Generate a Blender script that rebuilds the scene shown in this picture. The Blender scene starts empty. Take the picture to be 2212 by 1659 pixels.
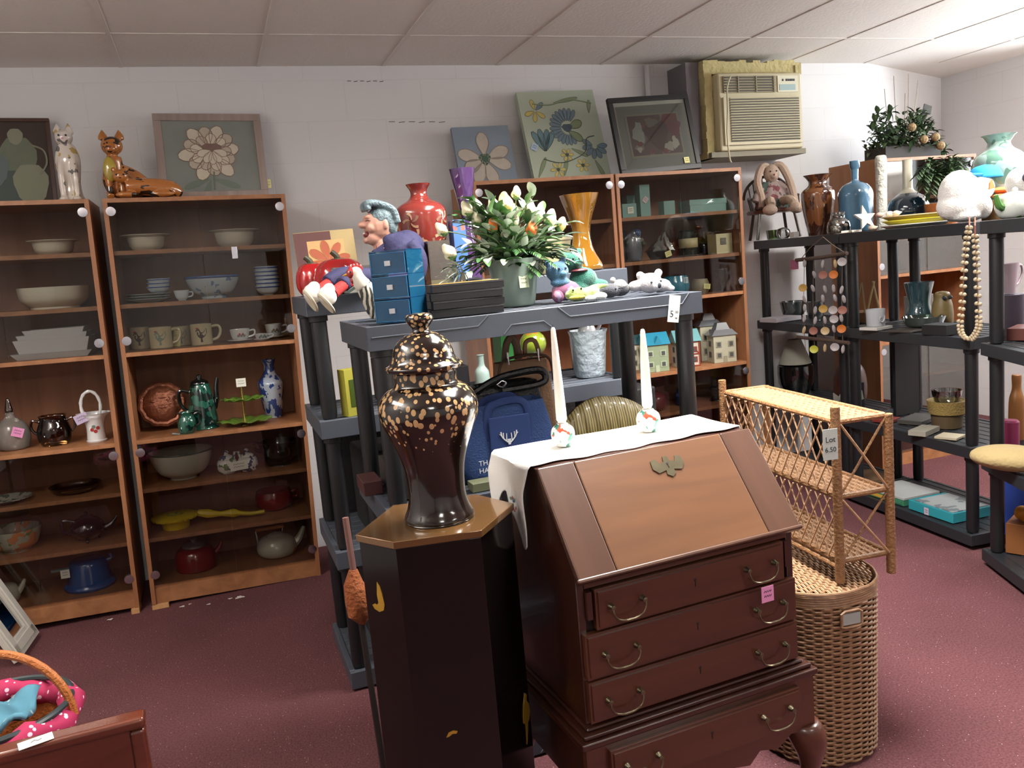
import bpy, math, random
import numpy as np
from mathutils import Matrix, Vector, Euler, noise
PI = math.pi
sc = bpy.context.scene
COL = sc.collection
rnd = random.Random(7)

# ---------------------------------------------------------------- camera
FP = 1800.0; CX = 1106.0; CY = 829.5; EYE = 1.41
_d = np.array([450 - CX, 625 - CY, FP]); _d /= np.linalg.norm(_d)
_n = np.cross(_d, np.array([1, -.0881, 0.])); _n /= np.linalg.norm(_n)
if _n[1] < 0: _n = -_n
_x = np.cross(_n, _d)
if _x[0] < 0: _x = -_x
RW = np.array([_x, _d, -_n])            # rows: world axes in camera axes (right, down, forward)
C0 = np.array([0, 0, EYE])
def fwd(p): return float((RW.T @ (np.array(p) - C0))[2])
def onYZ(px, Y, z):                      # the point at depth Y and height z seen in column px
    a = RW.T @ np.array([1., 0, 0]); b = RW.T @ (np.array([0, Y, z]) - C0)
    k = (px - CX) / FP
    X = (k * b[2] - b[0]) / (a[0] - k * a[2])
    return (X, Y, z)
def onXZ(px, X, z):
    a = RW.T @ np.array([0, 1., 0]); b = RW.T @ (np.array([X, 0, z]) - C0)
    k = (px - CX) / FP
    return (X, (k * b[2] - b[0]) / (a[0] - k * a[2]), z)
def rayY(px, py, Y):
    w = RW @ np.array([px - CX, py - CY, FP]); p = C0 + w * (Y / w[1]); return (float(p[0]), float(p[1]), float(p[2]))
def rayZ(px, py, z):
    w = RW @ np.array([px - CX, py - CY, FP]); p = C0 + w * ((z - EYE) / w[2]); return (float(p[0]), float(p[1]), float(p[2]))
cam = bpy.data.cameras.new('camera'); co = bpy.data.objects.new('camera', cam); COL.objects.link(co)
cam.sensor_width = 36; cam.lens = FP / 2212 * 36; cam.clip_start = .02
m = Matrix.Identity(4)
for i in range(3):
    m[i][0] = RW[i, 0]; m[i][1] = -RW[i, 1]; m[i][2] = -RW[i, 2]
m[2][3] = EYE
co.matrix_world = m
sc.camera = co

# ---------------------------------------------------------------- materials
def lin(h):
    h = h.lstrip('#'); c = [int(h[i:i+2], 16) / 255 for i in (0, 2, 4)]
    return tuple((x / 12.92 if x <= .04045 else ((x + .055) / 1.055) ** 2.4) for x in c) + (1,)
MC = {}
def newmat(n):
    M = bpy.data.materials.new(n); M.use_nodes = True
    nt = M.node_tree; b = nt.nodes['Principled BSDF']
    return M, nt, b
def mat(h, rough=.5, metal=0., coat=0., noise_=None, bump=None, h2=None, sheen=0, spec=None, trans=None):
    key = ('m', h, rough, metal, coat, noise_, bump, h2, sheen, spec)
    if key in MC: return MC[key]
    M, nt, b = newmat('mat_' + h.strip('#')); L = nt.links.new
    b.inputs['Base Color'].default_value = lin(h); b.inputs['Roughness'].default_value = rough
    b.inputs['Metallic'].default_value = metal; b.inputs['Coat Weight'].default_value = coat
    b.inputs['Coat Roughness'].default_value = .06
    if sheen: b.inputs['Sheen Weight'].default_value = sheen
    if spec is not None: b.inputs['Specular IOR Level'].default_value = spec
    if noise_ or bump: tc = nt.nodes.new('ShaderNodeTexCoord')
    if noise_:
        n = nt.nodes.new('ShaderNodeTexNoise'); n.inputs['Scale'].default_value = noise_[0]; n.inputs['Detail'].default_value = 4
        L(tc.outputs['Object'], n.inputs['Vector'])
        mx = nt.nodes.new('ShaderNodeMix'); mx.data_type = 'RGBA'
        c = lin(h); k = noise_[1]
        mx.inputs['A'].default_value = tuple(x * (1 - k) for x in c[:3]) + (1,)
        mx.inputs['B'].default_value = lin(h2) if h2 else tuple(min(1, x * (1 + k)) for x in c[:3]) + (1,)
        L(n.outputs['Fac'], mx.inputs['Factor']); L(mx.outputs['Result'], b.inputs['Base Color'])
    if bump:
        n = nt.nodes.new('ShaderNodeTexNoise'); n.inputs['Scale'].default_value = bump[0]; n.inputs['Detail'].default_value = 3
        L(tc.outputs['Object'], n.inputs['Vector'])
        bp = nt.nodes.new('ShaderNodeBump'); bp.inputs['Strength'].default_value = bump[1]; bp.inputs['Distance'].default_value = .01
        L(n.outputs['Fac'], bp.inputs['Height']); L(bp.outputs['Normal'], b.inputs['Normal'])
    MC[key] = M; return M
def spots(h, hs, scale, th, rough=.3, coat=.3, kind='noise', zr=None, h3=None, sc3=(1, 1, 1)):
    """painted pattern: colour hs where the texture passes th; zr=(z0,z1) keeps it between two heights"""
    key = ('s', h, hs, scale, th, rough, coat, kind, zr, h3, sc3)
    if key in MC: return MC[key]
    M, nt, b = newmat('glaze_' + h.strip('#')); L = nt.links.new
    tc = nt.nodes.new('ShaderNodeTexCoord'); mp = nt.nodes.new('ShaderNodeMapping'); mp.inputs['Scale'].default_value = sc3
    L(tc.outputs['Object'], mp.inputs['Vector'])
    if kind == 'noise':
        n = nt.nodes.new('ShaderNodeTexNoise'); n.inputs['Scale'].default_value = scale; n.inputs['Detail'].default_value = 2; out = n.outputs['Fac']
    elif kind == 'vor':
        n = nt.nodes.new('ShaderNodeTexVoronoi'); n.inputs['Scale'].default_value = scale; out = n.outputs['Distance']
    elif kind == 'edge':
        n = nt.nodes.new('ShaderNodeTexVoronoi'); n.feature = 'DISTANCE_TO_EDGE'; n.inputs['Scale'].default_value = scale; out = n.outputs['Distance']
    elif kind == 'wave':
        n = nt.nodes.new('ShaderNodeTexWave'); n.inputs['Scale'].default_value = scale; n.inputs['Distortion'].default_value = 3; n.inputs['Detail'].default_value = 2; out = n.outputs['Fac']
    L(mp.outputs['Vector'], n.inputs['Vector'])
    g = nt.nodes.new('ShaderNodeMath'); g.operation = 'LESS_THAN' if kind in ('vor', 'edge') else 'GREATER_THAN'
    L(out, g.inputs[0]); g.inputs[1].default_value = th
    fac = g.outputs[0]
    if zr:
        sp = nt.nodes.new('ShaderNodeSeparateXYZ'); L(tc.outputs['Object'], sp.inputs[0])
        a = nt.nodes.new('ShaderNodeMapRange'); a.inputs['From Min'].default_value = zr[0]; a.inputs['From Max'].default_value = zr[1]
        L(sp.outputs['Z'], a.inputs['Value'])
        if kind in ('vor', 'edge'):
            mu = nt.nodes.new('ShaderNodeMath'); mu.operation = 'MULTIPLY'; mu.inputs[0].default_value = th; L(a.outputs[0], mu.inputs[1]); L(mu.outputs[0], g.inputs[1])
        else:
            mu = nt.nodes.new('ShaderNodeMath'); mu.operation = 'MULTIPLY'; L(fac, mu.inputs[0]); L(a.outputs[0], mu.inputs[1]); fac = mu.outputs[0]
    mx = nt.nodes.new('ShaderNodeMix'); mx.data_type = 'RGBA'; mx.inputs['A'].default_value = lin(h); mx.inputs['B'].default_value = lin(hs)
    if h3:
        n3 = nt.nodes.new('ShaderNodeTexNoise'); n3.inputs['Scale'].default_value = scale * .45; L(tc.outputs['Object'], n3.inputs['Vector'])
        g3 = nt.nodes.new('ShaderNodeMath'); g3.operation = 'GREATER_THAN'; g3.inputs[1].default_value = .5; L(n3.outputs['Fac'], g3.inputs[0])
        m3 = nt.nodes.new('ShaderNodeMix'); m3.data_type = 'RGBA'; m3.inputs['A'].default_value = lin(hs); m3.inputs['B'].default_value = lin(h3)
        L(g3.outputs[0], m3.inputs['Factor']); L(m3.outputs['Result'], mx.inputs['B'])
    L(fac, mx.inputs['Factor']); L(mx.outputs['Result'], b.inputs['Base Color'])
    b.inputs['Roughness'].default_value = rough; b.inputs['Coat Weight'].default_value = coat; b.inputs['Coat Roughness'].default_value = .06
    MC[key] = M; return M
def glass(h='#ffffff', tint=.9, rough=.03, refl=1.0, body=0.):
    """thin glass: tinted see-through plus a fresnel sheen; body = share of frosted/coloured diffuse"""
    key = ('g', h, tint, rough, refl, body)
    if key in MC: return MC[key]
    M = bpy.data.materials.new('glass'); M.use_nodes = True; nt = M.node_tree; L = nt.links.new; nt.nodes.clear()
    out = nt.nodes.new('ShaderNodeOutputMaterial'); tr = nt.nodes.new('ShaderNodeBsdfTransparent'); gl = nt.nodes.new('ShaderNodeBsdfGlossy')
    c = lin(h); tr.inputs['Color'].default_value = tuple(x * tint for x in c[:3]) + (1,)
    gl.inputs['Roughness'].default_value = rough
    fr = nt.nodes.new('ShaderNodeFresnel'); fr.inputs['IOR'].default_value = 1.5
    ml = nt.nodes.new('ShaderNodeMath'); ml.operation = 'MULTIPLY'; ml.inputs[1].default_value = refl; L(fr.outputs[0], ml.inputs[0])
    mx = nt.nodes.new('ShaderNodeMixShader'); L(ml.outputs[0], mx.inputs[0]); L(gl.outputs[0], mx.inputs[2])
    base = tr.outputs[0]
    if body:
        df = nt.nodes.new('ShaderNodeBsdfDiffuse'); df.inputs['Color'].default_value = c
        m2 = nt.nodes.new('ShaderNodeMixShader'); m2.inputs[0].default_value = body; L(tr.outputs[0], m2.inputs[1]); L(df.outputs[0], m2.inputs[2]); base = m2.outputs[0]
    L(base, mx.inputs[1]); L(mx.outputs[0], out.inputs[0])
    MC[key] = M; return M
def wood(h1, h2, scale=6., rough=.4, coat=0., stretch=(1, 1, .08), det=5):
    key = ('w', h1, h2, scale, rough, coat, stretch)
    if key in MC: return MC[key]
    M, nt, b = newmat('wood_' + h1.strip('#')); L = nt.links.new
    tc = nt.nodes.new('ShaderNodeTexCoord'); mp = nt.nodes.new('ShaderNodeMapping'); mp.inputs['Scale'].default_value = stretch
    L(tc.outputs['Object'], mp.inputs['Vector'])
    n = nt.nodes.new('ShaderNodeTexNoise'); n.inputs['Scale'].default_value = scale * 6; n.inputs['Detail'].default_value = det; n.inputs['Distortion'].default_value = .6
    L(mp.outputs['Vector'], n.inputs['Vector'])
    mx = nt.nodes.new('ShaderNodeMix'); mx.data_type = 'RGBA'; mx.inputs['A'].default_value = lin(h1); mx.inputs['B'].default_value = lin(h2)
    mr = nt.nodes.new('ShaderNodeMapRange'); mr.inputs['From Min'].default_value = .3; mr.inputs['From Max'].default_value = .7
    L(n.outputs['Fac'], mr.inputs['Value']); L(mr.outputs[0], mx.inputs['Factor']); L(mx.outputs['Result'], b.inputs['Base Color'])
    b.inputs['Roughness'].default_value = rough; b.inputs['Coat Weight'].default_value = coat; b.inputs['Coat Roughness'].default_value = .08
    bp = nt.nodes.new('ShaderNodeBump'); bp.inputs['Strength'].default_value = .08; L(n.outputs['Fac'], bp.inputs['Height']); L(bp.outputs['Normal'], b.inputs['Normal'])
    MC[key] = M; return M
def emit(h, s):
    key = ('e', h, s)
    if key in MC: return MC[key]
    M, nt, b = newmat('lamp_glow'); b.inputs['Emission Color'].default_value = lin(h); b.inputs['Emission Strength'].default_value = s
    b.inputs['Base Color'].default_value = lin(h); MC[key] = M; return M

# ---------------------------------------------------------------- mesh builder
def T(x=0, y=0, z=0): return Matrix.Translation((x, y, z))
def RX(a): return Matrix.Rotation(math.radians(a), 4, 'X')
def RY(a): return Matrix.Rotation(math.radians(a), 4, 'Y')
def RZ(a): return Matrix.Rotation(math.radians(a), 4, 'Z')
def SC(x, y=None, z=None):
    y = x if y is None else y; z = x if z is None else z
    return Matrix.Diagonal((x, y, z, 1))
def smooth(prof, n=5):
    """Catmull-Rom through the points of a profile"""
    P = [prof[0]] + list(prof) + [prof[-1]]; out = []
    for i in range(1, len(P) - 2):
        a, b, c, d = [np.array(q, float) for q in (P[i-1], P[i], P[i+1], P[i+2])]
        for k in range(n):
            t = k / n
            q = .5 * (2*b + (c-a)*t + (2*a-5*b+4*c-d)*t*t + (3*b-a-3*c+d)*t**3)
            out.append(tuple(q))
    out.append(tuple(prof[-1])); z_ = [q[1] for q in prof]; return [(max(0, o[0]), min(max(o[1], min(z_)), max(z_))) for o in out]
def crv(pts, n=6):
    P = [pts[0]] + list(pts) + [pts[-1]]; out = []
    for i in range(1, len(P) - 2):
        a, b, c, d = [np.array(q, float) for q in (P[i-1], P[i], P[i+1], P[i+2])]
        for k in range(n):
            t = k / n
            out.append(tuple(.5 * (2*b + (c-a)*t + (2*a-5*b+4*c-d)*t*t + (3*b-a-3*c+d)*t**3)))
    out.append(tuple(pts[-1])); return out
class MB:
    def __init__(s): s.v = []; s.f = []; s.m = []; s.mats = []; s.S = Matrix.Identity(4)
    def add(s, vs, fs, mt, M=None):
        if mt not in s.mats: s.mats.append(mt)
        k = s.mats.index(mt); o = len(s.v)
        X = s.S @ M if M is not None else s.S
        s.v += [tuple(X @ Vector(p)) for p in vs]
        flip = X.to_3x3().determinant() < 0
        for f in fs:
            f = [i + o for i in f]
            s.f.append(f[::-1] if flip else f); s.m.append(k)
        return s
    def box(s, c, d, mt, M=None):
        x, y, z = [q / 2 for q in d]
        vs = [(c[0]+i*x, c[1]+j*y, c[2]+k*z) for i in (-1, 1) for j in (-1, 1) for k in (-1, 1)]
        return s.add(vs, [(0,1,3,2),(4,6,7,5),(0,4,5,1),(2,3,7,6),(0,2,6,4),(1,5,7,3)], mt, M)
    def bx(s, x0, x1, y0, y1, z0, z1, mt, M=None):
        return s.box(((x0+x1)/2, (y0+y1)/2, (z0+z1)/2), (x1-x0, y1-y0, z1-z0), mt, M)
    def lathe(s, prof, mt, c=(0,0,0), seg=28, sx=1, sy=1, M=None, wob=None):
        vs = []; fs = []; rings = []
        for r, z in prof:
            if r <= 1e-7: rings.append([len(vs)]); vs.append((c[0], c[1], c[2]+z))
            else:
                ring = []
                for i in range(seg):
                    a = 2*PI*i/seg; rr = r * (wob(a, z) if wob else 1)
                    ring.append(len(vs)); vs.append((c[0]+rr*sx*math.cos(a), c[1]+rr*sy*math.sin(a), c[2]+z))
                rings.append(ring)
        for a, b in zip(rings, rings[1:]):
            if len(a) == 1 and len(b) == 1: continue
            for i in range(seg):
                j = (i+1) % seg
                if len(a) == 1: fs.append((a[0], b[j], b[i]))
                elif len(b) == 1: fs.append((a[i], a[j], b[0]))
                else: fs.append((a[i], a[j], b[j], b[i]))
        return s.add(vs, fs, mt, M)
    def ball(s, c, r, mt, M=None, seg=16, rings=10):
        if not hasattr(r, '__len__'): r = (r, r, r)
        prof = [(math.sin(PI*k/rings), -math.cos(PI*k/rings)) for k in range(rings+1)]
        prof[0] = (0, -1); prof[-1] = (0, 1)
        X = T(*c) @ (M if M is not None else Matrix.Identity(4)) @ SC(*r)
        return s.lathe(prof, mt, seg=seg, M=X)
    def tube(s, pts, r, mt, seg=8, closed=False, M=None, cap=True):
        P = [Vector(p) for p in pts]; n = len(P)
        R = r if hasattr(r, '__len__') else [r]*n
        vs = []; fs = []; prev = None
        for i in range(n):
            if closed: t = P[(i+1) % n] - P[i-1]
            else: t = P[min(i+1, n-1)] - P[max(i-1, 0)]
            if t.length < 1e-9: t = Vector((0,0,1))
            t.normalize()
            if prev is None:
                u = t.orthogonal().normalized()
            else:
                u = (prev - t * prev.dot(t))
                u = u.normalized() if u.length > 1e-6 else t.orthogonal().normalized()
            prev = u; w = t.cross(u)
            for k in range(seg):
                a = 2*PI*k/seg; vs.append(tuple(P[i] + (u*math.cos(a) + w*math.sin(a)) * R[i]))
        for i in range(n if closed else n-1):
            j = (i+1) % n
            for k in range(seg):
                l = (k+1) % seg; fs.append((i*seg+k, i*seg+l, j*seg+l, j*seg+k))
        if not closed and cap: fs += [tuple(range(seg))[::-1], tuple((n-1)*seg+k for k in range(seg))]
        return s.add(vs, fs, mt, M)
    def prism(s, poly, z0, z1, mt, M=None):
        n = len(poly); ar = sum(poly[i-1][0]*poly[i][1]-poly[i][0]*poly[i-1][1] for i in range(n))
        if ar < 0: poly = poly[::-1]
        if z1 < z0: z0, z1 = z1, z0
        vs = [(x, y, z0) for x, y in poly] + [(x, y, z1) for x, y in poly]
        fs = [tuple(range(n))[::-1], tuple(range(n, 2*n))] + [(i, (i+1) % n, n+(i+1) % n, n+i) for i in range(n)]
        return s.add(vs, fs, mt, M)
    def sheet(s, fn, nu, nv, mt, M=None, cu=False):
        vs = [fn(i/nu, j/nv) for i in range(nu+1) for j in range(nv+1)]; fs = []
        for i in range(nu):
            for j in range(nv):
                a = i*(nv+1)+j; fs.append((a, a+nv+1, a+nv+2, a+1))
        return s.add(vs, fs, mt, M)
    def cyl(s, poly, R, mt, e=.0006, M=None, zc=0, a0=-90, cut=6):
        """a painted patch wrapped on a cylinder of radius R (number or function of z), u = arc length, v = height"""
        n = len(poly); c = (sum(p[0] for p in poly)/n, sum(p[1] for p in poly)/n)
        def w(u, v):
            r = (R(v) if callable(R) else R) + e; a = math.radians(a0) + u / max(r, 1e-6)
            return (r*math.cos(a), r*math.sin(a), zc+v)
        vs = [w(*c)] + [w(*p) for p in poly]
        return s.add(vs, [(0, 1+i, 1+(i+1) % n) for i in range(n)], mt, M)
def props(o, label=None, cat=None, group=None, kind=None):
    if label: o['label'] = label
    if cat: o['category'] = cat
    if group: o['group'] = group
    if kind: o['kind'] = kind
    return o
def obj(name, mb, parent=None, M=None, label=None, cat=None, group=None, kind=None, ang=35, bev=0, bseg=2, remesh=0, solid=0, sub=0):
    me = bpy.data.meshes.new(name); me.from_pydata(mb.v, [], mb.f)
    for mt in mb.mats: me.materials.append(mt)
    me.polygons.foreach_set('material_index', mb.m)
    if ang: 
        me.polygons.foreach_set('use_smooth', [True]*len(me.polygons))
        me.update(); me.set_sharp_from_angle(angle=math.radians(ang))
    me.validate(); me.update()
    o = bpy.data.objects.new(name, me); COL.objects.link(o)
    if parent: o.parent = parent
    if M is not None: o.matrix_basis = M
    if solid: q = o.modifiers.new('s', 'SOLIDIFY'); q.thickness = solid; q.offset = 0
    if remesh:
        q = o.modifiers.new('r', 'REMESH'); q.mode = 'VOXEL'; q.voxel_size = remesh; q.use_smooth_shade = True
        q = o.modifiers.new('s', 'SMOOTH'); q.iterations = 4
    if bev: q = o.modifiers.new('b', 'BEVEL'); q.width = bev; q.segments = bseg; q.limit_method = 'ANGLE'; q.angle_limit = math.radians(50); q.use_clamp_overlap = True; q.harden_normals = True
    if sub: q = o.modifiers.new('u', 'SUBSURF'); q.levels = sub; q.render_levels = sub
    return props(o, label, cat, group, kind)
def thing(name, M, label, cat, group=None, kind=None):
    o = bpy.data.objects.new(name, None); COL.objects.link(o); o.empty_display_size = .05
    o.matrix_basis = M; return props(o, label, cat, group, kind)
def dup(root, M, label=None, group=None):
    r = root.copy(); COL.objects.link(r); r.matrix_basis = M
    if label: r['label'] = label
    if group: r['group'] = group
    for ch in list(root.children):
        c = ch.copy(); COL.objects.link(c); c.parent = r
        for g in list(ch.children):
            d = g.copy(); COL.objects.link(d); d.parent = c
    return r
def text(name, body, size, parent, M, mt, ex=.0003):
    cu = bpy.data.curves.new(name, 'FONT'); cu.body = body; cu.size = size; cu.extrude = ex; cu.align_x = 'CENTER'; cu.align_y = 'CENTER'
    tmp = bpy.data.objects.new('tmp_text', cu); COL.objects.link(tmp)
    bpy.context.view_layer.update()
    me = bpy.data.meshes.new_from_object(tmp.evaluated_get(bpy.context.evaluated_depsgraph_get()))
    bpy.data.objects.remove(tmp); me.materials.clear(); me.materials.append(mt)
    o = bpy.data.objects.new(name, me); COL.objects.link(o); o.parent = parent; o.matrix_basis = M
    return o
PAPER = mat('#e4e4d8', .8); INK = mat('#20242c', .7); PINK = mat('#d58ab8', .8); YEL = mat('#e0dc9a', .8)
def ptag(parent, c, w, h, mt=None, rz=0, rx=0, ry=0, txt=None, label=None, line=True):
    """a small paper price tag facing -Y, with its pen scribble in the same mesh"""
    b = MB(); b.box((0, 0, 0), (w, .0012, h), mt or PAPER)
    if line and not txt:
        for k, zz in enumerate((.18, -.12)):
            p = [(-w*.3 + w*.6*i/7, -.0009, h*(zz + (.07 if i % 2 else -.05))) for i in range(8)]
            b.tube(p, min(w, h)*.025, INK, seg=4)
    o = obj('price_tag', b, parent, T(*c) @ RZ(rz) @ RY(ry) @ RX(rx), label=label)
    if txt:
        for s_, sz, dx, dz in txt: text('writing', s_, sz, o, T(dx, -.0009, dz) @ RX(90), INK)
    return o

# ---------------------------------------------------------------- room
def carpet():
    M, nt, b = newmat('carpet'); L = nt.links.new
    tc = nt.nodes.new('ShaderNodeTexCoord')
    def nz(s, d=3):
        n = nt.nodes.new('ShaderNodeTexNoise'); n.inputs['Scale'].default_value = s; n.inputs['Detail'].default_value = d; L(tc.outputs['Object'], n.inputs['Vector']); return n
    a = nz(2.2); f = nz(160, 2)
    mx = nt.nodes.new('ShaderNodeMix'); mx.data_type = 'RGBA'; mx.inputs['A'].default_value = lin('#573a3b'); mx.inputs['B'].default_value = lin('#74494e')
    L(a.outputs['Fac'], mx.inputs['Factor'])
    m2 = nt.nodes.new('ShaderNodeMix'); m2.data_type = 'RGBA'; m2.blend_type = 'MULTIPLY'; m2.inputs['Factor'].default_value = .55
    rr = nt.nodes.new('ShaderNodeMapRange'); rr.inputs['From Min'].default_value = .35; rr.inputs['From Max'].default_value = .65; rr.inputs['To Min'].default_value = .45; rr.inputs['To Max'].default_value = 1.25
    L(f.outputs['Fac'], rr.inputs['Value']); L(mx.outputs['Result'], m2.inputs['A']); L(rr.outputs[0], m2.inputs['B'])
    v = nt.nodes.new('ShaderNodeTexVoronoi'); v.inputs['Scale'].default_value = 55; L(tc.outputs['Object'], v.inputs['Vector'])
    g = nt.nodes.new('ShaderNodeMath'); g.operation = 'LESS_THAN'; g.inputs[1].default_value = .07; L(v.outputs['Distance'], g.inputs[0])
    m3 = nt.nodes.new('ShaderNodeMix'); m3.data_type = 'RGBA'; m3.inputs['B'].default_value = lin('#c0a8a0')
    L(g.outputs[0], m3.inputs['Factor']); L(m2.outputs['Result'], m3.inputs['A']); L(m3.outputs['Result'], b.inputs['Base Color'])
    b.inputs['Roughness'].default_value = .95; b.inputs['Specular IOR Level'].default_value = .1
    bp = nt.nodes.new('ShaderNodeBump'); bp.inputs['Strength'].default_value = .5; bp.inputs['Distance'].default_value = .004; L(f.outputs['Fac'], bp.inputs['Height']); L(bp.outputs['Normal'], b.inputs['Normal'])
    return M
def blockwall(h='#c9c9cc'):
    M, nt, b = newmat('painted_block'); L = nt.links.new
    tc = nt.nodes.new('ShaderNodeTexCoord'); sp = nt.nodes.new('ShaderNodeSeparateXYZ'); cb = nt.nodes.new('ShaderNodeCombineXYZ')
    L(tc.outputs['Object'], sp.inputs[0])
    ad = nt.nodes.new('ShaderNodeMath'); ad.operation = 'ADD'; L(sp.outputs['X'], ad.inputs[0]); L(sp.outputs['Y'], ad.inputs[1])
    L(ad.outputs[0], cb.inputs[0]); L(sp.outputs['Z'], cb.inputs[1])
    br = nt.nodes.new('ShaderNodeTexBrick'); br.inputs['Scale'].default_value = 1; br.inputs['Mortar Size'].default_value = .004; br.inputs['Mortar Smooth'].default_value = .8
    br.inputs['Brick Width'].default_value = .4; br.inputs['Row Height'].default_value = .2; L(cb.outputs[0], br.inputs['Vector'])
    c = lin(h); br.inputs['Color1'].default_value = c; br.inputs['Color2'].default_value = c; br.inputs['Mortar'].default_value = tuple(x*.95 for x in c[:3]) + (1,)
    L(br.outputs['Color'], b.inputs['Base Color']); b.inputs['Roughness'].default_value = .6
    n = nt.nodes.new('ShaderNodeTexNoise'); n.inputs['Scale'].default_value = 90; L(tc.outputs['Object'], n.inputs['Vector'])
    m_ = nt.nodes.new('ShaderNodeMath'); m_.operation = 'MULTIPLY_ADD'; m_.inputs[1].default_value = -1.; L(br.outputs['Fac'], m_.inputs[0])
    q = nt.nodes.new('ShaderNodeMath'); q.operation = 'MULTIPLY'; q.inputs[1].default_value = .25; L(n.outputs['Fac'], q.inputs[0]); L(q.outputs[0], m_.inputs[2])
    bp = nt.nodes.new('ShaderNodeBump'); bp.inputs['Strength'].default_value = .14; bp.inputs['Distance'].default_value = .004; L(m_.outputs[0], bp.inputs['Height']); L(bp.outputs['Normal'], b.inputs['Normal'])
    return M
WALLM = blockwall('#dcdcde'); WP = mat('#c8c8c8', .7)
CE = 2.46; XL, XR, YB, YF = -1.9, 5.23, 4.42, -2.6
b = MB(); b.bx(XL-.1, XR+.1, YF-.1, 5.1, -.1, 0, carpet()); obj('floor', b, kind='structure')
tile = mat('#ded8d2', .9, noise_=(30, .03), bump=(60, .15))
b = MB(); b.bx(XL-.1, XR+.1, YF-.1, 5.1, CE+.01, CE+.08, tile)
bar = mat('#d8d2cc', .8)
k = -.247 - 2*.622
while k < XR:
    if k > XL: b.bx(k-.009, k+.009, YF, YB-.005, CE+.0065, CE+.012, bar)
    k += .622
for Y in (3.87, 2.65, 1.43, .21, -1.01): b.bx(XL, XR, Y-.009, Y+.009, CE+.007, CE+.0115, bar)
obj('ceiling', b, kind='structure', ang=0)
b = MB(); b.bx(XL-.1, 4.13, YB, YB+.1, 0, CE+.02, WALLM)
dk = mat('#3c3836', .9)
for x0, y0, L_ in ((750, 175, 84), (840, 263, 130)):      # settlement cracks in the paint
    for q in range(6):
        p = rayY(x0 + L_*q/6, y0 + (1.5 if q % 2 else 0), YB-.0015); r_ = rayY(x0 + L_*(q+.6)/6, y0, YB-.0015)
        b.tube([p, r_], .0018, dk, seg=4)
obj('wall_back', b, kind='structure')
b = MB()
b.add([(4.13, YB, 0), (5.24, 4.88, 0), (5.24, 4.88, CE+.02), (4.13, YB, CE+.02), (4.13, YB+.1, 0), (5.24, 4.98, 0), (5.24, 4.98, CE+.02), (4.13, YB+.1, CE+.02)],
      [(0,1,2,3), (5,4,7,6), (0,4,5,1), (3,2,6,7), (0,3,7,4), (1,5,6,2)], WALLM)
obj('wall_back_right', b, kind='structure')
b = MB()
wy0, wy1, wz0, wz1 = 2.5, 4.12, 1.55, 2.35
b.bx(XR, XR+.1, YF, wy0, 0, CE+.02, WALLM); b.bx(XR, XR+.1, wy1, 5.0, 0, CE+.02, WALLM)
b.bx(XR, XR+.1, wy0, wy1, 0, wz0, WALLM); b.bx(XR, XR+.1, wy0, wy1, wz1, CE+.02, WALLM)
obj('wall_right', b, kind='structure')
b = MB(); b.bx(XL-.1, XL, YF, YB+.1, 0, CE+.02, WP); obj('wall_left', b, kind='structure')
b = MB(); b.bx(XL-.1, XR+.1, YF-.1, YF, 0, CE+.02, WP); obj('wall_front', b, kind='structure')
b = MB(); fr = mat('#d8d8d6', .4)
for y in (wy0, (wy0+wy1)/2, wy1): b.bx(XR-.01, XR+.06, y-.03, y+.03, wz0-.03, wz1+.03, fr)
for z in (wz0, wz1): b.bx(XR-.01, XR+.06, wy0, wy1, z-.03, z+.03, fr)
b.bx(XR+.05, XR+.055, wy0, wy1, wz0, wz1, glass())
obj('window_1', b, kind='structure')

# ---------------------------------------------------------------- light
def area(name, loc, rot, sx, sy, power, col=(1, 1, 1), spread=180):
    l = bpy.data.lights.new(name, 'AREA'); l.shape = 'RECTANGLE'; l.size = sx; l.size_y = sy; l.energy = power; l.color = col; l.spread = math.radians(spread)
    o = bpy.data.objects.new(name, l); COL.objects.link(o); o.location = loc; o.rotation_euler = rot; return o
area('window_daylight', (XR+.14, (wy0+wy1)/2, (wz0+wz1)/2), (0, PI/2, 0), .75, 1.6, 80, (.85, .93, 1))
def troffer(x, y, power, lab, spread=150, sx=.55, sy=1.15, col=(1, .97, .93)):
    t = thing('ceiling_light', T(x, y, CE-.004), lab, 'ceiling light', 'ceiling lights')
    f_ = MB()
    w, h = sx/2+.025, sy/2+.025
    for a in (-1, 1):
        f_.box((a*w, 0, -.012), (.02, 2*h+.02, .02), fr); f_.box((0, a*h, -.012), (2*w, .02, .02), fr)
    obj('frame', f_, t)
    l_ = MB(); l_.box((0, 0, -.006), (sx, sy, .004), emit('#fff6ea', 6)); obj('diffuser', l_, t)
    area('ceiling_lamp', (x, y, CE-.022), (0, 0, 0), sx*.96, sy*.96, power, col, spread)
troffer(1.31, 2.0, 84, 'ceiling light over the desk and the grey shelves', spread=140)
troffer(3.48, 2.0, 80, 'ceiling light over the right hand black shelves', spread=170)
troffer(-1.18, 2.2, 12, 'added ceiling fill light to the left, over the far left cabinet', spread=170)  # unseen light, added to lift the left side
troffer(.06, -1.3, 24, 'added ceiling fill light behind the camera, towards the left', spread=170)  # both rear lights are unseen, added as room fill
troffer(2.55, -1.3, 24, 'added ceiling fill light behind the camera, towards the right', spread=170)
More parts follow.
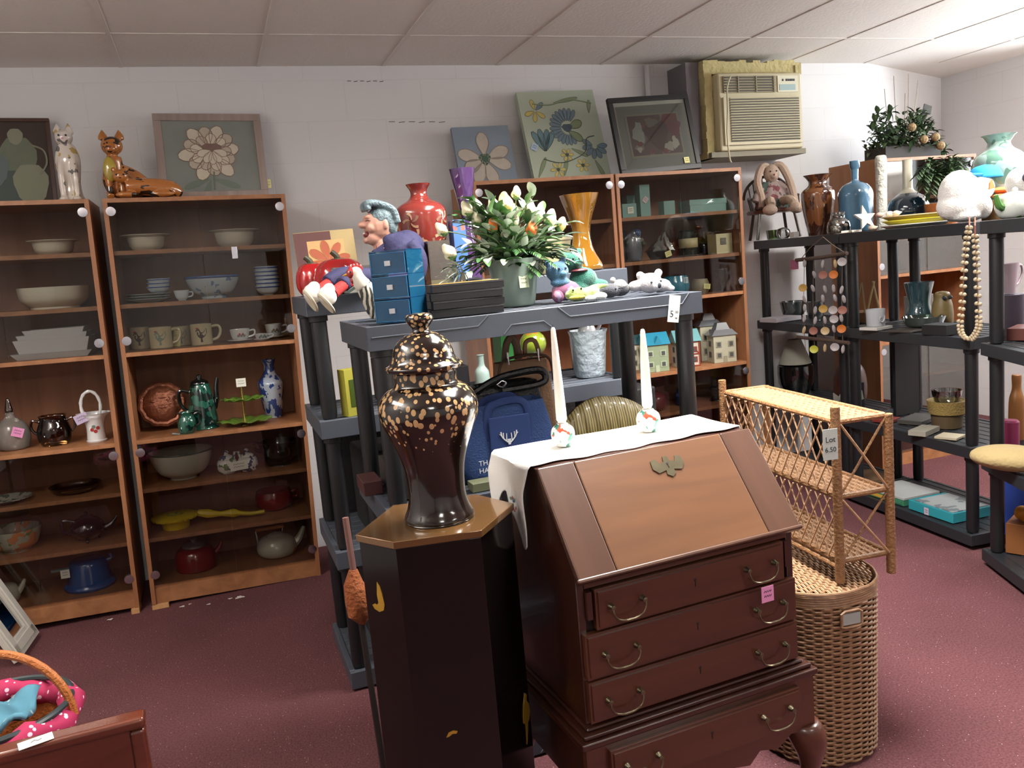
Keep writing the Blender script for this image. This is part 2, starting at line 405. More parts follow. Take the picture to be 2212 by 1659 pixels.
def fill_uplighter(x, y, power, lab):  # unseen uplighter, added for soft fill off the ceiling
    t = thing('fill_lamp', T(x, y, 0), lab, 'fill lamp'); mt = mat('#202022', .4, .6)
    b_ = MB(); b_.lathe([(0, 0), (.14, 0), (.14, .02), (.02, .035), (.0, .036)], mt); obj('base', b_, t)
    b_ = MB(); b_.tube([(0, 0, .036), (0, 0, 1.72)], .012, mt); obj('pole', b_, t)
    b_ = MB(); b_.lathe([(.02, 1.7205), (.1, 1.74), (.17, 1.80), (.165, 1.80), (.09, 1.75), (0, 1.735)], mt); obj('lamp_shade', b_, t)
    area('fill_uplight', (x, y, 1.80), (PI, 0, 0), .26, .26, power, (1, .95, .88), 170)
fill_uplighter(-1.45, 1.5, 44, 'added unseen black fill lamp by the left wall')
fill_uplighter(4.85, 2.4, 75, 'added unseen black fill lamp by the right wall')
w = bpy.data.worlds.new('World'); sc.world = w; w.use_nodes = True
w.node_tree.nodes['Background'].inputs[0].default_value = (.8, .9, 1, 1); w.node_tree.nodes['Background'].inputs[1].default_value = 2.0
cy = sc.cycles; cy.max_bounces = 8; cy.diffuse_bounces = 4; cy.glossy_bounces = 4; cy.transmission_bounces = 6; cy.transparent_max_bounces = 24; cy.caustics_reflective = False; cy.caustics_refractive = False
sc.view_settings.view_transform = 'Standard'; sc.view_settings.look = 'None'; sc.view_settings.gamma = 1; sc.view_settings.exposure = 0.35
# ---------------------------------------------------------------- oak display cabinets
OAK = wood('#8a5c3c', '#a5714c', 3, .45, 0, (1, .12, 1)); OAKV = wood('#85573a', '#a06c48', 3, .45, 0, (1, 1, .08)); OAKD = wood('#744a30', '#86583a', 3, .55, 0, (1, 1, .1))
PANE = glass('#f4f4f2', .97, .015, .75); CHR = mat('#c8c8d0', .25, 1.0)
WC, HC, DC = .755, 1.81, .38
SB = [1.57, 1.34, 1.13, .74, .515, .285, .067]; ST = [z + .018 for z in SB]; TH = .018
def cabinet(M, label, lower=True, clasp=False):
    t = thing('display_cabinet', M, label, 'cabinet', 'oak display cabinets')
    b = MB()
    b.bx(0, TH, 0, DC, 0, HC-TH, OAKV); b.bx(WC-TH, WC, 0, DC, 0, HC-TH, OAKV)
    b.bx(0, WC, 0, DC, HC-TH, HC, OAK); b.bx(TH, WC-TH, .01, .02, 0, SB[6], OAK)
    obj('carcass', b, t)
    b = MB(); b.bx(TH, WC-TH, DC-.006, DC, .02, HC-TH, OAKD); obj('back_panel', b, t)
    for z in SB:
        b = MB(); b.bx(TH, WC-TH, .018 if z != SB[3] and z != SB[2] else .004, DC-.006, z, z+.018, OAK); obj('shelf', b, t)
    for z0, z1 in ((ST[2]+.002, HC-TH-.002), (ST[6]+.002, SB[3]-.002)):
        for x0, x1, k in ((TH+.002, WC/2-.001, 0), (WC/2+.001, WC-TH-.002, 1)):
            b = MB(); b.bx(x0, x1, .006, .011, z0, z1, PANE); d = obj('glass_door', b, t, ang=0)
            xx = x0+.008 if k == 0 else x1-.008
            for zz in ((z0+.05, z1-.035)):
                b = MB(); b.lathe([(0, 0), (.0195, 0), (.0205, .003), (.0195, .008), (0, .009)], CHR, M=T(xx, .006, zz) @ RX(90)); obj('hinge_cap', b, d)
    if clasp:
        b = MB(); b.bx(.50, .525, .001, .005, 1.53, 1.585, CHR); obj('door_clasp', b, t, bev=.002)
    return t
LEAN = RY(1.65)
MC2 = T(-.425, 3.98, .02) @ LEAN; MC1 = MC2 @ T(-WC-.052, 0, 0)
MCC1 = T(1.252, 3.9, .0); MCC2 = T(2.018, 3.9, .0); MCR = T(3.63, 3.84, 0)
cabinet(MC1, 'oak cabinet at the far left, standing under the dark figure picture')
cabinet(MC2, 'oak cabinet left of the shelving, with the tiger figure and flower picture on top', clasp=True)
cabinet(MCC1, 'oak cabinet behind the flowers, under the daisy and scroll flower canvases')
cabinet(MCC2, 'oak cabinet holding pale blue boxes and ceramic houses')
cabinet(MCR, 'oak cabinet in the back right corner under the green plants')
shim = wood('#b88a5c', '#c89a6a', 4, .6)
for M_, x0, x1, lb in ((MC2, .0, .07, 'small wood shim under the left foot of the tiger cabinet'), (MC1, WC-.035, WC-.001, 'wood shim under the right foot of the far left cabinet')):
    p = M_ @ Vector((x0, -.012, 0)); q = M_ @ Vector((x1, -.012, 0))
    b = MB(); zt = min(p.z, q.z) - .0006
    b.bx(p.x, q.x, p.y, p.y+.1, 0, zt, shim); obj('shim', b, label=lb, cat='shim', group='shims')
# items inside a cabinet: column px, shelf index, depth into the cabinet
def inC(MF, px, k, d, z=None):
    """local frame on shelf k (or at local height z) of cabinet frame MF, in photo column px, d behind its front"""
    zz = ST[k] + .0004 if z is None else z
    o = MF @ Vector((0, d, zz)); ax = MF.to_3x3() @ Vector((1, 0, 0))
    a = RW.T @ np.array(ax); bb = RW.T @ (np.array(o) - C0); kk = (px - CX) / FP
    X = (kk*bb[2] - bb[0]) / (a[0] - kk*a[2])
    M = MF @ T(X, d, zz); s = fwd(M.translation) / FP
    return M, s
def onYZs(px, Y, z):
    p = onYZ(px, Y, z); return T(*p), fwd(p) / FP
def onXZs(px, X, z):
    p = onXZ(px, X, z); return T(*p), fwd(p) / FP

# ---------------------------------------------------------------- resin shelving
def resin(h): return mat(h, .42, noise_=(40, .05), bump=(250, .06))
GREY = resin('#3d424b'); BLK = resin('#17181b'); 
def shelving(M, w, d, tiers, label, mt, mleg, rim=.062, ridge=True, legs=(1, 1, 1, 1), lr=.026, seg_top=None):
    t = thing('shelving_unit', M, label, 'shelving unit')
    for z in tiers:
        b = MB()
        b.bx(.003, w-.003, .003, d-.003, z-.02, z-.004, mt)
        b.bx(0, w, 0, .02, z-rim, z, mt); b.bx(0, w, d-.02, d, z-rim, z, mt); b.bx(0, .02, .0202, d-.0202, z-rim, z, mt); b.bx(w-.02, w, .0202, d-.0202, z-rim, z, mt)
        for i in range(1, 8): b.bx(.02, w-.02, d*i/8-.006, d*i/8+.006, z-.012, z-.0015, mt)
        if ridge:
            q = rim
            pts = [(0.01, 0, z-.45*q), (.30*w, 0, z-.45*q), (.33*w, 0, z-.04*q)]
            b.tube(pts, .0028, mt, seg=6)
            b.tube([(.37*w, 0, z-.95*q), (.395*w, 0, z-.55*q), (.49*w, 0, z-.55*q), (.52*w, 0, z-.95*q)], .0028, mt, seg=6)
            b.tube([(.535*w, 0, z-.02*q), (.57*w, 0, z-.48*q), (.93*w, 0, z-.48*q), (.955*w, 0, z-.04*q)], .0028, mt, seg=6)
        obj('shelf', b, t, bev=.003)
    zs = sorted([0.0] + list(tiers))
    for ix, x in enumerate((.04, w-.04)):
        for iy, y in enumerate((.045, d-.045)):
            if not legs[ix*2+iy]: continue
            for z0, z1 in zip(zs, zs[1:]):
                if z1 - z0 < .12: continue
                b = MB(); b.lathe([(lr*.9, z0+(.0 if z0 == 0 else .0005)), (lr, z0+.02), (lr, z1-rim-.02), (lr*1.2, z1-rim-.018), (lr*1.2, z1-.0225)], mleg, c=(x, y, 0), seg=16)
                b.lathe([(0, z1-.0225), (lr*1.2, z1-.0225)], mleg, c=(x, y, 0), seg=16)
                obj('leg', b, t)
    return t
U1X, U1Y, U1Z, U1W, U1D = .36, 2.1, 1.28, .98, .46
shelving(T(U1X, U1Y, 0), U1W, U1D, [.07, .45, .80, U1Z], 'grey plastic shelving unit behind the desk, plush bears on its top shelf', GREY, BLK)
U2X, U2Y, U2Z, U2W, U2D = .285, 2.75, 1.355, 1.16, .46
shelving(T(U2X, U2Y, 0), U2W, U2D, [.07, .5, .95, U2Z], 'taller grey plastic shelving unit behind the plush bears, red and amber vases on it', resin('#464b54'), BLK, ridge=False)
RS = [.07, .46, .93, 1.41]
MRA = T(2.955, 2.62, 0) @ RZ(-90 + 0) @ Matrix.Identity(4)
# right-hand run: local x runs away along the shelves' fronts, local y into the shelves
def rframe(x0, y0, x1, y1):
    a = math.atan2(y1-y0, x1-x0); return T(x0, y0, 0) @ Matrix.Rotation(a, 4, 'Z') @ SC(1, -1, 1)
def rightunit(x0, y0, x1, y1, label, w, d):
    # fronts run from (x0,y0) near to (x1,y1) far; build in a proper rotation frame: origin at the FAR end, x toward the viewer
    a = math.atan2(y0-y1, x0-x1); return shelving(T(x1, y1, 0) @ Matrix.Rotation(a, 4, 'Z'), w, d, RS, label, BLK2, BLK, rim=.05, ridge=False)
BLK2 = resin('#24262a')
RA = (2.955, 2.62); RDX, RDY = .0995, .995
rightunit(*RA, RA[0]+RDX*.86, RA[1]+RDY*.86, 'black plastic shelving unit with the shell mobile and bead garland hanging from it', .855, .46)
rightunit(RA[0]+RDX*.865, RA[1]+RDY*.865, RA[0]+RDX*1.69, RA[1]+RDY*1.69, 'black plastic shelving unit in the back, next to the cabinet with ceramic houses', .82, .40)
rightunit(2.50, 1.72, 2.87, 2.50, 'black plastic shelving unit at the right edge, a cream bag on it', .86, .46)

# ---------------------------------------------------------------- air conditioner
t = thing('air_conditioner', T(0, 0, 0), 'cream window air conditioner set high in the back wall', 'air conditioner')
CRM = mat('#b9b192', .5, noise_=(8, .06)); CRD = mat('#8f866a', .6); FOAM = mat('#b8ac7c', .95, noise_=(25, .25), bump=(40, .8)); SL = mat('#4e4a40', .8)
ax0, ax1, az0, az1, ay = 2.805, 3.37, 1.925, 2.35, 4.12
b = MB(); b.bx(ax0, ax1, ay, YB-.002, az0, az1, CRM); obj('case', b, t, bev=.012)
b = MB()
for x0, x1, z0, z1 in ((ax0-.05, ax1+.05, az1, az1+.085), (ax0-.06, ax0, az0-.03, az1+.06), (ax1, ax1+.035, az0, az1+.05)):
    n = 14
    for i in range(n):
        u0 = i/n; 
        if x1-x0 > z1-z0: b.bx(x0+(x1-x0)*u0, x0+(x1-x0)*(u0+1/n), ay+.06, YB-.003, z0+rnd.uniform(0, .01), z1-rnd.uniform(0, .02), FOAM)
        else: b.bx(x0+rnd.uniform(0, .008), x1-rnd.uniform(0, .008), ay+.05, YB-.003, z0+(z1-z0)*u0, z0+(z1-z0)*(u0+1/n), FOAM)
b.bx(ax0-.14, ax0-.06, ay+.1, YB-.003, az0, az1+.08, mat('#6c6a6e', .7))
obj('foam_seal', b, t)
b = MB()
b.bx(ax0+.02, ax1-.02, ay-.016, ay-.0005, az0+.03, az1-.135, CRM)
n = 17
for i in range(n):
    z = az0+.05+(az1-.15-az0-.05)*i/(n-1); b.box(((ax0+ax1)/2+.01, ay-.018, z), (.47, .004, .006), SL); b.box(((ax0+ax1)/2+.01, ay-.02, z+.008), (.47, .012, .004), CRM, None)
obj('front_grille', b, t)
b = MB(); b.bx(ax0+.03, ax1-.19, ay-.010, ay-.0005, az1-.11, az1-.02, CRD)
for i in range(6): b.bx(ax0+.035, ax1-.195, ay-.015, ay-.010, az1-.104+i*.0145, az1-.098+i*.0145, SL)
for i in range(3): b.bx(ax0+.12+i*.12, ax0+.126+i*.12, ay-.016, ay-.0105, az1-.108, az1-.022, CRD)
obj('air_outlet', b, t)
b = MB(); b.bx(ax1-.17, ax1-.03, ay-.006, ay-.0005, az1-.11, az1-.02, mat('#c9c7b0', .4)); b.bx(ax1-.16, ax1-.05, ay-.008, ay-.006, az1-.1, az1-.068, mat('#8fa8a8', .5))
p_ = obj('control_panel', b, t); 
b = MB(); 
for i in range(6): b.bx(ax1-.14+i*.013+(.012 if i else 0), ax1-.131+i*.013+(.012 if i else 0), ay-.008, ay-.006, az1-.05, az1-.038, INK)
obj('lettering', b, p_)
b = MB(); b.bx(ax0-.05, ax1+.03, ay+.02, YB-.003, az0-.03, az0-.0005, mat('#7f7a68', .7)); obj('sill_support', b, t)
b = MB(); pts = [rayY(x, y, ay-.05) for x, y in ((1578, 165), (1571, 190), (1572, 240), (1571, 290), (1576, 340), (1580, 351))]

b.tube(crv(pts), .0045, mat('#b8b090', .5)); obj('power_cord', b, label='cream power cord hanging in front of the air conditioner', cat='cord')
b = MB()
for x in (1385, ): 
    p = rayY(x+15, 150, YB-.03); b.tube([(2.52, YB-.03, CE-.005), (2.52, YB-.03, 1.86)], .018, mat('#c4c4c6', .5))
obj('trim_1', b, kind='structure')

# ---------------------------------------------------------------- slant-front desk
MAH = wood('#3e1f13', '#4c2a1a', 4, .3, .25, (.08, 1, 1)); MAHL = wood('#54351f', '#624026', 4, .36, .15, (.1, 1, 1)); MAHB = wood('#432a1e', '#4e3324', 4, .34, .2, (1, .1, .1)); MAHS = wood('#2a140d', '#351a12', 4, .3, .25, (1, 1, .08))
BRS = mat('#6a6450', .35, .9, noise_=(60, .3)); DARKW = mat('#1c0d09', .5)
DM = T(.624, 1.504, 0) @ RZ(math.degrees(.052)); DW = .558; DD = .38
t = thing('slant_front_desk', DM, 'mahogany slant-front writing desk with four drawers, in the foreground', 'desk')
b = MB()
side = [(0, .44), (DD, .44), (DD, .962), (.150, .962), (0, .765)]
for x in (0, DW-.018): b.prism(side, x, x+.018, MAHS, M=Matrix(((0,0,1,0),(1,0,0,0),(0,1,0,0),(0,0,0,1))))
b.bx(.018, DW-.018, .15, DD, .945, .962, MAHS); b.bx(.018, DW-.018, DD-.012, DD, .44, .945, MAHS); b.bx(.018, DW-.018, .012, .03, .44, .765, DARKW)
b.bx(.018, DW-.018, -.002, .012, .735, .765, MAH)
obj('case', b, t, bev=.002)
L_ = math.hypot(.165, .2); an = math.degrees(math.atan2(.2, .165))
b = MB(); X = T(0, -.017, .758) @ RX(an)
b.bx(-.004, .085, 0, L_+.002, 0, .014, MAHB, X); b.bx(.0855, DW-.0835, 0, L_+.002, 0, .014, MAHL, X); b.bx(DW-.083, DW+.004, 0, L_+.002, 0, .014, MAHB, X)
b.bx(-.008, DW+.008, -.006, .004, -.002, .016, MAHB, X)
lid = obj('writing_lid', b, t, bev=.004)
b = MB(); e = []
for u, v in ((0, -.030), (.012, -.022), (.010, -.012), (.030, -.016), (.042, -.004), (.040, .016), (.026, .020), (.020, .006), (.008, .010), (.006, .022)): e.append((u, v))
e = e + [(-u, v) for u, v in e[::-1]]
b.prism(e, .0145, .0165, BRS, X @ T(DW*.545, L_-.052, 0)); b.lathe([(0, 0), (.003, 0), (.003, .0012), (0, .0012)], DARKW, M=X @ T(DW*.545, L_-.048, .0165)); b.bx(-.0012, .0012, -.010, 0, 0, .0012, DARKW, X @ T(DW*.545, L_-.048, .0165))
obj('keyhole_plate', b, lid)
def bail(parent, x, z, y0):
    b = MB(); hw = .038
    for k in (-1, 1):
        b.lathe([(0, 0), (.0075, 0), (.006, .004), (.004, .010), (.0055, .014), (0, .016)], BRS, M=T(x+k*hw, y0, z) @ RX(90), seg=10)
    pts = [(-hw, -.012, 0), (-hw*1.02, -.015, -.010), (-hw*.82, -.016, -.024), (-hw*.4, -.016, -.031), (0, -.016, -.032), (hw*.4, -.016, -.031), (hw*.82, -.016, -.024), (hw*1.02, -.015, -.010), (hw, -.012, 0)]
    b.tube([(x+p[0], y0+p[1], z+p[2]) for p in crv(pts, 4)], [.0018+.0014*max(0, 1-abs(i-16)/9) for i in range(33)], BRS, seg=6)
    return obj('bail_handle', b, parent)
def drawer(z0, z1, x0, x1, y0, z_h, tag_=False):
    b = MB(); b.bx(x0, x1, y0-.012, y0+.004, z0, z1, MAH); b.bx(x0+.006, x1-.006, y0-.016, y0-.0115, z0+.006, z1-.006, MAH)
    b.lathe([(0, 0), (.004, 0), (.003, .0008), (0, .0008)], DARKW, M=T((x0+x1)/2, y0-.0163, z_h+.008) @ RX(90), seg=10); b.box(((x0+x1)/2, y0-.0167, z_h), (.0026, .0008, .014), DARKW)
    d = obj('drawer', b, t, bev=.0025)
    hs = [bail(d, x0+(x1-x0)*k, z_h, y0-.0165) for k in (.145, .855)]
    return d
d1 = drawer(.645, .733, .036, DW-.036, .0, .692)
ptag(d1, (DW*.80, -.045, .637), .033, .036, PINK, label='small pink price tag hung on the drawer handle')
drawer(.541, .640, .006, DW-.006, .0, .592); drawer(.445, .536, .006, DW-.006, .0, .490)
for x in (.018, DW-.03): 
    b = MB(); b.bx(x, x+.012, -.010, .012, .67, .73, MAHS); obj('lid_support', b, t)
o = .03
b = MB(); 
b.bx(-o, DW+o, -o-.008, DD+.01, .405, .420, MAHS); b.bx(-o+.01, DW+o-.01, -o+.002, DD+.005, .4205, .431, MAHS); b.bx(-.006, DW+.006, -.016, DD, .4315, .4395, MAHS)
obj('waist_moulding', b, t, bev=.005)
b = MB(); ap = [(-.012, .4045), (-.012, .27)]
apron = [(.0, .27), (.05, .275), (.09, .25), (.14, .262), (.17, .235), (.21, .243), (.25, .222), (.279, .232), (.308, .222), (.348, .243), (.388, .235), (.418, .262), (.468, .25), (.508, .275), (.558, .27)]
poly = [(-.02, .4045), (-.02, .27)] + apron + [(DW+.02, .27), (DW+.02, .4045)]
b.prism(poly, 0, .016, MAH, T(0, -.014, 0) @ RX(90))
b.bx(-.02, -.004, -.0135, DD, .28, .4045, MAHS); b.bx(DW+.004, DW+.02, -.0135, DD, .28, .4045, MAHS); b.bx(-.004, DW+.004, DD-.012, DD, .28, .4045, MAHS)
obj('base_frame', b, t)
drawer(.300, .392, .03, DW-.03, -.031, .352)
for x, y, k in ((.0, .0, 0), (DW, .0, 1), (.0, DD-.03, 2), (DW, DD-.03, 3)):
    b = MB(); sx = -1 if x == 0 else 1; sy = -1 if y < .1 else 1
    pr = [(0, 0), (.030, 0), (.034, .012), (.026, .028), (.014, .06), (.016, .12), (.028, .18), (.042, .225), (.046, .26), (.038, .2798), (0, .28)]
    pr = smooth(pr, 3); vs = []
    b.lathe(pr, MAH, seg=14)
    b.v = [(vx + x + sx*(.016*math.sin(min(1, vz/.28)*PI*1.5 - PI*.5) + .004), vy + y + sy*(.012*math.sin(min(1, vz/.28)*PI*1.5 - PI*.5)), vz) for vx, vy, vz in b.v]
    obj('cabriole_leg', b, t)
# runner on the desk
CL = mat('#e8e8e4', .9, bump=(300, .12)); EMB = mat('#b86a70', .9); EMG = mat('#7fa08a', .9)
def runner(u, v):
    # u along the length (left overhang to right overhang), v front to back
    L0, L1 = -.155, DW+.03; x = L0 + (L1-L0)*u; y = .170 + (DD-.172)*v + .002
    sc_ = .006*math.sin(u*37) * (1-v); y -= sc_
    z = .9655 + .0015*math.sin(u*9+v*5)
    if x < -.008:
        q = -.008 - x; fall = q*(1.0 if v < .5 else .75); x = -.012 - .006*(1+math.sin(v*7+q*18))*min(1, q*20) - q*.05; z -= fall + .03*q/.127*math.sin(v*9)*1.0
        if v < .25: z -= q*.22*(1-v*4)
    if x > DW+.006:
        q = x - DW - .006; x = DW + .008; z -= q
    return (x, y, z)
b = MB(); b.sheet(runner, 90, 26, CL)
for x, y, c in ((-.02, .02, 0),): pass
cl = obj('table_runner', b, M=DM, label='white cloth runner draped over the top of the desk', cat='table runner', solid=.0018)
b = MB()
for i, (u, v, c) in enumerate(((.05, .35, EMB), (.06, .42, EMB), (.045, .46, EMG), (.07, .37, EMG), (.055, .40, mat('#5a78b0', .9)), (.03, .38, EMB))):
    p = runner(u, v); b.ball((p[0]-.0022, p[1], p[2]), (.0012, .005, .004), c, seg=8, rings=4)
obj('embroidery', b, cl)
# ceramic candle holders with candles
def candle(px, Y, lean, lab1, lab2, h_):
    M, s = onYZs(px, Y, .9685)
    hold = spots('#e6e2da', '#c05038', 42, .56, .25, .6, h3='#3f7f6a')
    b = MB(); pr = smooth([(0, 0), (13, 0), (15, 3), (17, 6), (24, 16), (26, 27), (23, 39), (15, 46), (12, 50)], 3) + [(9.6, 50), (9.6, 42), (0, 42)]
    b.lathe([(r*s, z*s) for r, z in pr], hold)
    obj('candle_holder', b, M=M, label=lab1, cat='candle holder', group='ceramic candle holders')
    b = MB(); pr = [(0, 0), (8.2, 0), (8.4, 7), (11.5, 14), (11.5, 30), (9.5, 100), (7, h_*.8), (5, h_-6), (3.5, h_-1), (0, h_)]
    b.lathe([(r*s, z*s) for r, z in pr], mat('#efede2', .45), seg=16)
    b.tube([(0, 0, h_*s), (0, 0, (h_+5)*s)], .0008, INK, seg=4)
    obj('candle', b, M=M @ T(0, 0, 44.5*s) @ RY(lean), label=lab2, cat='candle', group='white taper candles')
candle(1218, 1.80, -1.0, 'round painted candle holder nearer the lid lock, on the left of the runner', 'tall white taper candle in the left painted holder', 213)
candle(1402, 1.80, 0, 'round painted candle holder towards the back right of the runner', 'tall white taper candle in the right painted holder', 178)

# ---------------------------------------------------------------- pedestal and urn
LAQ = mat('#0c0908', .14, coat=.12, spec=.35); LAQT = mat('#6e4f2e', .16, .45, coat=.6, noise_=(7, .35)); GLD = mat('#b08a30', .4, .5)
hexp = [(.22, 1.698), (.28, 1.602), (.456, 1.570), (.577, 1.709), (.528, 1.835), (.335, 1.868)]
hc = (.40, 1.714); PT = .88
PM = T(hc[0], hc[1], 0); hx = [(x-hc[0], y-hc[1]) for x, y in hexp]
t = thing('hexagonal_pedestal', PM, 'black lacquer six-sided pedestal with gold birds, under the brown urn', 'pedestal')
b = MB(); b.prism([(x*.965, y*.965) for x, y in hx], 0, PT-.016, LAQ); body = obj('column', b, t, bev=.002)
b = MB(); b.prism(hx, PT-.0155, PT, LAQT); obj('top', b, t, bev=.002)
def onface(i, u, v, poly, parent, name, mt):
    a = Vector(hx[i])*.965; c = Vector(hx[(i+1) % 6])*.965; d = c-a; L = d.length; an = math.atan2(d.y, d.x)
    b = MB(); b.prism(poly, 0, .0012, mt, T(a.x, a.y, 0) @ Matrix.Rotation(an, 4, 'Z') @ T(u*L, -.0003, v) @ RX(90)); return obj(name, b, parent)
# gold lacquer birds and leaves
onface(0, .42, .745, [(-.004, .038), (.003, .030), (.008, .015), (.012, -.008), (.008, -.022), (-.006, -.028), (-.020, -.024), (-.026, -.016), (-.018, -.012), (-.012, -.014), (-.006, -.008), (-.008, .01)], body, 'gold_bird', GLD)
onface(2, .865, .385, [(x_*1.7, y_*1.1) for x_, y_ in [(.0, .05), (.006, .042), (.004, .03), (.010, .018), (.012, 0), (.008, -.014), (.002, -.018), (.0, -.03), (-.006, -.055), (-.008, -.058), (-.006, -.035), (-.006, -.016), (-.013, -.006), (-.012, .01), (-.007, .03), (-.004, .036)]], body, 'gold_bird', GLD)
onface(1, .42, .45, [(-.012, -.006), (-.006, .004), (.004, .007), (.013, .004), (.010, -.001), (.002, 0), (-.006, -.005)], body, 'gold_leaf', GLD)
M, s = onYZs(950, 1.705, PT+.0006); s *= 1.0
URN = spots('#18100d', '#b89468', 78, .42, .15, .5, 'vor', zr=(135*s, 225*s), sc3=(1, 1, .75)); URNL = spots('#18100d', '#b89468', 88, .38, .15, .5, 'vor')
t = thing('urn', M, 'tall glossy dark brown lidded urn with tan drips, on the black pedestal', 'urn')
b = MB(); pr = smooth([(0, 0), (68, 0), (74, 3), (75, 10), (66, 30), (61, 60), (64, 110), (74, 150), (90, 190), (103, 222), (106, 246), (100, 266), (84, 284), (70, 292), (66, 300), (66, 318), (60, 322), (0, 322)], 4)
b.lathe([(r*s, z*s) for r, z in pr], URN, seg=48); obj('jar', b, t)
b = MB(); pr = smooth([(0, 323), (70, 323), (80, 328), (81, 334), (72, 340), (66, 350), (62, 366), (52, 384), (34, 398), (22, 402), (17, 410), (24, 420), (29, 428), (27, 438), (18, 442), (0, 443)], 4)
b.lathe([(r*s, z*s) for r, z in pr], URNL, seg=48); obj('lid', b, t)
# ================================================================ things on and in the left cabinets
def sp(pr, s): return [(r*s, z*s) for r, z in pr]
def bowlp(R, h, f, th=2.2, flare=0, n=4):
    if flare:   # wide flat rim
        o = [(f, 0), (f, h*.06), (f+(R-flare-f)*.6, h*.3), (R-flare-1, h*.82), (R-flare, h*.9), (R, h)]
        i = [(R-.5, h+th*.5), (R-flare-th, h*.93), (R-flare-th*1.6, h*.8), ((R-flare)*.65, h*.26), (0, th*1.6)]
    else:
        o = [(f, 0), (f, h*.06), (f+(R-f)*.55, h*.28), (R*.93, h*.7), (R, h)]
        i = [(R-th*.9, h), (R*.9-th, h*.7), (f+(R-f)*.4, h*.3), (0, th*1.8)]
    return [(0, 0)] + smooth(o, n) + smooth(i, n)
def lathe1(name, M, s, prof, mt, label, cat, group=None, seg=32, sx=1, sy=1, wob=None, parent=None, ang=35, **k):
    b = MB(); b.lathe(sp(prof, s), mt, seg=seg, sx=sx, sy=sy, wob=wob)
    return obj(name, b, parent, M, label, cat, group, ang=ang, **k)
def crate(name, M, d, mt, label, cat, group=None, bev=.001, parent=None):
    b = MB(); b.box((0, 0, d[2]/2), d, mt); return obj(name, b, parent, M, label, cat, group, bev=bev)
IV = mat('#cfcabb', .22, coat=.5); WH = mat('#d9dadb', .2, coat=.5); BW = mat('#c3ced6', .2, coat=.5)
BLU = mat('#3a5a9a', .25, coat=.4)
# --- shelf 1
M, s = inC(MC2, 318, 0, .16); lathe1('bowl', M, s, bowlp(52, 33, 27, flare=13), IV, 'cream rimmed serving bowl on the top shelf, on the left under the tiger', 'bowl', 'cream rimmed bowls')
M, s = inC(MC2, 509, 0, .17); lathe1('bowl', M, s, bowlp(54, 35, 30, flare=12), IV, 'cream rimmed serving bowl on the top shelf, on the right under the flower picture', 'bowl', 'cream rimmed bowls')
M, s = inC(MC1, 118, 0, .16); lathe1('bowl', M, s, bowlp(52, 30, 30, flare=10), IV, 'cream rimmed bowl on the top shelf of the far left cabinet', 'bowl', 'cream rimmed bowls')
# --- shelf 2
for i in range(3):
    M, s = inC(MC2, 322, 1, .16); M = M @ T(0, 0, i*5.2*s)
    lathe1('plate', M, s, [(0, 0), (28, 0), (43-i, 6), (47, 7.5), (47, 8.8), (42, 7.6), (28, 2.2), (0, 2.2)], mat('#8f9a98', .2, coat=.5), ['grey green plate, lowest of the stack of three under the small rice bowls', 'grey green plate in the middle of the stack under the small rice bowls', 'grey green plate on top of its stack, holding the small rice bowls'][i], 'plate', 'stacked plates')
def ricebowl(M, s, R, h, label, group, band=True):
    t = thing('rice_bowl', M, label, 'bowl', group); b = MB(); b.lathe(sp(bowlp(R, h, R*.42), s), BW); obj('bowl', b, t)
    b = MB(); z0, z1 = h*.78, h*.93; b.lathe([((R*.958+.4)*s, z0*s), ((R*.99+.4)*s, z1*s)], BLU); obj('blue_band', b, t, solid=.0003); return t
M, s = inC(MC2, 346, 1, .16); pos = 18.6
for i in range(3):
    ricebowl(M @ T(i*1.0*s, 0, (pos+i*8)*s), s, 24, 15, 'small blue and white rice bowl %s of three nested on the plates' % ['at the bottom', 'in the middle', 'at the top'][i], 'small rice bowls')
M, s = inC(MC2, 394, 1, .12)
t = thing('teacup', M, 'tiny blue and white teacup between the rice bowls and the large bowl', 'cup'); b = MB(); b.lathe(sp(bowlp(16, 22, 8, 1.5), s), BW); obj('cup', b, t)
b = MB(); b.tube([(q[0]*s, 0, q[1]*s) for q in crv([(14, 17), (22, 17), (21, 9), (12, 7)])], 1.6*s, BW); obj('handle', b, t)
M, s = inC(MC2, 463, 1, .16)
t = thing('bowl', M, 'large pale blue and white porcelain bowl on the second shelf', 'bowl')
b = MB(); b.lathe(sp([(0, 0), (25, 0), (26, 5), (23, 6)] + smooth([(24, 7), (40, 14), (52, 34), (56, 48)]) + smooth([(54, 48), (48, 32), (30, 11), (0, 8)]), s), spots('#b4c1c8', '#6e86a8', 30, .6, .2, .5)); obj('bowl', b, t)
b = MB(); b.lathe([(54.9*s, 43*s), (56.6*s, 48.2*s)], BLU); obj('blue_rim', b, t, solid=.0003)
M, s = inC(MC2, 580, 1, .15)
for i in range(6):
    ricebowl(M @ T((i % 2)*.6*s, 0, i*8.2*s), s, 26, 20, 'blue banded rice bowl, %s of the stack of six' % ['lowest', 'second from the bottom', 'third from the bottom', 'fourth from the bottom', 'fifth from the bottom', 'topmost'][i], 'stack of blue banded rice bowls')
M, s = inC(MC1, 121, 1, .18); lathe1('bowl', M, s, [(0, 0), (48, 0), (48, 4)] + smooth([(50, 5), (66, 20), (70, 46)]) + smooth([(67, 46), (60, 18), (0, 7)]), IV, 'large cream oval tureen bowl in the far left cabinet', 'bowl', wob=lambda a, z: 1+.02*math.cos(8*a))
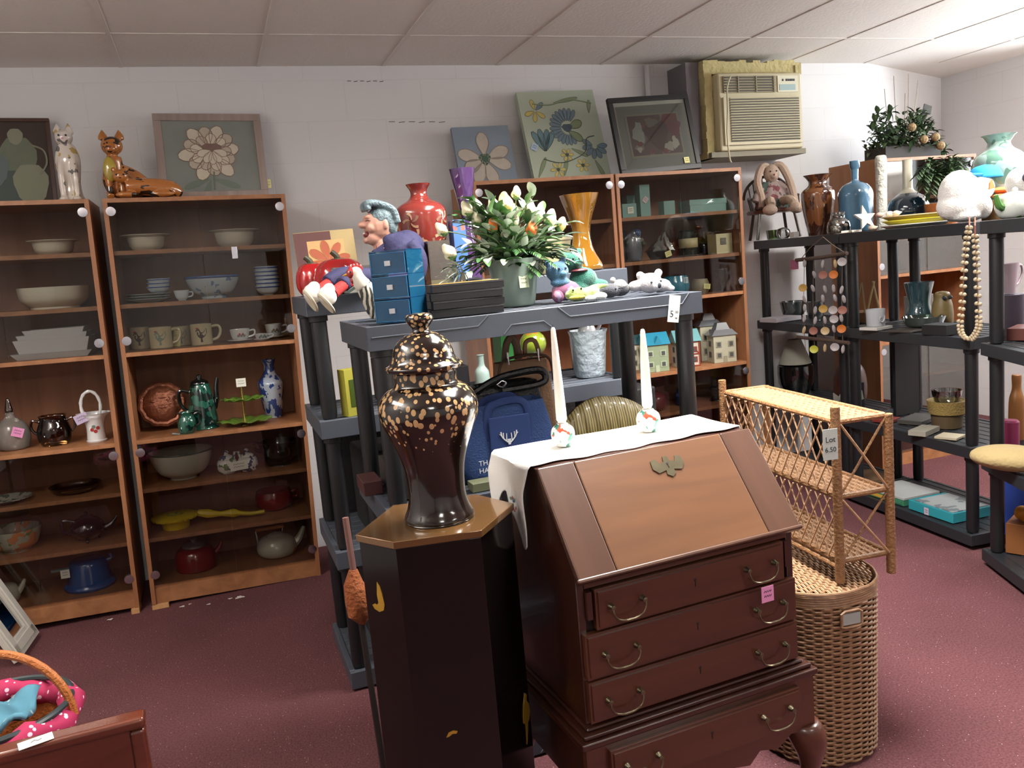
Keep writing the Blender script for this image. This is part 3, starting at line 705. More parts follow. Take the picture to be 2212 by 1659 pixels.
# --- shelf 3: mugs and cups, square dishes
MUG = mat('#b9ad8c', .25, coat=.4, noise_=(20, .06)); ROO = mat('#33261e', .4); ROG = mat('#6c7a70', .4); RED = mat('#a02c28', .4)
rooster = [(-9, 12), (-6, 16), (-3, 13), (0, 6), (6, 5), (9, 12), (12, 14), (13, 4), (8, -3), (2, -7), (1, -13), (3, -15), (-2, -15), (-1, -8), (-6, -4), (-9, 2), (-8, 8), (-12, 8)]
for px, d, R, h, col, hside, lb in ((305, .20, 20, 47, ROO, 1, 'black rooster, leftmost of the four'), (350, .13, 23, 46, ROG, 1, 'grey hen, second of the four from the left'), (394, .21, 19, 42, ROG, 1, 'grey rooster and a dangling tag, set back behind the others'), (438, .12, 22, 46, ROO, 1, 'black tailed rooster, rightmost of the four')):
    M, s = inC(MC2, px, 2, d)
    t = thing('mug', M, 'cream mug painted with a ' + lb, 'mug', 'rooster mugs'); b = MB()
    b.lathe(sp([(0, 0), (R-2, 0), (R, 2), (R, h-1), (R+.5, h), (R-1.5, h), (R-2, 3), (0, 3)], s), MUG)
    b.cyl([(x*s, z*s) for x, z in rooster], R*s, col, zc=h*.5*s, a0=-92); b.cyl([((x-9)*s, (z+13)*s) for x, z in ((-2, 0), (0, 4), (2, 1), (3, 4), (4, 0))], R*s, RED, zc=h*.5*s, a0=-92, e=.001)
    obj('cup', b, t)
    b = MB(); b.tube([(q[0]*s, 0, q[1]*s) for q in crv([(R-1, h*.85), (R+13, h*.86), (R+17, h*.62), (R+11, h*.32), (R-1, h*.22)])], 3*s, MUG); obj('handle', b, t)
    if px == 394: ptag(t, (-8*s, -(R+3)*s, h*.42*s), 14*s, 34*s, YEL, ry=8)
def cupsaucer(px, d, R, h, SR, lb, flip=1, deco=RED):
    M, s = inC(MC2, px, 2, d)
    lathe1('saucer', M, s, [(0, 0), (SR*.5, 0), (SR, 5), (SR, 6.2), (SR*.5, 2), (0, 1.8)], WH, 'white saucer under the ' + lb.split(',')[0].replace(' at the right end of the third shelf', ''), 'saucer', 'saucers')
    M = M @ T(0, 0, 2.2*s); t = thing('cup', M, lb, 'cup', 'painted cups'); b = MB()
    b.lathe(sp(bowlp(R, h, R*.6, 1.5), s), WH)
    for k in range(5): b.cyl([(x*s, z*s) for x, z in [(-7+k*3.4, 0+(k % 2)*3), (-5+k*3.4, 4+(k % 2)*3), (-2.5+k*3.4, 2+(k % 2)*3), (-4+k*3.4, -3+(k % 2)*3)]], R*.96*s, deco if k % 2 else ROG, zc=h*.45*s, e=.0012)
    obj('cup', b, t); b = MB(); b.tube([(q[0]*s*flip, 0, q[1]*s) for q in crv([(R*.88, h*.8), (R+9, h*.85), (R+8, h*.45), (R*.7, h*.3)])], 1.9*s, WH); obj('handle', b, t)
cupsaucer(520, .12, 21, 26, 27, 'white teacup painted with red flowers, on the third shelf')
cupsaucer(566, .06, 14, 14, 17, 'smallest white teacup, between the two larger cups', deco=ROG)
cupsaucer(593, .20, 18, 29, 21, 'white cup with a brown scene at the right end of the third shelf', deco=mat('#7a4a34', .4))
SQ = mat('#c4c4c6', .25, coat=.4)
def sqdish(M, s, w, d, h, th, label, group, tray=False):
    b = MB(); t_ = th
    def ring(w0, d0, z0, w1, d1, z1):
        v = [(-w0, -d0, z0), (w0, -d0, z0), (w0, d0, z0), (-w0, d0, z0), (-w1, -d1, z1), (w1, -d1, z1), (w1, d1, z1), (-w1, d1, z1)]
        b.add([tuple(q*s for q in p) for p in v], [(0,1,5,4), (1,2,6,5), (2,3,7,6), (3,0,4,7)], SQ)
    k = .86; ring(w*k, d*k, 0, w, d, h); ring(w, d, h, w-t_, d-t_, h); ring(w-t_, d-t_, h, w*k-t_, d*k-t_, t_)
    b.add([(-w*k*s, -d*k*s, 0), (w*k*s, -d*k*s, 0), (w*k*s, d*k*s, 0), (-w*k*s, d*k*s, 0)], [(3,2,1,0)], SQ); q = [(w*k-t_)*s, (d*k-t_)*s]
    b.add([(-q[0], -q[1], t_*s), (q[0], -q[1], t_*s), (q[0], q[1], t_*s), (-q[0], q[1], t_*s)], [(0,1,2,3)], SQ)
    return obj('dish', b, M=M, label=label, cat='dish', group=group, ang=20, bev=.0015)
M, s = inC(MC1, 124, 2, .15); M = M @ RZ(-3)
sqdish(M, s, 78, 50, 13, 2, 'long white rectangular tray under the square dishes', 'white square dishes')
sqdish(M @ T(2*s, 0, 5*s), s, 73, 46, 36, 2, 'white square dish resting on the tray, lowest of three', 'white square dishes')
sqdish(M @ T(3*s, 0, 25*s) @ RY(-.5), s, 68, 40, 26, 2, 'white square dish in the middle of the stack on the tray', 'white square dishes')
sqdish(M @ T(6*s, 0, 43*s) @ RY(-1), s, 60, 33, 18, 2, 'smaller white square dish on top of the stack', 'white square dishes')
# --- shelf 4 (open compartment)
M, s = inC(MC1, 31, 3, .16)
t = thing('cruet', M, 'frosted glass cruet with a pink tag, at the left of the open shelf', 'cruet'); b = MB(); b.lathe(sp(smooth([(0, 0), (26, 0), (34, 15), (35, 35), (28, 55), (12, 68), (9, 76), (10, 80)]), s), glass('#c8c0b8', .8, .1, 1, .25)); obj('bottle', b, t)
b = MB(); b.lathe(sp(smooth([(5, 80), (8, 84), (6, 95), (3, 108), (0, 112)]), s), glass('#ffffff', .7, .05, 2.5)); obj('stopper', b, t); ptag(t, (18*s, -36*s, 40*s), 22*s, 20*s, PINK, ry=20)
M, s = inC(MC1, 121, 3, .15)
t = thing('glass_jar', M, 'amber glass jar with handles beside the white basket jug', 'jar'); b = MB(); AG = glass('#c08850', .55, .05, 1.5)
b.lathe(sp(smooth([(0, 0), (24, 0), (32, 14), (33, 34), (27, 52), (26, 60), (29, 64)]), s), AG); obj('jar', b, t)
for k in (-1, 1):
    b = MB(); b.tube([(q[0]*s*k, 0, q[1]*s) for q in crv([(27, 52), (40, 55), (42, 38), (33, 26)])], 3*s, AG); obj('handle', b, t)
M, s = inC(MC1, 210, 3, .12)
t = thing('basket_jug', M, 'white ceramic basket jug with a twisted hoop handle and red cherries', 'jug'); b = MB()
b.lathe(sp([(0, 0), (20, 0), (21, 3)] + smooth([(19, 5), (18, 30), (22, 48), (32, 62)]) + smooth([(30, 62), (19, 46), (16, 28), (0, 6)]), s), WH, wob=lambda a, z: 1+(.10*math.cos(2*a) if z > 55*s else 0))
for k, (x, z) in enumerate(((-5, 28), (2, 24), (7, 31), (-1, 34))): b.cyl([((x+4*math.cos(a_))*s, (z+4*math.sin(a_))*s) for a_ in [i*PI/4 for i in range(8)]], 18.6*s, RED if k < 3 else ROG, e=.001)
obj('body', b, t); b = MB(); pts = [((-4+19*math.cos(a_))*s, 0, (78+31*math.sin(a_))*s) for a_ in [math.radians(q) for q in range(-50, 231, 12)]]
b.tube(pts, [3.4*s*(1+.18*math.sin(i*2.2)) for i in range(len(pts))], WH); obj('handle', b, t)
ptag(t, (-22*s, -22*s, 55*s), 26*s, 20*s, mat('#b8a8c4', .8), ry=-20)
COP = mat('#7d4a34', .35, .55, noise_=(30, .3), bump=(60, .5))
M, s = inC(MC2, 351, 3, .22)
b = MB(); b.lathe(sp([(0, 7), (36, 7), (42, 2), (49, 3), (52, 0), (52, 3), (47, 6), (42, 5), (37, 10)] + [(30, 14), (18, 18), (0, 17)], s), COP, seg=40, wob=lambda a, z: 1+.025*math.sin(12*a))
for q in ((-18, 6, 8, 5), (14, 8, 7, 9), (0, -8, 22, 6), (2, 14, 16, 5)): b.ball((q[0]*s, q[1]*s, 14*s), (q[2]*s, q[3]*s, 5*s), COP, seg=10, rings=6)
obj('embossed_plate', b, M=M @ T(6*s, 0, 57*s) @ RX(78) @ SC(.93), label='round copper brown plate with raised fruit, propped against the back', cat='plate')
GRN = spots('#1f5a4a', '#0d2420', 22, .52, .1, 1., zr=(.0, .02)); DGR = mat('#0b1412', .12, coat=1)
M, s = inC(MC2, 441, 3, .16)
t = thing('coffee_pot', M, 'tall green glazed coffee pot with a black lid, spout and handle', 'coffee pot'); b = MB()
b.lathe(sp(smooth([(0, 0), (31, 0), (32, 6), (29, 40), (23, 78), (20, 92), (18, 96)]) + [(0, 96)], s), GRN); obj('body', b, t)
b = MB(); b.lathe(sp(smooth([(19, 96.5), (17, 101), (8, 106), (5, 109), (6, 113), (0, 117)]), s), DGR); obj('lid', b, t)
b = MB(); b.tube([(q[0]*s, 0, q[1]*s) for q in crv([(24, 40), (31, 60), (33, 84), (37, 106)])], [x*s for x in np.linspace(7, 3.4, 19)], DGR); obj('spout', b, t)
b = MB(); b.tube([(q[0]*s, 0, q[1]*s) for q in crv([(-22, 80), (-40, 84), (-44, 66), (-38, 48), (-28, 38)])], 4*s, DGR); obj('handle', b, t)
M, s = inC(MC2, 406, 3, .055)
t = thing('creamer', M, 'small green and black creamer in front of the tall coffee pot', 'creamer'); b = MB()
b.lathe(sp([(0, 0)] + smooth([(15, 0), (19, 8), (19, 26), (15, 38), (17, 46)]) + smooth([(15, 46), (13, 38), (16, 10), (0, 4)]), s), GRN); obj('body', b, t)
b = MB(); b.tube([(q[0]*s, 0, q[1]*s) for q in crv([(16, 40), (27, 42), (27, 22), (18, 14)])], 2.6*s, DGR); obj('handle', b, t)
M, s = inC(MC2, 530, 3, .10); LF = mat('#5c7a2c', .3, coat=.5, noise_=(40, .25))
t = thing('tiered_leaf_tray', M, 'two tier green leaf shaped tray on a brass post with a price tag', 'tiered tray')
for z, R in ((5, 54), (52, 42)):
    b = MB()
    def leaf(u, v, R=R):
        a = v*2*PI; r = R*u*(1+.07*math.cos(10*a)); return (r*math.cos(a)*s, r*math.sin(a)*.8*s, (7*u*u + 2.2*u*math.sin(10*a))*s)
    b.sheet(leaf, 8, 60, LF, T(0, 0, z*s)); obj('leaf_tray', b, t, solid=.002)
b = MB(); b.lathe(sp([(0, 0), (10, 0), (10, 2), (3, 4), (2, 20), (3.4, 28), (2, 40), (3, 52), (2, 60), (3, 70), (1.6, 80), (2.4, 86), (0, 90)], s), mat('#b09a50', .25, .9)); obj('post', b, t)
ptag(t, (0, -4*s, 93*s), 20*s, 18*s, PAPER)
M, s = inC(MC2, 592, 3, .26)
b = MB(); BLV = spots('#a9b4c2', '#2b4480', 34, .52, .2, .6, sc3=(1, 1, .6))
b.lathe(sp(smooth([(0, 0), (18, 0), (19, 4), (22, 30), (27, 66), (27, 76), (20, 86), (13, 96), (11, 112), (14, 122), (14, 125)]) + [(12, 124), (9, 110), (0, 90)], s), BLV, seg=8)
obj('vase', b, M=M, label='eight sided blue and white vase at the right end of the open shelf', cat='vase', ang=50)
b = MB(); b.box((0, 0, .004), (.03, .02, .002), mat('#8fb0b8', .7)); M, s = inC(MC2, 380, 3, .04); obj('loose_tag', b, M=M @ T(0, 0, .001) @ RY(12) @ T(0, 0, .0002), label='small curled pale blue tag lying on the open shelf', cat='price tag')
# --- shelf 5
M, s = inC(MC2, 397, 4, .16); t = thing('enamel_bowl', M, 'big cream enamel wash bowl with a dark rim', 'bowl'); b = MB(); b.lathe(sp(bowlp(66, 60, 28, 2), s), mat('#b5b0a2', .25, coat=.5, noise_=(12, .12))); obj('bowl', b, t)
b = MB(); pts = [(65.5*s*math.cos(a_), 65.5*s*math.sin(a_), 60*s) for a_ in [i*PI/24 for i in range(48)]]; b.tube(pts, 1.6*s, mat('#3a4440', .3), closed=True, seg=6); obj('rim', b, t)
M, s = inC(MC2, 515, 4, .13); JR = spots('#cfcfca', '#5c7a4c', 28, .57, .25, .5, h3='#3a4a6a')
t = thing('condiment_set', M, 'pair of joined white lidded jars painted with green leaves, a tag on the front', 'condiment set')
for k in (-1, 1):
    b = MB(); b.lathe(sp(smooth([(0, 0), (15, 0), (21, 10), (21, 22), (15, 31), (0, 31)]), s), JR, c=(k*21*s, 0, 0)); j = obj('jar', b, t)
    b = MB(); b.lathe(sp(smooth([(15, 31.5), (13, 37), (5, 41), (4, 44), (5, 47), (0, 50)]), s), JR, c=(k*21*s, 0, 0)); obj('lid', b, j)
b = MB(); b.tube([(q[0]*s, 0, q[1]*s) for q in ((-8, 22), (-4, 44), (4, 44), (8, 22))], 2.5*s, JR); obj('handle', b, t); ptag(t, (2*s, -23*s, 18*s), 36*s, 20*s, PAPER, ry=-4)
M, s = inC(MC2, 604, 4, .18); t = thing('mixing_bowl', M, 'clear glass batter bowl with a handle, right end of its shelf', 'bowl'); GL = glass('#f2f6f4', .82, .04, 2.2)
b = MB(); b.lathe(sp(bowlp(41, 52, 24, 2.5), s), GL); obj('bowl', b, t); b = MB(); b.tube([(q[0]*s, 0, q[1]*s) for q in crv([(-38, 50), (-48, 52), (-46, 38), (-34, 32)])], 3.4*s, GL); obj('handle', b, t)
M, s = inC(MC1, 22, 4, .12); lathe1('plate', M, s, [(0, 0), (20, 0), (44, 9), (44, 10.5), (20, 2), (0, 2)], spots('#a8a8a0', '#5a6a60', 40, .55, .2, .5), 'grey patterned plate lying at the left of its shelf', 'plate')
M, s = inC(MC1, 165, 4, .16); lathe1('glass_dish', M, s, bowlp(52, 16, 30, 2), glass('#f4f6f6', .9, .03, 1.6), 'shallow clear glass dish, nearly invisible on its shelf', 'dish')
# --- shelf 6
M, s = inC(MC2, 381, 5, .15); YE = mat('#c9ae1c', .45, noise_=(20, .1))
t = thing('sunflower_spoon_rest', M, 'yellow sunflower on a round tin with a long leaf stem to the right', 'spoon rest'); b = MB()
b.lathe(sp([(0, 0), (27, 0), (30, 20), (0, 20)], s), YE); obj('tin', b, t)
b = MB(); b.lathe(sp([(0, 20.2), (44, 21), (46, 26), (40, 27), (24, 29), (0, 30)], s), YE, seg=66, wob=lambda a, z: 1+.07*abs(math.sin(11*a))); b.lathe(sp([(0, 30.2), (18, 29.6), (0, 33)], s), spots('#7a7a5c', '#c9b32c', 90, .5, .5, 0)); obj('flower_head', b, t)
b = MB(); b.tube([(q[0]*s, q[2]*s, q[1]*s) for q in crv([(46, 25, 0), (80, 18, -4), (120, 14, -6), (155, 9, -10), (184, 10, -14)])], [x*s for x in np.interp(np.arange(25), [0, 4, 8, 12, 14, 20, 24], [7, 10, 5, 10, 5, 4, 4.6])], YE); obj('stem', b, t)
M, s = inC(MC2, 594, 5, .24); RE = mat('#7d1013', .15, coat=.8); t = thing('enamel_pot', M, 'red enamel pot on the shelf above the white kettle', 'pot')
b = MB(); b.lathe(sp([(0, 0)] + smooth([(28, 0), (36, 8), (39, 26), (36, 40)]) + [(34, 40), (34, 8), (0, 4)], s), RE); obj('pot', b, t); b = MB(); b.tube([(q[0]*s, 0, q[1]*s) for q in crv([(37, 32), (48, 34), (48, 22), (38, 20)])], 3*s, RE); obj('handle', b, t)
M, s = inC(MC1, 38, 5, .16); lathe1('bowl', M, s, bowlp(52, 50, 26, 2.5), spots('#a8a798', '#5d7344', 22, .53, .3, .5, h3='#c07a4a'), 'floral painted bowl at the left of the shelf above the blue pot', 'bowl')
M, s = inC(MC1, 193, 5, .14); PU = glass('#4a2436', .25, .04, 2.2, .35); t = thing('glass_teapot', M, 'dark purple glass teapot on little feet', 'teapot')
b = MB(); b.lathe(sp(smooth([(0, 6), (16, 7), (32, 20), (34, 34), (24, 48), (14, 52)]) + [(0, 52)], s), PU); obj('body', b, t)
b = MB(); b.lathe(sp(smooth([(15, 52.4), (10, 57), (4, 59), (4, 63), (0, 66)]), s), PU); obj('lid', b, t)
b = MB(); b.tube([(q[0]*s, 0, q[1]*s) for q in crv([(30, 24), (46, 30), (60, 46)])], [x*s for x in np.linspace(7, 3, 13)], PU); obj('spout', b, t)
b = MB(); b.tube([(q[0]*s, 0, q[1]*s) for q in crv([(-24, 46), (-46, 50), (-48, 28), (-30, 18)])], 3.4*s, PU); obj('handle', b, t)
b = MB(); [b.ball((22*math.cos(a_)*s, 22*math.sin(a_)*s, 4*s), 4*s, PU, seg=8, rings=6) for a_ in (0.5, 2.6, 4.7)]; obj('foot', b, t)
# --- shelf 7
M, s = inC(MC2, 425, 6, .17); t = thing('kettle', M, 'red enamel kettle at the left of the bottom shelf', 'kettle')
b = MB(); b.lathe(sp(smooth([(0, 0), (36, 0), (42, 6), (42, 30), (36, 44), (24, 49)]) + [(0, 49)], s), RE); obj('body', b, t)
b = MB(); b.lathe(sp(smooth([(24, 49.4), (20, 54), (6, 57), (5, 61), (8, 66), (0, 69)]), s), mat('#8f8a86', .3, .6)); obj('lid', b, t)
b = MB(); b.tube([(q[0]*s, 0, q[1]*s) for q in crv([(38, 26), (50, 38), (56, 50)])], [x*s for x in np.linspace(7, 3.4, 13)], RE); obj('spout', b, t)
M, s = inC(MC2, 600, 6, .17); ENW = spots('#bdb9a8', '#c9895c', 16, .66, .25, .5); t = thing('kettle', M, 'white enamel kettle with a wooden handle and a pointed spout', 'kettle')
b = MB(); b.lathe(sp(smooth([(0, 0), (28, 0), (40, 8), (42, 22), (34, 38), (20, 44)]) + [(0, 44)], s), ENW); b.tube([(q[0]*s, 0, q[1]*s) for q in crv([(28, 16), (46, 28), (60, 54)])], [x*s for x in np.linspace(13, 3.5, 13)], ENW); obj('body', b, t)
b = MB(); b.lathe(sp(smooth([(20, 44.4), (14, 48), (4, 50), (0, 52)]), s), ENW); obj('lid', b, t)
b = MB(); b.tube([(q[0]*s, 0, q[1]*s) for q in ((-38, 30), (-40, 58), (-34, 62))], 1.8*s, CHR); b.tube([(14*s, 0, 50*s), (16*s, 0, 60*s)], 1.8*s, CHR); b.tube([(-40*s, 0, 61*s), (18*s, 0, 62*s)], 4.6*s, mat('#a8662c', .4)); obj('handle', b, t)
M, s = inC(MC1, 196, 6, .17); BL = mat('#0f4a8c', .15, coat=.8); t = thing('enamel_pot', M, 'bright blue enamel pot with a wide base flange', 'pot'); b = MB()
b.lathe(sp([(0, 0)] + smooth([(50, 0), (52, 6), (48, 12)]) + smooth([(44, 14), (40, 40), (36, 56), (30, 60)]) + [(0, 60)], s), BL); obj('pot', b, t)
b = MB(); b.tube([(q[0]*s, 0, q[1]*s) for q in crv([(32, 50), (46, 54), (44, 64)])], 3.5*s, BL); obj('spout', b, t)
ptag(t, (-38*s, -42*s, 46*s), 17*s, 18*s, PAPER); b = MB(); b.box((-50*s, -20*s, 50*s), (34*s, 10*s, 4*s), mat('#6c8a8a', .3)); obj('handle', b, t)
M, s = inC(MC1, 8, 6, .12); t = thing('kettle', M, 'white kettle with a pointed spout behind the white framed mirror', 'kettle')
b = MB(); b.lathe(sp(smooth([(0, 0), (24, 0), (33, 8), (34, 22), (26, 38), (0, 43)]), s), ENW); b.tube([(q[0]*s, 0, q[1]*s) for q in crv([(22, 14), (34, 24), (46, 46)])], [x*s for x in np.linspace(10, 3, 13)], ENW); obj('body', b, t)

# --- pictures and figures on the cabinet tops
def topz(MF, x=.3): p = MF @ Vector((x, .2, HC)); return p.z
def canvas(M, w, h, th, name, label, cat='picture', frame=None, mt=None, fw_=.02, group=None, matb=None):
    """picture standing on its lower edge at M, leaning back; front faces -Y"""
    t = thing(name, M, label, cat, group)
    b = MB(); b.bx(-w/2, w/2, 0, th, 0, h, mt) if not frame else b.bx(-w/2+fw_*.6, w/2-fw_*.6, th*.3, th*.8, fw_*.6, h-fw_*.6, mt)
    c = None
    if frame:
        f_ = MB()
        for x0, x1, z0, z1 in ((-w/2, w/2, 0, fw_), (-w/2, w/2, h-fw_, h), (-w/2, -w/2+fw_, fw_, h-fw_), (w/2-fw_, w/2, fw_, h-fw_)): f_.bx(x0, x1, 0, th, z0, z1, frame)
        obj('frame', f_, t, bev=.002)
    return t, b
def petal(b, cx, cz, r0, r1, a, wd, mt, y, e=.0006, out=None):
    n = 9; pts = []
    for i in range(n): 
        u = i/(n-1); pts.append((r0+(r1-r0)*u, wd*math.sin(PI*min(1, u*.92+.04))**.7*(.4+.6*u)))
    pts = pts + [(p[0], -p[1]) for p in pts[::-1]]; ca, sa = math.cos(math.radians(a)), math.sin(math.radians(a))
    P = [(cx+p[0]*ca-p[1]*sa, cz+p[0]*sa+p[1]*ca) for p in pts]
    b.prism(P, 0, e, mt, T(0, y, 0) @ RX(90))
    if out: b.tube([(x, y-e, z) for x, z in P], wd*.055, out, seg=4, closed=True)
def blob(b, cx, cz, rx, rz, mt, y, e=.0006, rot=0, jag=.12, n=18, sd=0):
    P = []
    for i in range(n):
        a = 2*PI*i/n; r = 1+jag*math.sin(3*a+sd)+jag*.6*math.sin(7*a+sd*2); x, z = rx*r*math.cos(a), rz*r*math.sin(a); ca, sa = math.cos(rot), math.sin(rot)
        P.append((cx+x*ca-z*sa, cz+x*sa+z*ca))
    b.prism(P, 0, e, mt, T(0, y, 0) @ RX(90))
zt = topz(MC2)
# pale framed peony
p = rayY(365, 421, 4.22); M = T(rayY(466, 421, 4.26)[0], 4.26, zt+.0125) @ RY(1.6) @ RX(-13); s = fwd((M.translation)) / FP
t, b = canvas(M, 222*s, 190*s, .02, 'framed_picture', 'framed painting of one pale peony, in a washed pink frame', frame=wood('#8f7f78', '#a59690', 4, .6), mt=mat('#7f8580', .7, noise_=(9, .14)), fw_=16*s)
y = .0058; P1 = mat('#b4ab9d', .8, noise_=(60, .08)); P2 = mat('#c6bfae', .8, noise_=(60, .08)); P3 = mat('#8a7468', .8); LFG = mat('#6f7a70', .8)
for a in range(0, 360, 30): petal(b, -2*s, 104*s, 14*s, (60+7*math.sin(a*.11))*s, a+8, 19*s, P1 if a % 60 else P2, y-.0001*(a//30), .0006, P3)
for k, a in enumerate(range(0, 360, 40)): petal(b, 0, 103*s, 8*s, 42*s, a+5, 15*s, P2 if k % 3 else P1, y-.0014-.0001*k, .0006, P3)
blob(b, 2*s, 112*s, 20*s, 12*s, mat('#7c625a', .8), y-.003)
for a in (200, 240, 270, 300, 340): petal(b, 2*s, 108*s, 4*s, 32*s, a, 11*s, P2, y-.0038-a*.000001, .0006, P3)
for a, q in ((200, 60), (-20, 62), (250, 50)): petal(b, -5*s, 45*s, 4*s, q*s, a, 10*s, LFG, y-.0002)
b.tube([(0, y-.001, 20*s), (2*s, y-.001, 60*s)], 1.6*s, LFG, seg=5)
obj('painting', b, t); ptag(t, (112*s, .004, 30*s), 12*s, 20*s, YEL)
# dark figure picture
zt1 = topz(MC1, .4); X0 = rayY(20, 424, 4.26)[0]; M = T(X0, 4.28, zt1+.013) @ RY(1.6) @ RX(-9); s = fwd((M.translation)) / FP
t, b = canvas(M, 178*s, 190*s, .02, 'framed_picture', 'dark framed picture of a pale robed figure, far left', frame=wood('#3b241c', '#4a2e22', 4, .5), mt=mat('#3a2e28', .7, noise_=(12, .2)), fw_=8*s)
R1 = mat('#68705f', .8, noise_=(40, .12)); R2 = mat('#808370', .8); y = .0055
blob(b, 22*s, 100*s, 36*s, 52*s, R1, y, jag=.06); blob(b, 10*s, 40*s, 62*s, 40*s, mat('#4a5652', .8), y-.0008, jag=.1); blob(b, 42*s, 45*s, 34*s, 46*s, R2, y-.0016, jag=.06); blob(b, 20*s, 150*s, 15*s, 18*s, R2, y-.0016, jag=.05)
blob(b, -20*s, 80*s, 22*s, 34*s, mat('#5f6c6c', .8), y-.0024, jag=.1); b.tube([(q[0]*s, y-.0025, q[1]*s) for q in crv([(50, 130), (72, 118), (76, 90), (62, 66)])], 2*s, R2, seg=5)
obj('painting', b, t)
# tall white cat figure
M = T(*onYZ(156, 4.12, zt1+.0)); M = MC1 @ T((MC1.inverted() @ M.translation).x, .16, HC+.0005); s = fwd(M.translation)/FP
CATW = spots('#d5cdc4', '#6b6a68', 26, .60, .15, .7, h3='#b8a060')
t = thing('cat_figurine', M, 'tall white porcelain cat figure painted with flowers, sitting upright', 'figurine'); b = MB()
b.lathe(sp(smooth([(0, 0), (24, 0), (27, 5), (22, 16), (20, 40), (24, 70), (25, 92), (20, 112), (14, 122), (0, 126)]), s), CATW, sx=1, sy=.8, seg=20)
b.ball((-2*s, -4*s, 136*s), (18*s, 17*s, 17*s), CATW)
for k in (-1, 1): b.lathe(sp([(0, -4), (10, 0), (7, 10), (0, 24)], s), CATW, c=((-2+k*11)*s, 0, 145*s), seg=10); b.tube([(q[0]*s*k, -q[1]*s, q[2]*s) for q in crv([(10, 10, 96), (13, 20, 60), (13, 22, 20), (12, 24, 4)])], [x*s for x in np.interp(np.arange(19), [0, 8, 16, 18], [8, 7, 6, 9])], CATW); b.ball((k*13*s, -24*s, 6*s), (10*s, 14*s, 6*s), CATW, seg=10, rings=8)
obj('body', b, t, remesh=.004)
b = MB(); [b.ball(((-2+k*7)*s, -20.5*s, 139*s), 2.2*s, INK, seg=8, rings=6) for k in (-1, 1)]; b.ball((-2*s, -22.5*s, 133*s), 2*s, PINK, seg=8, rings=6); obj('face', b, t)
# ceramic tiger figure (adult with cub)
M = MC2 @ T(0, .13, HC+.0005); Ml, s = inC(MC2, 300, 0, .13, z=HC+.004); M = Ml
TIG = spots('#a86830', '#2a1c12', 34, .60, .12, .8, sc3=(.45, 1, 1.1)); TIY = mat('#a89438', .15, coat=.8, noise_=(20, .2))
t = thing('tiger_figurine', M, 'glossy ceramic tiger figure sitting with a cub lying against it', 'figurine')
b = MB(); 
b.tube([(q[0]*s, q[2]*s, q[1]*s) for q in crv([(-38, 12, 8), (-44, 40, 6), (-42, 66, 0), (-38, 92, -4)], 5)], [x*s for x in np.interp(np.arange(16), [0, 5, 10, 15], [20, 24, 20, 14])], TIG, seg=16)
b.tube([(q[0]*s, q[2]*s, q[1]*s) for q in crv([(-38, 64, 2), (-10, 48, 6), (12, 26, 8), (18, 14, 8)], 5)], [x*s for x in np.interp(np.arange(16), [0, 6, 12, 15], [16, 20, 22, 14])], TIG, seg=16)
b.ball((-40*s, -8*s, 112*s), (22*s, 20*s, 20*s), TIG); b.ball((-42*s, -24*s, 104*s), (11*s, 9*s, 9*s), TIY)
for k in (-1, 1): b.lathe(sp([(0, -4), (10, 0), (9, 8), (0, 22)], s), TIG, c=((-40+k*16)*s, -2*s, 126*s), seg=10)
for x in (-52, -28): b.tube([(x*s, -14*s, 50*s), (x*s, -20*s, 10*s), (x*s, -28*s, 5*s)], [9*s, 8*s, 8*s], TIG, seg=12)
b.ball((-5*s, 4*s, 12*s), (50*s, 22*s, 12*s), TIG)
obj('adult_tiger', b, t, remesh=.004)
b = MB(); b.ball((-48*s, -22*s, 62*s), (13*s, 8*s, 26*s), TIY); obj('pale_chest', b, t)
b = MB(); b.tube([(q[0]*s, q[2]*s, q[1]*s) for q in crv([(-20, 26, -26), (10, 24, -26), (44, 22, -22), (72, 16, -16), (88, 8, -12)], 5)], [x*s for x in np.interp(np.arange(21), [0, 6, 14, 20], [16, 19, 20, 9])], TIG, seg=16)
b.ball((-28*s, -34*s, 46*s), (16*s, 14*s, 14*s), TIG); [b.ball(((-28+k*12)*s, -32*s, 60*s), 6*s, TIG, seg=8, rings=6) for k in (-1, 1)]; b.ball((-20*s, -44*s, 7*s), (22*s, 10*s, 7*s), TIG); b.ball((50*s, -34*s, 8*s), (26*s, 10*s, 8*s), TIG)
obj('tiger_cub', b, t, remesh=.004)
b = MB()
for cx, cy, cz in ((-40, -27, 116), (-28, -47, 48)): [b.ball(((cx+k*7)*s, cy*s, cz*s), 2*s, INK, seg=8, rings=6) for k in (-1, 1)]
b.ball((-42*s, -33.5*s, 107*s), 2.6*s, mat('#7a3a2c', .4), seg=8, rings=6); obj('eyes_and_nose', b, t)

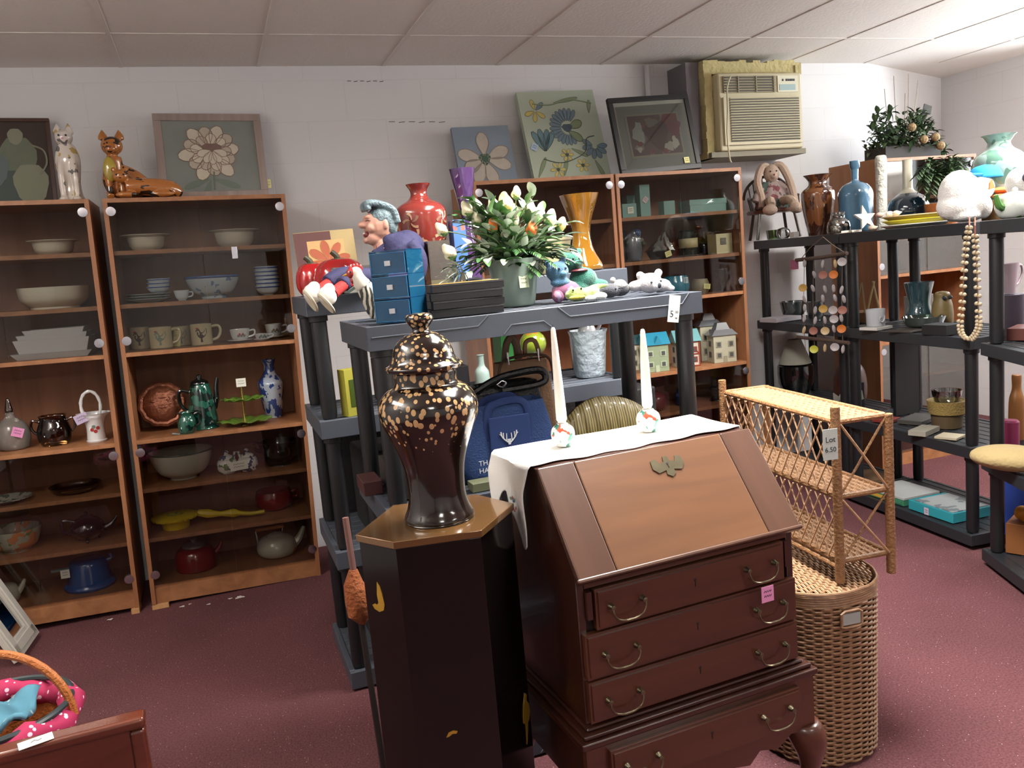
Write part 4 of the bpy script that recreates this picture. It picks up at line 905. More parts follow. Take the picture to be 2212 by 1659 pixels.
# --- bottom left: mirror, basket, small table
B = Vector(rayZ(82, 1378, .0)); D = Vector(rayZ(38, 1442, .0)); nn = (D-B).normalized()
rv = Vector(RW @ np.array([-12-CX, 1250-CY, FP])); A = Vector((0, 0, EYE)) + rv * ((B - Vector((0, 0, EYE))).dot(nn) / rv.dot(nn))
ex = (A-B).normalized(); ey = nn.cross(ex)            # ex climbs the long side, nn runs along the foot
MM = Matrix.Identity(4)
for i in range(3): MM[i][0] = ex[i]; MM[i][1] = nn[i]; MM[i][2] = ex.cross(nn)[i]; MM[i][3] = B[i]
MM[2][3] += .02
t = thing('mirror', MM, 'white framed mirror leaning at the lower left, in front of the far left cabinet', 'mirror')
W_, H_, f2 = 1.0, (D-B).length, .075; FR = mat('#bcb8ae', .5)
b = MB()
for x0, x1, y0, y1 in ((0, W_, 0, f2), (0, W_, H_-f2, H_), (0, f2*1.0, f2, H_-f2), (W_-f2, W_, f2, H_-f2)): b.bx(x0, x1, y0, y1, -.012, .012, FR)
for x0, x1, y0, y1 in ((.02, W_-.02, .018, f2-.018), (.02, W_-.02, H_-f2+.018, H_-.018), (.02, f2-.018, .02, H_-.02)): b.bx(x0, x1, y0, y1, -.017, .017, FR)
obj('frame', b, t, bev=.003); b = MB(); b.bx(f2-.004, W_-f2+.004, f2-.004, H_-f2+.004, -.003, .003, mat('#c8c8c8', .02, 1)); obj('mirror_glass', b, t)
# headboard with a price tag, basket behind it
HBM = wood('#4d1f14', '#63301e', 3, .15, .8, (.15, 1, 1)); hp = Vector(rayZ(312, 1548, .60))
t = thing('headboard', T(hp.x, hp.y, 0) @ RZ(2), 'glossy reddish brown wooden headboard cut off by the lower left corner', 'headboard')
b = MB(); b.bx(-1.1, -.032, .008, .030, .0, .575, HBM); obj('panel', b, t)
b = MB(); b.bx(-1.12, 0, -.002, .043, .5755, .60, HBM); obj('top_rail', b, t, bev=.009, bseg=4)
b = MB(); b.bx(-.0315, -.002, .003, .038, 0, .575, HBM); obj('stile', b, t, bev=.009, bseg=4)
tp = t.matrix_basis.inverted() @ Vector(rayZ(77, 1600, .602)); b = MB(); b.box((0, 0, 0), (.058, .03, .001), PAPER); b.tube([(-.008, -.002, .0008), (-.002, .004, .0008), (.004, -.002, .0008), (.01, .002, .0008)], .0008, INK, seg=4); obj('price_tag', b, t, T(tp.x, tp.y, .6012) @ RZ(14))
bc = Vector(rayZ(5, 1580, .40)); WK = mat('#a8622e', .45, noise_=(60, .3), bump=(150, .5))
t = thing('basket', T(bc.x-.02, bc.y+.04, 0), 'wicker basket with a hoop handle and pink polka dot lining, lower left corner', 'basket')
b = MB(); b.lathe([(0, 0), (.13, 0), (.15, .1), (.165, .36), (.17, .40), (.158, .40), (.15, .36), (.13, .02), (0, .02)], WK, seg=40, wob=lambda a, z: 1+.012*math.sin(20*a+z*90)); obj('body', b, t)
POL = spots('#a3234f', '#d8b8c8', 55, .28, .8, 0, 'vor')
b = MB(); b.tube([(.165*math.cos(a_), .165*math.sin(a_), .405+.012*math.sin(5*a_)) for a_ in [i*PI/20 for i in range(40)]], [.028+.006*math.sin(i*1.9) for i in range(40)], POL, closed=True, seg=12); obj('lining', b, t)
b = MB(); b.tube([(.182*math.cos(a_)*.99, 0, .40+.185*math.sin(a_)) for a_ in [i*PI/20 for i in range(21)]], .011, WK, seg=8, M=RZ(-12)); obj('handle', b, t)
b = MB(); b.tube([(.17*math.cos(a_), .17*math.sin(a_), .436) for a_ in [i*PI/20 for i in range(40)]], .008, mat('#2a3436', .4), closed=True, seg=8); obj('rim_cord', b, t)
b = MB(); b.sheet(lambda u, v: ((u-.5)*.17, (v-.5)*.17, .43+.02*math.sin(u*9)*math.cos(v*7)), 14, 14, spots('#4f8296', '#a8c4cc', 40, .25, .9, 0, 'vor'))
obj('folded_cloth', b, M=T(bc.x-.02, bc.y+.04, 0), label='pale blue patterned cloth folded inside the pink lined basket', cat='cloth', solid=.012)
for x, y, r in ((238, 1338, 5), (394, 1310, 5), (410, 1305, 3), (451, 1305, 4), (497, 1293, 4), (518, 1290, 9)):
    p = rayZ(x, y, .003); b = MB(); blob(b, 0, 0, r*.0021, r*.0016, mat('#d8d4cc', .9), 0, sd=x, jag=.3); obj('paper_scrap', b, M=T(*p) @ RX(-90), label='white scrap of litter on the carpet in front of the left cabinets', cat='litter', group='white scraps on the carpet')
# ================================================================ pictures on the centre cabinets
def onC(px, py, Y, z): return onYZs(px, Y, z)
zc = HC + .0006
LN = mat('#4a5348', .8)
# small daisy canvas
M, s = onYZs(1060, 4.25, zc+.009); t, b = canvas(M @ RX(-14) @ RY(-.8), 130*s, 134*s, .025, 'canvas', 'small square canvas of one big pale daisy, left of the scroll flower canvas', mt=mat('#7c8a98', .8, noise_=(10, .12)))
y = -.0002; PT1 = mat('#aea79c', .8, noise_=(25, .14)); PO = mat('#8d8378', .8)
for a, L_ in ((88, 66), (20, 62), (-18, 64), (-75, 64), (-118, 58), (165, 60), (205, 52)): petal(b, -2*s, 60*s, 8*s, min(L_, 60)*s, a, 19*s, PT1, y, .0005, PO)
blob(b, -2*s, 60*s, 13*s, 13*s, mat('#3f5c4c', .8, noise_=(200, .5)), y-.001)
obj('painting', b, t)
# large scroll flower canvas
M, s = onYZs(1240, 4.20, zc+.013); t, b = canvas(M @ RX(-16) @ RY(-1.2), 182*s, 204*s, .032, 'canvas', 'large pale green canvas of outlined blue and yellow flowers, left of the black frame', mt=mat('#a9b5a4', .8, noise_=(8, .06)))
y = -.0002; BLG = mat('#6d8290', .8, noise_=(40, .2)); YLW = mat('#bdb06a', .8); GN = mat('#7f8f70', .8)
for cx, cz, r in ((-57, 160, 26),): [petal(b, cx*s, cz*s, 3*s, r*s, a, 7*s, YLW, y, .0006, LN) for a in (100, 200, 260, 320)]; petal(b, cx*s, cz*s, 3*s, 28*s, 40, 7*s, BLG, y, .0006, LN)
for k in range(16):
    a = 60 + k*15; petal(b, 12*s, 118*s, 16*s, (46-k*.4)*s, a, 7*s, BLG, y-.0002*(k % 2), .0006, LN)
petal(b, 14*s, 118*s, 0, 34*s, 20, 13*s, GN, y-.0006, .0006, LN); petal(b, 12*s, 110*s, 0, 36*s, -40, 12*s, GN, y-.0008, .0006, LN); blob(b, 10*s, 118*s, 12*s, 9*s, mat('#4c5a68', .8), y-.0014)
for a in (75, 95, 115, 60): petal(b, -52*s, 66*s, 2*s, 52*s, a, 10*s, mat('#64828c', .8), y, .0006, LN)
for cx, cz, r in ((-32, 24, 18), (-4, 56, 15), (28, 30, 16)): [petal(b, cx*s, cz*s, 3*s, r*s, a, 5*s, YLW, y-.0008, .0006, LN) for a in range(0, 360, 60)]; blob(b, cx*s, cz*s, 4*s, 4*s, LN, y-.0016)
for k in range(7): petal(b, 66*s, 72*s, 6*s, 30*s, 150+k*35, 8*s, BLG, y, .0006, LN)
for cx, cz, L_, a in ((-80, 10, 50, 60), (-20, 10, 40, 70), (10, 70, 40, -30), (60, 40, 44, -70), (-10, 176, 60, 10), (70, 150, 30, 80)): petal(b, cx*s, cz*s, 0, L_*s, a, 6*s, GN, y-.0001, .0006, LN)
b.tube([(q[0]*s, y-.0008, q[1]*s) for q in crv([(-60, 50), (-30, 40), (0, 42), (40, 60), (50, 90), (70, 96)])], 1.2*s, LN, seg=4); b.tube([(q[0]*s, y-.0008, q[1]*s) for q in crv([(-60, 176), (-20, 172), (30, 182), (80, 172)])], 1.6*s, GN, seg=4)
obj('painting', b, t); ptag(t, (-76*s, -.004, 78*s), 14*s, 16*s, mat('#a8c0d8', .8), ry=30)
# black framed print
M, s = onYZs(1432, 4.03, zc+.012); BK = mat('#16171a', .35)
t, b = canvas(M @ RX(-11) @ RY(-2.2), 198*s, 168*s, .025, 'framed_picture', 'black framed print of horses with a grey mat, leaning beside the air conditioner', frame=BK, mt=mat('#78786e', .7), fw_=11*s)
y = .0068; b.bx(-66*s, 66*s, y-.001, y, 34*s, 130*s, mat('#8a8470', .8)); b.bx(-61*s, 61*s, y-.0016, y-.001, 39*s, 126*s, spots('#55403a', '#7c7460', 9, .54, .7, 0, h3='#6e3630'))
for cx, cz, rx, rz, c in ((-40, 88, 14, 22, '#8f8f84'), (-30, 74, 8, 12, '#6a5c58'), (6, 84, 30, 30, '#4a302c'), (30, 55, 12, 10, '#a09a8c'), (46, 62, 8, 14, '#b0a898'), (-44, 52, 6, 6, '#a8a498'), (50, 96, 16, 18, '#6c3030'), (-5, 110, 16, 10, '#6a6450')): blob(b, cx*s, cz*s, rx*s, rz*s, mat(c, .8), y-.0020-.0003*(cx % 3), .0005, jag=.2, sd=cx)
obj('print', b, t); b = MB(); b.bx(-84*s, 84*s, .005-.002, .0055-.002, 12*s, 148*s, glass('#f4f6f6', .96, .02, .8)); obj('glass', b, t, ang=0); ptag(t, (64*s, -.002, 20*s), 13*s, 13*s, YEL)
# ================================================================ contents of the right centre cabinet
AQ = mat('#7fa5a0', .6)
def qbox(px, d, w, h, dp, lab, name='box', mt=None, cat='box', group='pale blue boxes', MF=MCC2, k=0, rz=0, lid=False, z=None):
    M, s = inC(MF, px, k, d, z)
    if not lid: return crate(name, M @ RZ(rz), (w*s, dp*s, h*s), mt or AQ, lab, cat, group), M, s
    t = thing(name, M @ RZ(rz), lab, cat, group); b = MB(); b.box((0, 0, h*.35*s), (w*s*.97, dp*s*.97, h*.7*s), mt or AQ); obj('base', b, t, bev=.001)
    b = MB(); b.box((0, 0, h*.79*s), (w*s, dp*s, h*.4*s), mt or AQ); obj('lid', b, t, bev=.001); return t, M, s
o, M, s = qbox(1354, .12, 34, 30, 30, 'squarish pale blue box with a white sticker, leftmost on the top shelf'); ptag(o, (2*s, -16*s, 16*s), 14*s, 14*s)
o, M, s = qbox(1390, .14, 24, 68, 24, 'tall narrow pale blue box next to the squarish one'); ptag(o, (0, -13*s, 36*s), 11*s, 13*s, mat('#d8c4cc', .8), ry=40)
qbox(1441, .12, 27, 30, 24, 'small upright pale blue box standing alone in the middle of the shelf')
qbox(1517, .14, 92, 28, 50, 'wide flat pale blue lidded box at the right of the top shelf', lid=True)
qbox(1362, .26, 24, 50, 24, 'pale blue box set back behind the squarish one')
DOL = mat('#5a6068', .2, coat=.7)
for px, d in ((1372, .14), (1340, .22)):
    M, s = inC(MCC2, px, 1, d); t = thing('bird_figurine', M, 'grey glass bird figure with a blue head patch, second shelf' if px == 1372 else 'dark grey bird figure half hidden by the cabinet side', 'figurine')
    b = MB(); b.lathe(sp(smooth([(0, 0), (14, 0), (18, 20), (17, 40), (12, 54), (0, 60)]), s), DOL, sy=.8); b.ball((3*s, -2*s, 58*s), (14*s, 12*s, 12*s), DOL); b.tube([(-8*s, -2*s, 58*s), (-22*s, -3*s, 50*s), (-26*s, -3*s, 46*s)], [5*s, 3*s, 1*s], DOL); obj('body', b, t, remesh=.004)
    b = MB(); b.ball((5*s, -8*s, 60*s), (9*s, 8*s, 9*s), mat('#2f4c78', .2, coat=.6)); obj('blue_patch', b, t)
M, s = inC(MCC2, 1428, 1, .13); t = thing('gift_basket', M, 'dark basket wrapped in clear film with a small price tag', 'gift basket')
b = MB(); b.lathe(sp([(0, 0), (24, 0), (34, 18), (31, 18), (0, 6)], s), mat('#2b2a2a', .5), sy=.7); obj('basket', b, t)
b = MB(); 
def film(u, v): 
    a = v*2*PI; r = (33*(1-u)+4*u)*(1+.12*math.sin(7*a+5*u)); return ((r*math.cos(a)+u*12)*s, r*.7*math.sin(a)*s, (17+u*40)*s)
b.sheet(film, 8, 28, glass('#e8f0ec', .75, .08, 2.5, .15)); obj('clear_film', b, t)
b = MB(); [b.ball((x*s, y_*s, z*s), r_*s, c, seg=10, rings=8) for x, y_, z, r_, c in ((-10, 0, 20, 9, mat('#4c5a4c', .5)), (8, 2, 22, 10, mat('#6b7a5c', .5)), (2, -6, 26, 7, mat('#8a4a38', .5)), (12, -3, 34, 5, mat('#3f7a4c', .5)))]; obj('contents', b, t)
ptag(t, (4*s, -25*s, 10*s), 15*s, 12*s, YEL, ry=-15)
CANW = mat('#bdb48c', .5); 
M, s = inC(MCC2, 1488, 1, .20); t = thing('candle_jar', M, 'dark glass candle jar with a cream label', 'candle'); b = MB(); b.lathe(sp([(0, 0), (19, 0), (20, 3), (20, 52), (16, 56), (0, 56)], s), glass('#3c4038', .5, .05, 1.5, .4)); obj('jar', b, t); b = MB(); b.lathe(sp([(20.4, 18), (20.4, 38)], s), CANW); obj('label', b, t, solid=.0004)
M, s = inC(MCC2, 1456, 1, .29); lathe1('bottle', M, s, smooth([(0, 0), (10, 0), (11, 30), (5, 42), (5, 62), (0, 63)]), mat('#7a3420', .3), 'small brown bottle with an orange top behind the film wrapped basket', 'bottle')
o, M, s = qbox(1556, .12, 40, 42, 34, 'cream boxed candle with a grey label, right end of the second shelf', mt=mat('#c9c29c', .6), k=1, group=None); ptag(o, (-3*s, -18*s, 26*s), 14*s, 14*s, mat('#6e6c64', .8), line=False)
M, s = inC(MCC2, 1522, 1, .24); lathe1('bottle', M, s, smooth([(0, 0), (12, 0), (12, 22), (5, 34), (4, 50), (6, 54), (0, 60)]), glass('#9aa09a', .6, .05, 2.4), 'small clear bottle behind the boxed candle', 'bottle')
M, s = inC(MCC2, 1461, 2, .12); t = thing('bowl', M, 'turquoise glass bowl with a price tag on the third shelf', 'bowl'); b = MB(); b.lathe(sp([(0, 0)] + smooth([(18, 0), (27, 10), (30, 26), (25, 44)]) + smooth([(23, 44), (26, 24), (15, 6), (0, 5)]), s), mat('#2f7f9a', .2, coat=.6)); obj('bowl', b, t); ptag(t, (8*s, -29*s, 34*s), 11*s, 13*s, mat('#b8ccd0', .8))
M, s = inC(MCC2, 1514, 2, .11); t = thing('candle_cup', M, 'small beige frosted candle cup with a price tag', 'candle cup'); b = MB(); b.lathe(sp([(0, 0)] + smooth([(12, 0), (18, 9), (19, 20), (15, 32)]) + smooth([(13, 32), (16, 18), (10, 6), (0, 4)]), s), mat('#8a8064', .5)); obj('cup', b, t); ptag(t, (3*s, -21*s, 16*s), 16*s, 11*s, YEL, ry=8)
CG = glass('#f6f8f8', .8, .03, 3)
M, s = inC(MCC2, 1562, 2, .12); t = thing('goblet', M, 'cut glass goblet at the right end of the third shelf', 'goblet'); b = MB(); b.lathe(sp([(0, 0), (13, 0), (13, 2), (3, 4), (3, 14), (8, 20), (16, 34), (17, 48), (15.6, 48), (14, 34), (5, 22), (0, 20)], s), CG, wob=lambda a, z: 1+.05*math.sin(9*a), seg=36); obj('goblet', b, t)
# ceramic houses
def house(px, d, w, h, dp, wallc, roofc, trimc, lab, rooftype='gable', timber=False, rz=-12):
    M, s = inC(MCC2, px, 3, d); M = M @ RZ(rz); t = thing('ceramic_house', M, lab, 'ceramic house', 'ceramic houses'); wm = mat(wallc, .3, coat=.4, noise_=(50, .08)); rm = mat(roofc, .25, coat=.5); tm = mat(trimc, .4); dk_ = mat('#4a4a48', .5)
    b = MB(); b.box((0, 0, h*s/2), (w*s, dp*s, h*s), wm); obj('walls', b, t, bev=.0015)
    b = MB(); e = 4
    if rooftype == 'gable': b.prism([(-(dp/2+e)*s, (h+.2)*s), ((dp/2+e)*s, (h+.2)*s), (0, (h+dp*.62)*s)], -(w/2+e)*s, (w/2+e)*s, rm, Matrix(((0,0,1,0),(1,0,0,0),(0,1,0,0),(0,0,0,1)))); b.prism([(-8*s, 0), (8*s, 0), (0, 15*s)], 0, dp*.35*s, rm, T(4*s, -(dp/2+2)*s + dp*.0*s, (h+3)*s) @ RX(90) @ T(0, 0, -dp*.35*s))
    else:
        for z0, w0, w1, hh in ((h+.2, 1.16, .75, 12), (h+12.2, .62, .4, 14)):
            v = [(-w/2*w0, -dp/2*w0, z0), (w/2*w0, -dp/2*w0, z0), (w/2*w0, dp/2*w0, z0), (-w/2*w0, dp/2*w0, z0), (-w/2*w1, -dp/2*w1, z0+hh), (w/2*w1, -dp/2*w1, z0+hh), (w/2*w1, dp/2*w1, z0+hh), (-w/2*w1, dp/2*w1, z0+hh)]
            b.add([tuple(q*s for q in p) for p in v], [(0,1,5,4), (1,2,6,5), (2,3,7,6), (3,0,4,7), (4,5,6,7), (3,2,1,0)], rm)
    obj('roof', b, t)
    wl = t.children[0] if t.children else t
    for zz in (.28, .68):
        for xx in (-.27, .27):
            b = MB(); b.box((xx*w*s, -(dp/2+.3)*s, zz*h*s), (w*.24*s, 1.6*s, h*.22*s), tm); b.box((xx*w*s, -(dp/2+1.2)*s, zz*h*s), (w*.15*s, 1*s, h*.15*s), dk_); obj('window', b, t)
    for zz in (.3, .7): b = MB(); b.box((-(w/2+.2)*s, 0, zz*h*s), (1.4*s, dp*.3*s, h*.2*s), dk_); obj('window', b, t)
    b = MB(); b.box((0, -(dp/2+.6)*s, h*.12*s), (w*.16*s, 1.6*s, h*.24*s), tm); obj('door', b, t)
    if timber:
        b = MB(); 
        for xx in (-.48, -.02, .48): b.box((xx*w*s, -(dp/2+.8)*s, h*.5*s), (2.5*s, 1.4*s, h*s), tm)
        for zz in (.03, .5, .97): b.box((0, -(dp/2+.8)*s, zz*h*s), (w*s, 1.4*s, 2.5*s), tm)
        for x0, x1 in ((-.46, -.04), (.46, .04)): b.tube([(x0*w*s, -(dp/2+.9)*s, h*.52*s), (x1*w*s, -(dp/2+.9)*s, h*.95*s)], 1.3*s, tm, seg=4)
        obj('timber_frame', b, t)
    return t, s
house(1415, .10, 52, 58, 40, '#8c9a7c', '#2f84a0', '#a8b498', 'green ceramic house with a bright blue roof, leftmost of the houses')
t, s = house(1482, .12, 50, 54, 40, '#c2b9ac', '#6fa0a4', '#8a3a28', 'white ceramic house with red timber framing and a pale teal roof, behind the shelf leg', timber=True)
house(1560, .10, 50, 58, 40, '#a9a590', '#5a5c5e', '#8c8874', 'cream ceramic house with a grey hip roof, at the front right', 'hip')
house(1532, .23, 46, 74, 34, '#a9a590', '#55585c', '#8c8874', 'cream ceramic house with a grey hip roof, set back behind the front right one', 'hip')
house(1378, .24, 30, 56, 30, '#c4c0a8', '#3a5a5c', '#8c8874', 'narrow cream ceramic house half hidden behind the blue roofed one')
M, s = inC(MCC2, 1412, 4, .14); lathe1('teapot', M, s, smooth([(0, 0), (20, 0), (28, 14), (26, 30), (12, 40), (0, 44)]), mat('#5c1614', .3, coat=.5), 'dark red round pot on the shelf below the houses', 'pot')
M, s = inC(MCC2, 1478, 4, .16); lathe1('jar', M, s, smooth([(0, 0), (16, 0), (18, 20), (14, 36), (0, 40)]), mat('#1c3050', .3, coat=.5), 'dark blue round jar on the shelf below the houses', 'jar')
M, s = inC(MCC2, 1546, 4, .14); lathe1('glass_figure', M, s, smooth([(0, 0), (14, 0), (8, 10), (12, 26), (8, 34), (10, 46), (0, 54)]), glass('#d8c8b8', .6, .05, 2.5), 'clear glass bell figure on the shelf below the houses', 'figurine')
M, s = inC(MCC2, 1530, 0, .25, z=SB[0]+.16)
# ================================================================ tall vases and things on the taller shelving unit
z2 = U2Z + .0006
def v2(px, Y): return onYZs(px, Y, z2)
# small framed poinsettia print
M, s = v2(718, 3.175); M = M @ T(0, 0, .005)
t, b = canvas(M @ RX(-7) @ RY(-1), 128*s, 132*s, .018, 'canvas', 'small canvas of a rust coloured star flower, behind the red pumpkin jars', mt=mat('#a89468', .8, noise_=(12, .1)))
y = -.0002; b.bx(-64*s, -38*s, y-.0006, y, 0, 131*s, mat('#5c3c3a', .8)); b.bx(-38*s, 14*s, y-.0006, y, 112*s, 131*s, mat('#5c3c3a', .8)); b.bx(-38*s, 40*s, y-.0005, y, 6*s, 112*s, mat('#c09a68', .8))
for a in range(10, 370, 45): petal(b, 4*s, 66*s, 4*s, 46*s, a, 12*s, mat('#a3583e', .8, noise_=(40, .15)), y-.0008, .0006, mat('#b07850', .8))
obj('painting', b, t)
PR = mat('#a01216', .12, coat=1); ST_ = mat('#3a3a24', .6)
def pumpkin(px, Y, R, h, lab):
    M, s = v2(px, Y); t = thing('pumpkin_jar', M, lab, 'pumpkin jar', 'red pumpkin jars'); b = MB()
    b.lathe(sp(smooth([(0, 0), (R*.6, 0), (R*.92, h*.18), (R, h*.45), (R*.86, h*.78), (R*.5, h*.96), (R*.12, h*.93), (0, h*.9)], 5), s), PR, seg=64, wob=lambda a, z: .93+.07*abs(math.cos(4*a))); obj('body', b, t)
    b = MB(); b.tube([(q[0]*s, 0, q[1]*s) for q in crv([(0, h*.88), (-2, h*1.04), (-12, h*1.18)])], [x*s for x in np.linspace(7, 5.5, 13)], ST_); b.lathe(sp([(0, h*.9), (16, h*.93), (14, h*.98), (0, h*1.0)], s), ST_, seg=10, wob=lambda a, z: 1+.2*math.sin(5*a)); obj('stem', b, t)
pumpkin(680, 3.10, 36, 70, 'red glazed pumpkin jar with a curled stem, the rear one of two'); pumpkin(738, 3.0, 54, 76, 'red glazed pumpkin jar with a curled stem, the larger one in front')
LAT = spots('#c4c6be', '#5f6a64', 17, .06, .4, .3, 'edge')
M, s = v2(778, 2.885); lathe1('planter', M, s, [(0, 0), (34, 0), (46, 48), (56, 50), (56, 56), (43, 56), (33, 6), (0, 6)], LAT, 'grey and white lattice patterned bowl, in front of the red pumpkin jars', 'bowl', sx=1, sy=.34)
M, s = v2(856, 3.13); lathe1('vase', M, s, [(0, 0), (18, 0), (24, 120), (26, 158), (23, 158), (16, 6), (0, 6)], LAT, 'tall grey lattice patterned vase behind the doll and the red vase', 'vase')
VR = mat('#742a24', .2, coat=.7); VD = mat('#7a5a44', .4)
M, s = v2(924, 2.97); t = thing('vase', M, 'tall dark red shouldered vase with carved scroll flowers', 'vase'); b = MB()
RP = [(0, 0), (34, 0), (36, 6), (42, 60), (52, 110), (55, 145), (52, 162), (42, 172), (26, 180), (18, 190), (18, 200), (24, 210), (26, 214)]; RPs = smooth(RP[1:], 4)
b.lathe(sp([(0, 0)] + RPs + [(22, 212), (15, 196), (0, 180)], s), VR, seg=40)
Rf = lambda v: float(np.interp(v/s, [p[1] for p in RPs], [p[0] for p in RPs]))*s
for cx, cz, a in ((-30, 100, 0), (34, 96, 3), (-18, 60, 1), (20, 50, 2), (-36, 134, 2), (40, 138, 1), (2, 80, 5)):
    for k in range(5):
        an = a + k*1.25; pts = [((cx+r_*math.cos(an+r_*.05))*s, (cz+r_*math.sin(an+r_*.05))*s) for r_ in (2, 7, 12, 17, 21)] + [((cx+r_*math.cos(an+.42+r_*.05))*s, (cz+r_*math.sin(an+.42+r_*.05))*s) for r_ in (18, 13, 8)]
        b.cyl(pts, Rf, VD if k % 2 else mat('#b08a68', .4), e=.0012)
obj('body', b, t)
PV = glass('#8a60a8', .62, .04, 2.2, .25)
M, s = v2(1020, 3.05)
def twistvase(M, s, pr, mt, lab, h): return lathe1('vase', M, s, pr, mt, lab, 'vase', seg=48, wob=lambda a, z: 1+.035*math.sin(6*a+z/s*.03))
twistvase(M, s, smooth([(0, 0), (20, 0), (24, 8), (22, 40), (14, 90), (10, 122), (14, 158), (22, 200), (28, 236)], 4) + smooth([(26, 236), (19, 198), (11, 156), (8, 122), (11, 90), (0, 12)], 3), PV, 'tall purple twisted glass vase behind the rose arrangement', 236)
AV = glass('#b07a22', .62, .04, 2.4, .35)
M, s = v2(1262, 2.90)
twistvase(M, s, smooth([(0, 0), (36, 0), (42, 6), (38, 18), (26, 42), (20, 68), (20, 92), (26, 118), (36, 146), (41, 162)], 4) + smooth([(39, 162), (33, 144), (23, 116), (17, 90), (17, 66), (22, 40), (0, 10)], 3), AV, 'amber glass vase with a pinched waist, on the shelf above the plush bears', 162)
M, s = v2(1196, 3.05); lathe1('flower_pot', M, s, [(0, 0), (30, 0), (42, 66), (45, 68), (45, 76), (40, 76), (30, 6), (0, 6)], mat('#b5ab84', .5), 'plain cream flower pot half hidden behind the rose leaves and the amber vase', 'flower pot')
M, s = v2(950, 2.80); t = thing('glass_vase', M, 'square clear glass vase with a thick base, in front of the dark red vase', 'vase'); VG = glass('#cfc4ba', .78, .05, 1.8, .12)
b = MB(); b.box((0, 0, 6*s), (48*s, 48*s, 12*s), glass('#a8a080', .7, .05, 2, .3)); [b.box((k*23*s, 0, 53*s), (2.4*s, 48*s, 82*s), VG) for k in (-1, 1)]; [b.box((0, k*23*s, 53*s), (44*s, 2.4*s, 82*s), VG) for k in (-1, 1)]; obj('vase', b, t, ang=0)
M, s = v2(998, 2.90); o = crate('book', M, (28*s, 36*s, 132*s), spots('#3a62a0', '#b85a4a', 18, .56, .5, .2, h3='#c8c0a8'), 'upright blue and red printed box behind the rose leaves', 'box')
M, s = v2(990, 2.79); lathe1('tin', M, s, [(0, 0), (13, 0), (13, 24), (0, 24)], spots('#2f6aa0', '#c06a3c', 30, .55, .4, .3), 'small blue and orange tin beside the square glass vase', 'tin')
# --- the seated doll
M, s = v2(868, 2.805)
M = M @ T(-4*s, 0, 0)
t = thing('doll', M, 'doll in a navy suit with blue grey hair, sitting with legs stretched left', 'doll'); SK = mat('#b98a78', .45, noise_=(30, .05)); NV = mat('#262448', .8, bump=(90, .2)); SKD = mat('#6e2a2c', .5)
b = MB()
b.tube([(q[0]*s, q[2]*s, q[1]*s) for q in crv([(8, 14, 0), (14, 50, 0), (4, 82, 0), (-14, 104, 0), (-26, 118, 0)], 4)], [x*s for x in np.interp(np.arange(17), [0, 5, 9, 12, 16], [40, 46, 42, 26, 15])], NV, seg=18)
b.ball((25*s, 0, 82*s), (40*s, 32*s, 42*s), NV); b.v = [(q[0], q[1], max(q[2], .004)) for q in b.v]
b.tube([(q[0]*s, q[2]*s, q[1]*s) for q in crv([(24, 92, -26), (40, 64, -34), (38, 30, -34), (14, 10, -36)], 4)], [x*s for x in np.linspace(20, 12, 13)], NV, seg=12)
b.tube([(q[0]*s, q[2]*s, q[1]*s) for q in crv([(4, 92, 26), (-2, 60, 36), (-16, 30, 36)], 4)], [x*s for x in np.linspace(18, 12, 9)], NV, seg=12)
obj('jacket', b, t, remesh=.004)
b = MB(); b.prism([(-30, 98), (-52, 84), (-44, 62), (-34, 52), (-24, 40), (-14, 44), (-10, 70), (-14, 96)], -8, 14, NV, SC(s) @ T(0, -4, 0) @ RX(90)); 
for k in (-1, 1): b.prism([(-26, 104), (-8, 100), (-2, 88), (-14, 78), (-24, 88)], 0, 2, NV, SC(s) @ T(0, k*18-2*k, 0) @ RX(90))
obj('lapel', b, t)
b = MB(); b.ball((-30*s, 0, 84*s), (12*s, 14*s, 26*s), mat('#c8bcb4', .8)); obj('shirt', b, t)
b = MB(); b.box((-42*s, -6*s, 70*s), (3*s, 12*s, 52*s), spots('#7a2a2e', '#c8a890', 60, .5, .7, 0, 'wave'), RY(0)); obj('tie', b, t)
b = MB(); HX, HZ = -30, 136
b.ball((HX*s, 0, (HZ+2)*s), (31*s, 28*s, 36*s), SK); b.ball(((HX-14)*s, 0, (HZ-24)*s), (19*s, 19*s, 17*s), SK); b.ball(((HX+12)*s, 0, (HZ-16)*s), (20*s, 20*s, 20*s), SK)
b.ball(((HX-33)*s, 0, (HZ+4)*s), (13*s, 8*s, 8*s), SK); b.tube([((HX-27)*s, 0, (HZ+16)*s), ((HX-32)*s, 0, (HZ+6)*s)], [4*s, 7*s], SK)
for k in (-1, 1):
    b.ball(((HX-19)*s, k*14*s, (HZ-4)*s), (12*s, 10*s, 11*s), SK); b.ball(((HX-24)*s, k*10*s, (HZ+19)*s), (8*s, 7*s, 5*s), SK); b.ball(((HX+8)*s, k*27*s, (HZ+2)*s), (6*s, 4*s, 11*s), SK, seg=10, rings=8)
b.ball(((HX-29)*s, 0, (HZ-29)*s), (9*s, 9*s, 7*s), SK); b.tube([((HX-2)*s, 0, (HZ-30)*s), ((HX+2)*s, 0, (HZ-50)*s)], [17*s, 19*s], SK, seg=12)
obj('head', b, t, remesh=.0028)
